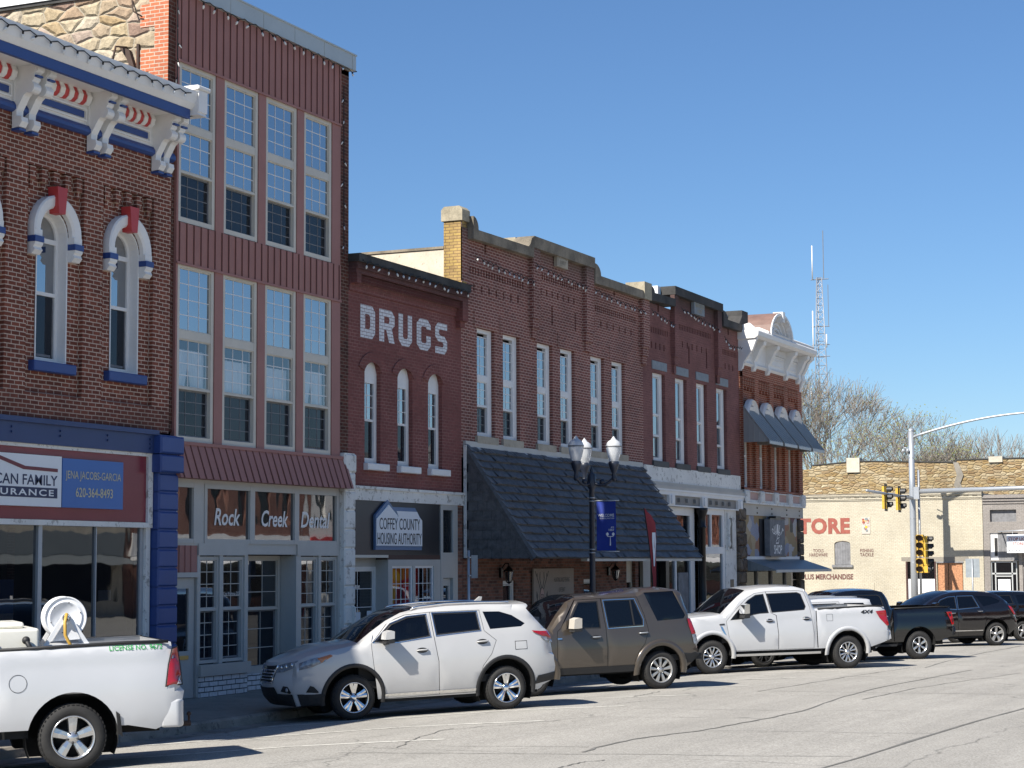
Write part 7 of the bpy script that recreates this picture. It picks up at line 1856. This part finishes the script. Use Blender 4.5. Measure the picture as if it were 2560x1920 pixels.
b = MB().mat('plastic_black'); b.fill([(3.12, 1.18), (3.29, 1.18), (3.29, 1.35), (3.12, 1.35)], [[(3.125, 1.185), (3.285, 1.185), (3.285, 1.345), (3.125, 1.345)]], c.S(-1, .003)); b.build('fuel_flap', c.t, recalc=False)
def tail_c(c, mp):
    for s_ in (-1, 1):
        b = MB().mat('tail_red'); b.smooth = True; c.panel(b, [(mp(4.62), 1.36), (mp(4.81), 1.36), (mp(4.86), 1.0), (mp(4.78), .98), (mp(4.74), 1.12)], [], s_, .014, step=.06); tl = b.build('taillight', c.t, recalc=False)
        b = MB().mat('ink_black'); c.panel(b, [(mp(4.70), 1.31), (mp(4.77), 1.31), (mp(4.80), 1.24), (mp(4.73), 1.22)], [], s_, .018, step=.06); c.panel(b, [(mp(4.78), 1.16), (mp(4.82), 1.16), (mp(4.83), 1.05), (mp(4.80), 1.05)], [], s_, .018, step=.06); b.build('lamp_insert', tl, recalc=False)
c = pickup('black crew cab pickup truck with red bracket shaped tail lamp behind the white pickup', (54.43, -7.91), 47, 'paint_black', dict(m='alloy', n=6, w0=.022, w1=.045, dish=.02, ridge=.003, lug=6), zs=.935, tail=tail_c, chromeh='galv', flare=False, seats=False, tyre={'R': .41, 'w': .26, 'rim': .245})

# ---- white SUV hidden between the pickups
def suv(label, rear, phi, pm, spec, T, crown, belt, doors, fixed, W=1.95, wb=3.02, zs=1., idx=(8, 12, 18, 20), nose=5, tail_i=18, arch=.50, rock=.34, wheel=None, trim='plastic_black', tl=None, tumble=.26, seats=False):
    c = Car('parked_car', label, 'car', rear, phi, wb, W, T, belt, pm, arch, rock, wheel or {'R': .375, 'w': .25, 'rim': .255}, tumble=tumble, zs=zs)
    c.crown = crown; c.nose = nose; c.tail = tail_i
    b = build_side(c, c.outline(), doors, fixed)
    top_parts(c, b, idx[0], idx[1], (idx[2], idx[3]))
    if tl: tl(c)
    grille(c, .5, .58, .62, .92, (.7, .8), 'chrome')
    for s_ in (-1, 1):
        g = MB().mat('lamp_clear'); c.panel(g, [(-.90, .85), (-.6, .92), (-.45, 1.06), (-.86, .98)], [], s_, .012, step=.08); g.build('headlight', c.t, recalc=False)
    c.mirror(.66, belt+.0, ((pm, .3, 1.25), ('plastic_black', -.05, .32)))
    c.under(.32, .64)
    c.wheels(spec)
    return c
TW = [(-.84, .30), (-.92, .5), (-.94, .8), (-.88, 1.02), (-.7, 1.1), (-.3, 1.2), (.1, 1.26), (.25, 1.29), (.34, 1.31), (.6, 1.50), (.85, 1.67), (1.1, 1.78), (1.35, 1.83), (1.9, 1.86), (2.6, 1.86), (3.2, 1.84), (3.52, 1.82), (3.60, 1.80), (3.55, 1.76), (3.68, 1.55), (3.78, 1.38), (3.84, 1.3), (3.88, 1.1), (3.92, .85), (3.92, .6), (3.7, .42)]
CW = [.08, .12, .15, .13, .09, .06, .05, .05, .06, .07, .07, .06, .05, .04, .04, .04, .04, .04, .04, .04, .05, .06, .07, .08, .08, .06]
DW = [dict(p=[(.42, 1.30), (.8, 1.60), (1.1, 1.74), (1.52, 1.77), (1.56, 1.36), (1.62, .40), (.5, .38), (.44, .9)], w=[(.48, 1.33), (.82, 1.58), (1.12, 1.70), (1.46, 1.72), (1.50, 1.37)], h=(1.35, 1.17), hm=None or 'plastic_black'),
      dict(p=[(1.53, 1.77), (2.5, 1.77), (2.62, 1.36), (2.66, 1.1), (2.5, .9), (2.42, .40), (1.63, .40), (1.57, 1.36)], w=[(1.58, 1.73), (2.42, 1.73), (2.52, 1.40), (1.60, 1.375)], h=(2.45, 1.21), hm='plastic_black')]
def tlw(c): taillight(c, [(3.60, 1.36), (3.80, 1.34), (3.87, 1.12), (3.78, 1.1), (3.68, 1.24)], .8, 1.12, 1.33)
c = suv('white SUV almost hidden between the white pickup bed and the black pickup', (51.55, -6.85), 46, 'paint_white', dict(m='brake_dark', n=5, pair=(-.14, .14), splay=.06, w0=.02, w1=.03, dish=.02, lug=5), TW, CW, 1.36, DW,
        [[(2.66, 1.73), (3.3, 1.72), (3.52, 1.46), (3.44, 1.42), (2.74, 1.405)]], wb=2.9, tl=tlw, zs=.91)
b = MB().mat('galv')
for s_ in (-1, 1): b.tube([Vector((u, s_*(c.hw(u, c.topz(u))-.06), c.topz(u)+.05)) for u in (1.3, 1.5, 2.3, 3.0, 3.2)], .024, 6)
b.build('roof_rail', c.t); skirt(c, .34, .46, 'plastic_black', .5, 2.4, .012)
b = MB().mat('plastic_black')
for s_ in (-1, 1): c.panel(b, [(3.40, .44), (3.70, .42), (3.93, .60), (3.93, .82), (3.45, .72)], [], s_, .012)
b.build('lower_bumper', c.t, recalc=False)
# ---- black three row SUV
TT = [(-.90, .30), (-.98, .48), (-1.0, .75), (-.92, .98), (-.75, 1.08), (-.4, 1.18), (0, 1.25), (.22, 1.28), (.34, 1.30), (.62, 1.47), (.9, 1.60), (1.15, 1.69), (1.45, 1.755), (1.9, 1.785), (2.5, 1.775), (2.95, 1.735), (3.15, 1.68), (3.20, 1.66), (3.30, 1.60), (3.55, 1.42), (3.72, 1.24), (3.78, 1.15), (3.83, 1.0), (3.88, .8), (3.88, .58), (3.6, .42)]
DT = [dict(p=[(.62, 1.24), (.95, 1.54), (1.25, 1.64), (1.58, 1.66), (1.57, 1.2), (1.6, .34), (.55, .33), (.55, .9)], w=[(.70, 1.27), (.98, 1.52), (1.27, 1.61), (1.54, 1.625), (1.54, 1.215)], h=(1.38, 1.09), hm='chrome', trim='chrome'),
      dict(p=[(1.59, 1.66), (2.26, 1.665), (2.45, 1.26), (2.60, 1.1), (2.62, .9), (2.55, .5), (2.5, .36), (1.61, .34), (1.58, 1.2)], w=[(1.62, 1.63), (2.20, 1.635), (2.38, 1.265), (1.60, 1.22)], h=(2.62-.2, 1.135), hm='chrome', trim='chrome')]
def tlt(c): taillight(c, [(3.52, 1.30), (3.66, 1.25), (3.80, 1.06), (3.80, .99), (3.70, 1.02), (3.60, 1.16)], .8, 1.0, 1.2)
c = suv('black three row SUV with silver five spoke wheels parked before the cream store', (66.17, -7.75), 46, 'paint_ebony', dict(m='alloy_grey', n=5, w0=.035, w1=.06, dish=.02, ridge=.004, lug=6), TT, CW, 1.24, DT,
        [[(2.30, 1.635), (2.9, 1.60), (3.22, 1.46), (3.16, 1.40), (2.56, 1.29)]], wb=3.02, tl=tlt, wheel={'R': .38, 'w': .25, 'rim': .262})
skirt(c, .50, .53, 'chrome', .6, 2.5, .016)
c = suv('dark grey SUV partly cut off behind the black three row SUV', (71.3, -7.75), 46, 'paint_black', dict(m='alloy_grey', n=5, w0=.03, w1=.05, dish=.02, lug=5), TW, CW, 1.36, DW,
        [[(2.66, 1.73), (3.3, 1.72), (3.52, 1.46), (3.44, 1.42), (2.74, 1.405)]], wb=2.9, tl=tlw, zs=.93)

# ---- white work pickup at the near left
def tail_tall(c, mp):
    for s_ in (-1, 1):
        b = MB().mat('tail_red'); b.smooth = True; c.panel(b, [(mp(4.80), 1.415), (mp(4.865), 1.43), (mp(4.89), 1.2), (mp(4.905), .985), (mp(4.72), .975), (mp(4.755), 1.22)], [], s_, .016, step=.05)
        vs = [c.rear(s_*(.90+.10*k/5), .985+.44*j/5, .016) for j in range(6) for k in range(6)]; b.add(vs, [(j*6+k, j*6+k+1, j*6+k+7, j*6+k+6) for j in range(5) for k in range(5)])
        tl = b.build('taillight', c.t, recalc=False)
        b = MB().mat('lamp_clear'); c.panel(b, [(mp(4.84), .985), (mp(4.906), .985), (mp(4.90), 1.09), (mp(4.87), 1.07)], [], s_, .020, step=.05); b.mat('plastic_black'); b.fill(offs([(mp(4.80), 1.415), (mp(4.865), 1.43), (mp(4.89), 1.2), (mp(4.905), .985), (mp(4.72), .975), (mp(4.755), 1.22)], .016), [[(mp(4.80), 1.415), (mp(4.865), 1.43), (mp(4.89), 1.2), (mp(4.905), .985), (mp(4.72), .975), (mp(4.755), 1.22)]], c.S(s_, .012)); b.build('reverse_lamp', tl, recalc=False)
c = pickup('white work pickup truck with green licence lettering carrying a tank and hose reel', (20.65, -4.88), 45, 'paint_white', dict(m='alloy', n=5, w0=.045, w1=.072, dish=.02, ridge=.006, lug=5), wb=3.45, zs=1.035, cab=-.38, tl=.13, tail=tail_tall, flare=False, seats=False, tyre={'R': .405, 'w': .28, 'rim': .262}, bump=(4.66, 4.94, .46, .80), bumpm='paint_white', low=[(4.86, .56), (4.60, .45)])
RAM = c
text('lettering', 'LICENSE NO. 9672', 3.90, 4.55, 1.425, 1.485, 0, 'decal_green', c.t, bold=.01, xf=lambda x, y, z: (x, -(c.hw(x, z)+.006), z))
b = MB().mat('plastic_black'); n = 26
b.fill([(2.8+.108*cos(2*pi*i/n), 1.08+.108*sin(2*pi*i/n)) for i in range(n)], [[(2.8+.102*cos(2*pi*i/n), 1.08+.102*sin(2*pi*i/n)) for i in range(n)]], c.S(-1, .004)); ff = b.build('fuel_flap', c.t, recalc=False)
b = MB().mat('plastic_black'); c.panel(b, [(3.99, .42), (4.05, .38), (4.01, .66), (3.96, .70)], [], -1, .02, step=.06); b.mat('rusty_iron'); b.tube([(4.6, -.0, .42), (5.08, 0, .42)], .035, 8); b.sphere((5.06, 0, .54), .03, 8); b.tube([(5.06, 0, .44), (5.06, 0, .54)], .015, 6); b.build('tow_hitch', c.t)
# load in the bed, stated in the truck's own frame and then set down on it
MW = RAM.t.matrix_world.copy()
def load(t_): t_.matrix_world = MW; ORG[t_.name] = Vector()
TK = thing('liquid_tank', 'cream plastic liquid tank with black hose fitting in the white work pickup bed', 'tank', (0, 0, 0)); load(TK)
b = MB().mat('poly_white'); b.box(2.22, 3.12, -.52, .62, .93, 1.72); b.box(2.25, 2.95, -.42, .52, 1.72, 1.80)
tk = b.build('body', TK); md = tk.modifiers.new('round', 'BEVEL'); md.width = .07; md.segments = 4
for p in tk.data.polygons: p.use_smooth = True
b = MB().mat('plastic_black'); b.tube([(2.95, -.53, 1.56), (2.95, -.60, 1.58), (2.99, -.62, 1.50), (3.02, -.63, 1.20)], .03, 8); b.sphere((2.95, -.58, 1.58), .05, 8); b.build('hose_fitting', TK)
b = MB().mat('galv'); b.tube([(2.52, -.2, 1.80), (2.50, -.2, 2.14)], .022, 8); b.box(2.38, 2.66, -.28, -.12, 1.80, 1.83); b.sphere((2.50, -.2, 2.15), .045, 8); b.mat('signal_yellow'); b.sphere((2.50, -.2, 2.22), .028, 8); b.build('valve_post', TK)
HR = thing('hose_reel', 'white steel hose reel on a frame with yellow hose in the white work pickup bed', 'hose reel', (0, 0, 0)); load(HR)
rc = (3.47, -.12, 1.83); K = .84; MR = Matrix.Translation(rc) @ Matrix.Rotation(pi/2, 4, 'X')
b = MB().mat('sign_white')
for h0, s_ in ((.16, 1), (-.16, -1)): b.lathe([(1e-3, h0), (.215*K, h0), (.225*K, h0+.012*s_), (.24*K, h0+.012*s_), (.25*K, h0), (.29*K, h0), (.305*K, h0+.015*s_), (.312*K, h0+.005*s_), (.305*K, h0-.01*s_), (1e-3, h0-.012*s_)], 40, MR)
b.lathe([(.11, -.16), (.11, .16)], 20, MR); rl = b.build('reel', HR)
b = MB().mat('sign_white')
for y in (-.34, .10):
    for s_ in (-1, 1): b.prism([(rc[0]+s_*.03-.025, rc[2]+.02), (rc[0]+s_*.03+.025, rc[2]+.02), (rc[0]+s_*.25+.03, 1.50), (rc[0]+s_*.25-.03, 1.50)], 'y', y-.015, y+.015)
    b.box(rc[0]-.29, rc[0]+.29, y-.03, y+.03, 1.44, 1.505); b.box(rc[0]-.29, rc[0]-.24, y-.03, y+.03, .93, 1.44); b.box(rc[0]+.24, rc[0]+.29, y-.03, y+.03, .93, 1.44)
b.prism([(rc[0]-.20, 1.54), (rc[0]+.20, 1.56), (rc[0]+.12, 1.75), (rc[0]-.10, 1.75)], 'y', -.30, -.29)
b.mat('iron_frieze'); b.box(rc[0]-.18, rc[0]+.18, -.2, -.05, 1.20, 1.42); b.build('frame', HR)
b = MB().mat('chrome'); b.lathe([(1e-3, .25), (.035, .25), (.035, .16)], 14, MR); b.mat('plastic_black'); b.lathe([(.045, .245), (.05, .235), (.045, .225)], 14, MR)
for k in range(6): a = k*pi/3+.3; b.lathe([(1e-3, .182), (.008, .180), (.008, .17)], 6, MR @ Matrix.Translation((.19*cos(a), .19*sin(a), 0)))
b.build('hub', HR)
b = MB().mat('hose_yellow'); b.tube([(rc[0], rc[1]-.26, 1.88), (rc[0]-.03, -.44, 1.78), (rc[0]-.03, -.45, 1.62), (rc[0]+.03, -.46, 1.50), (rc[0]+.10, -.46, 1.30), (rc[0]+.12, -.44, 1.1)], .022, 8); b.lathe([(.13, -.14), (.17, -.1), (.17, .1), (.13, .14)], 20, MR); b.build('hose', HR)
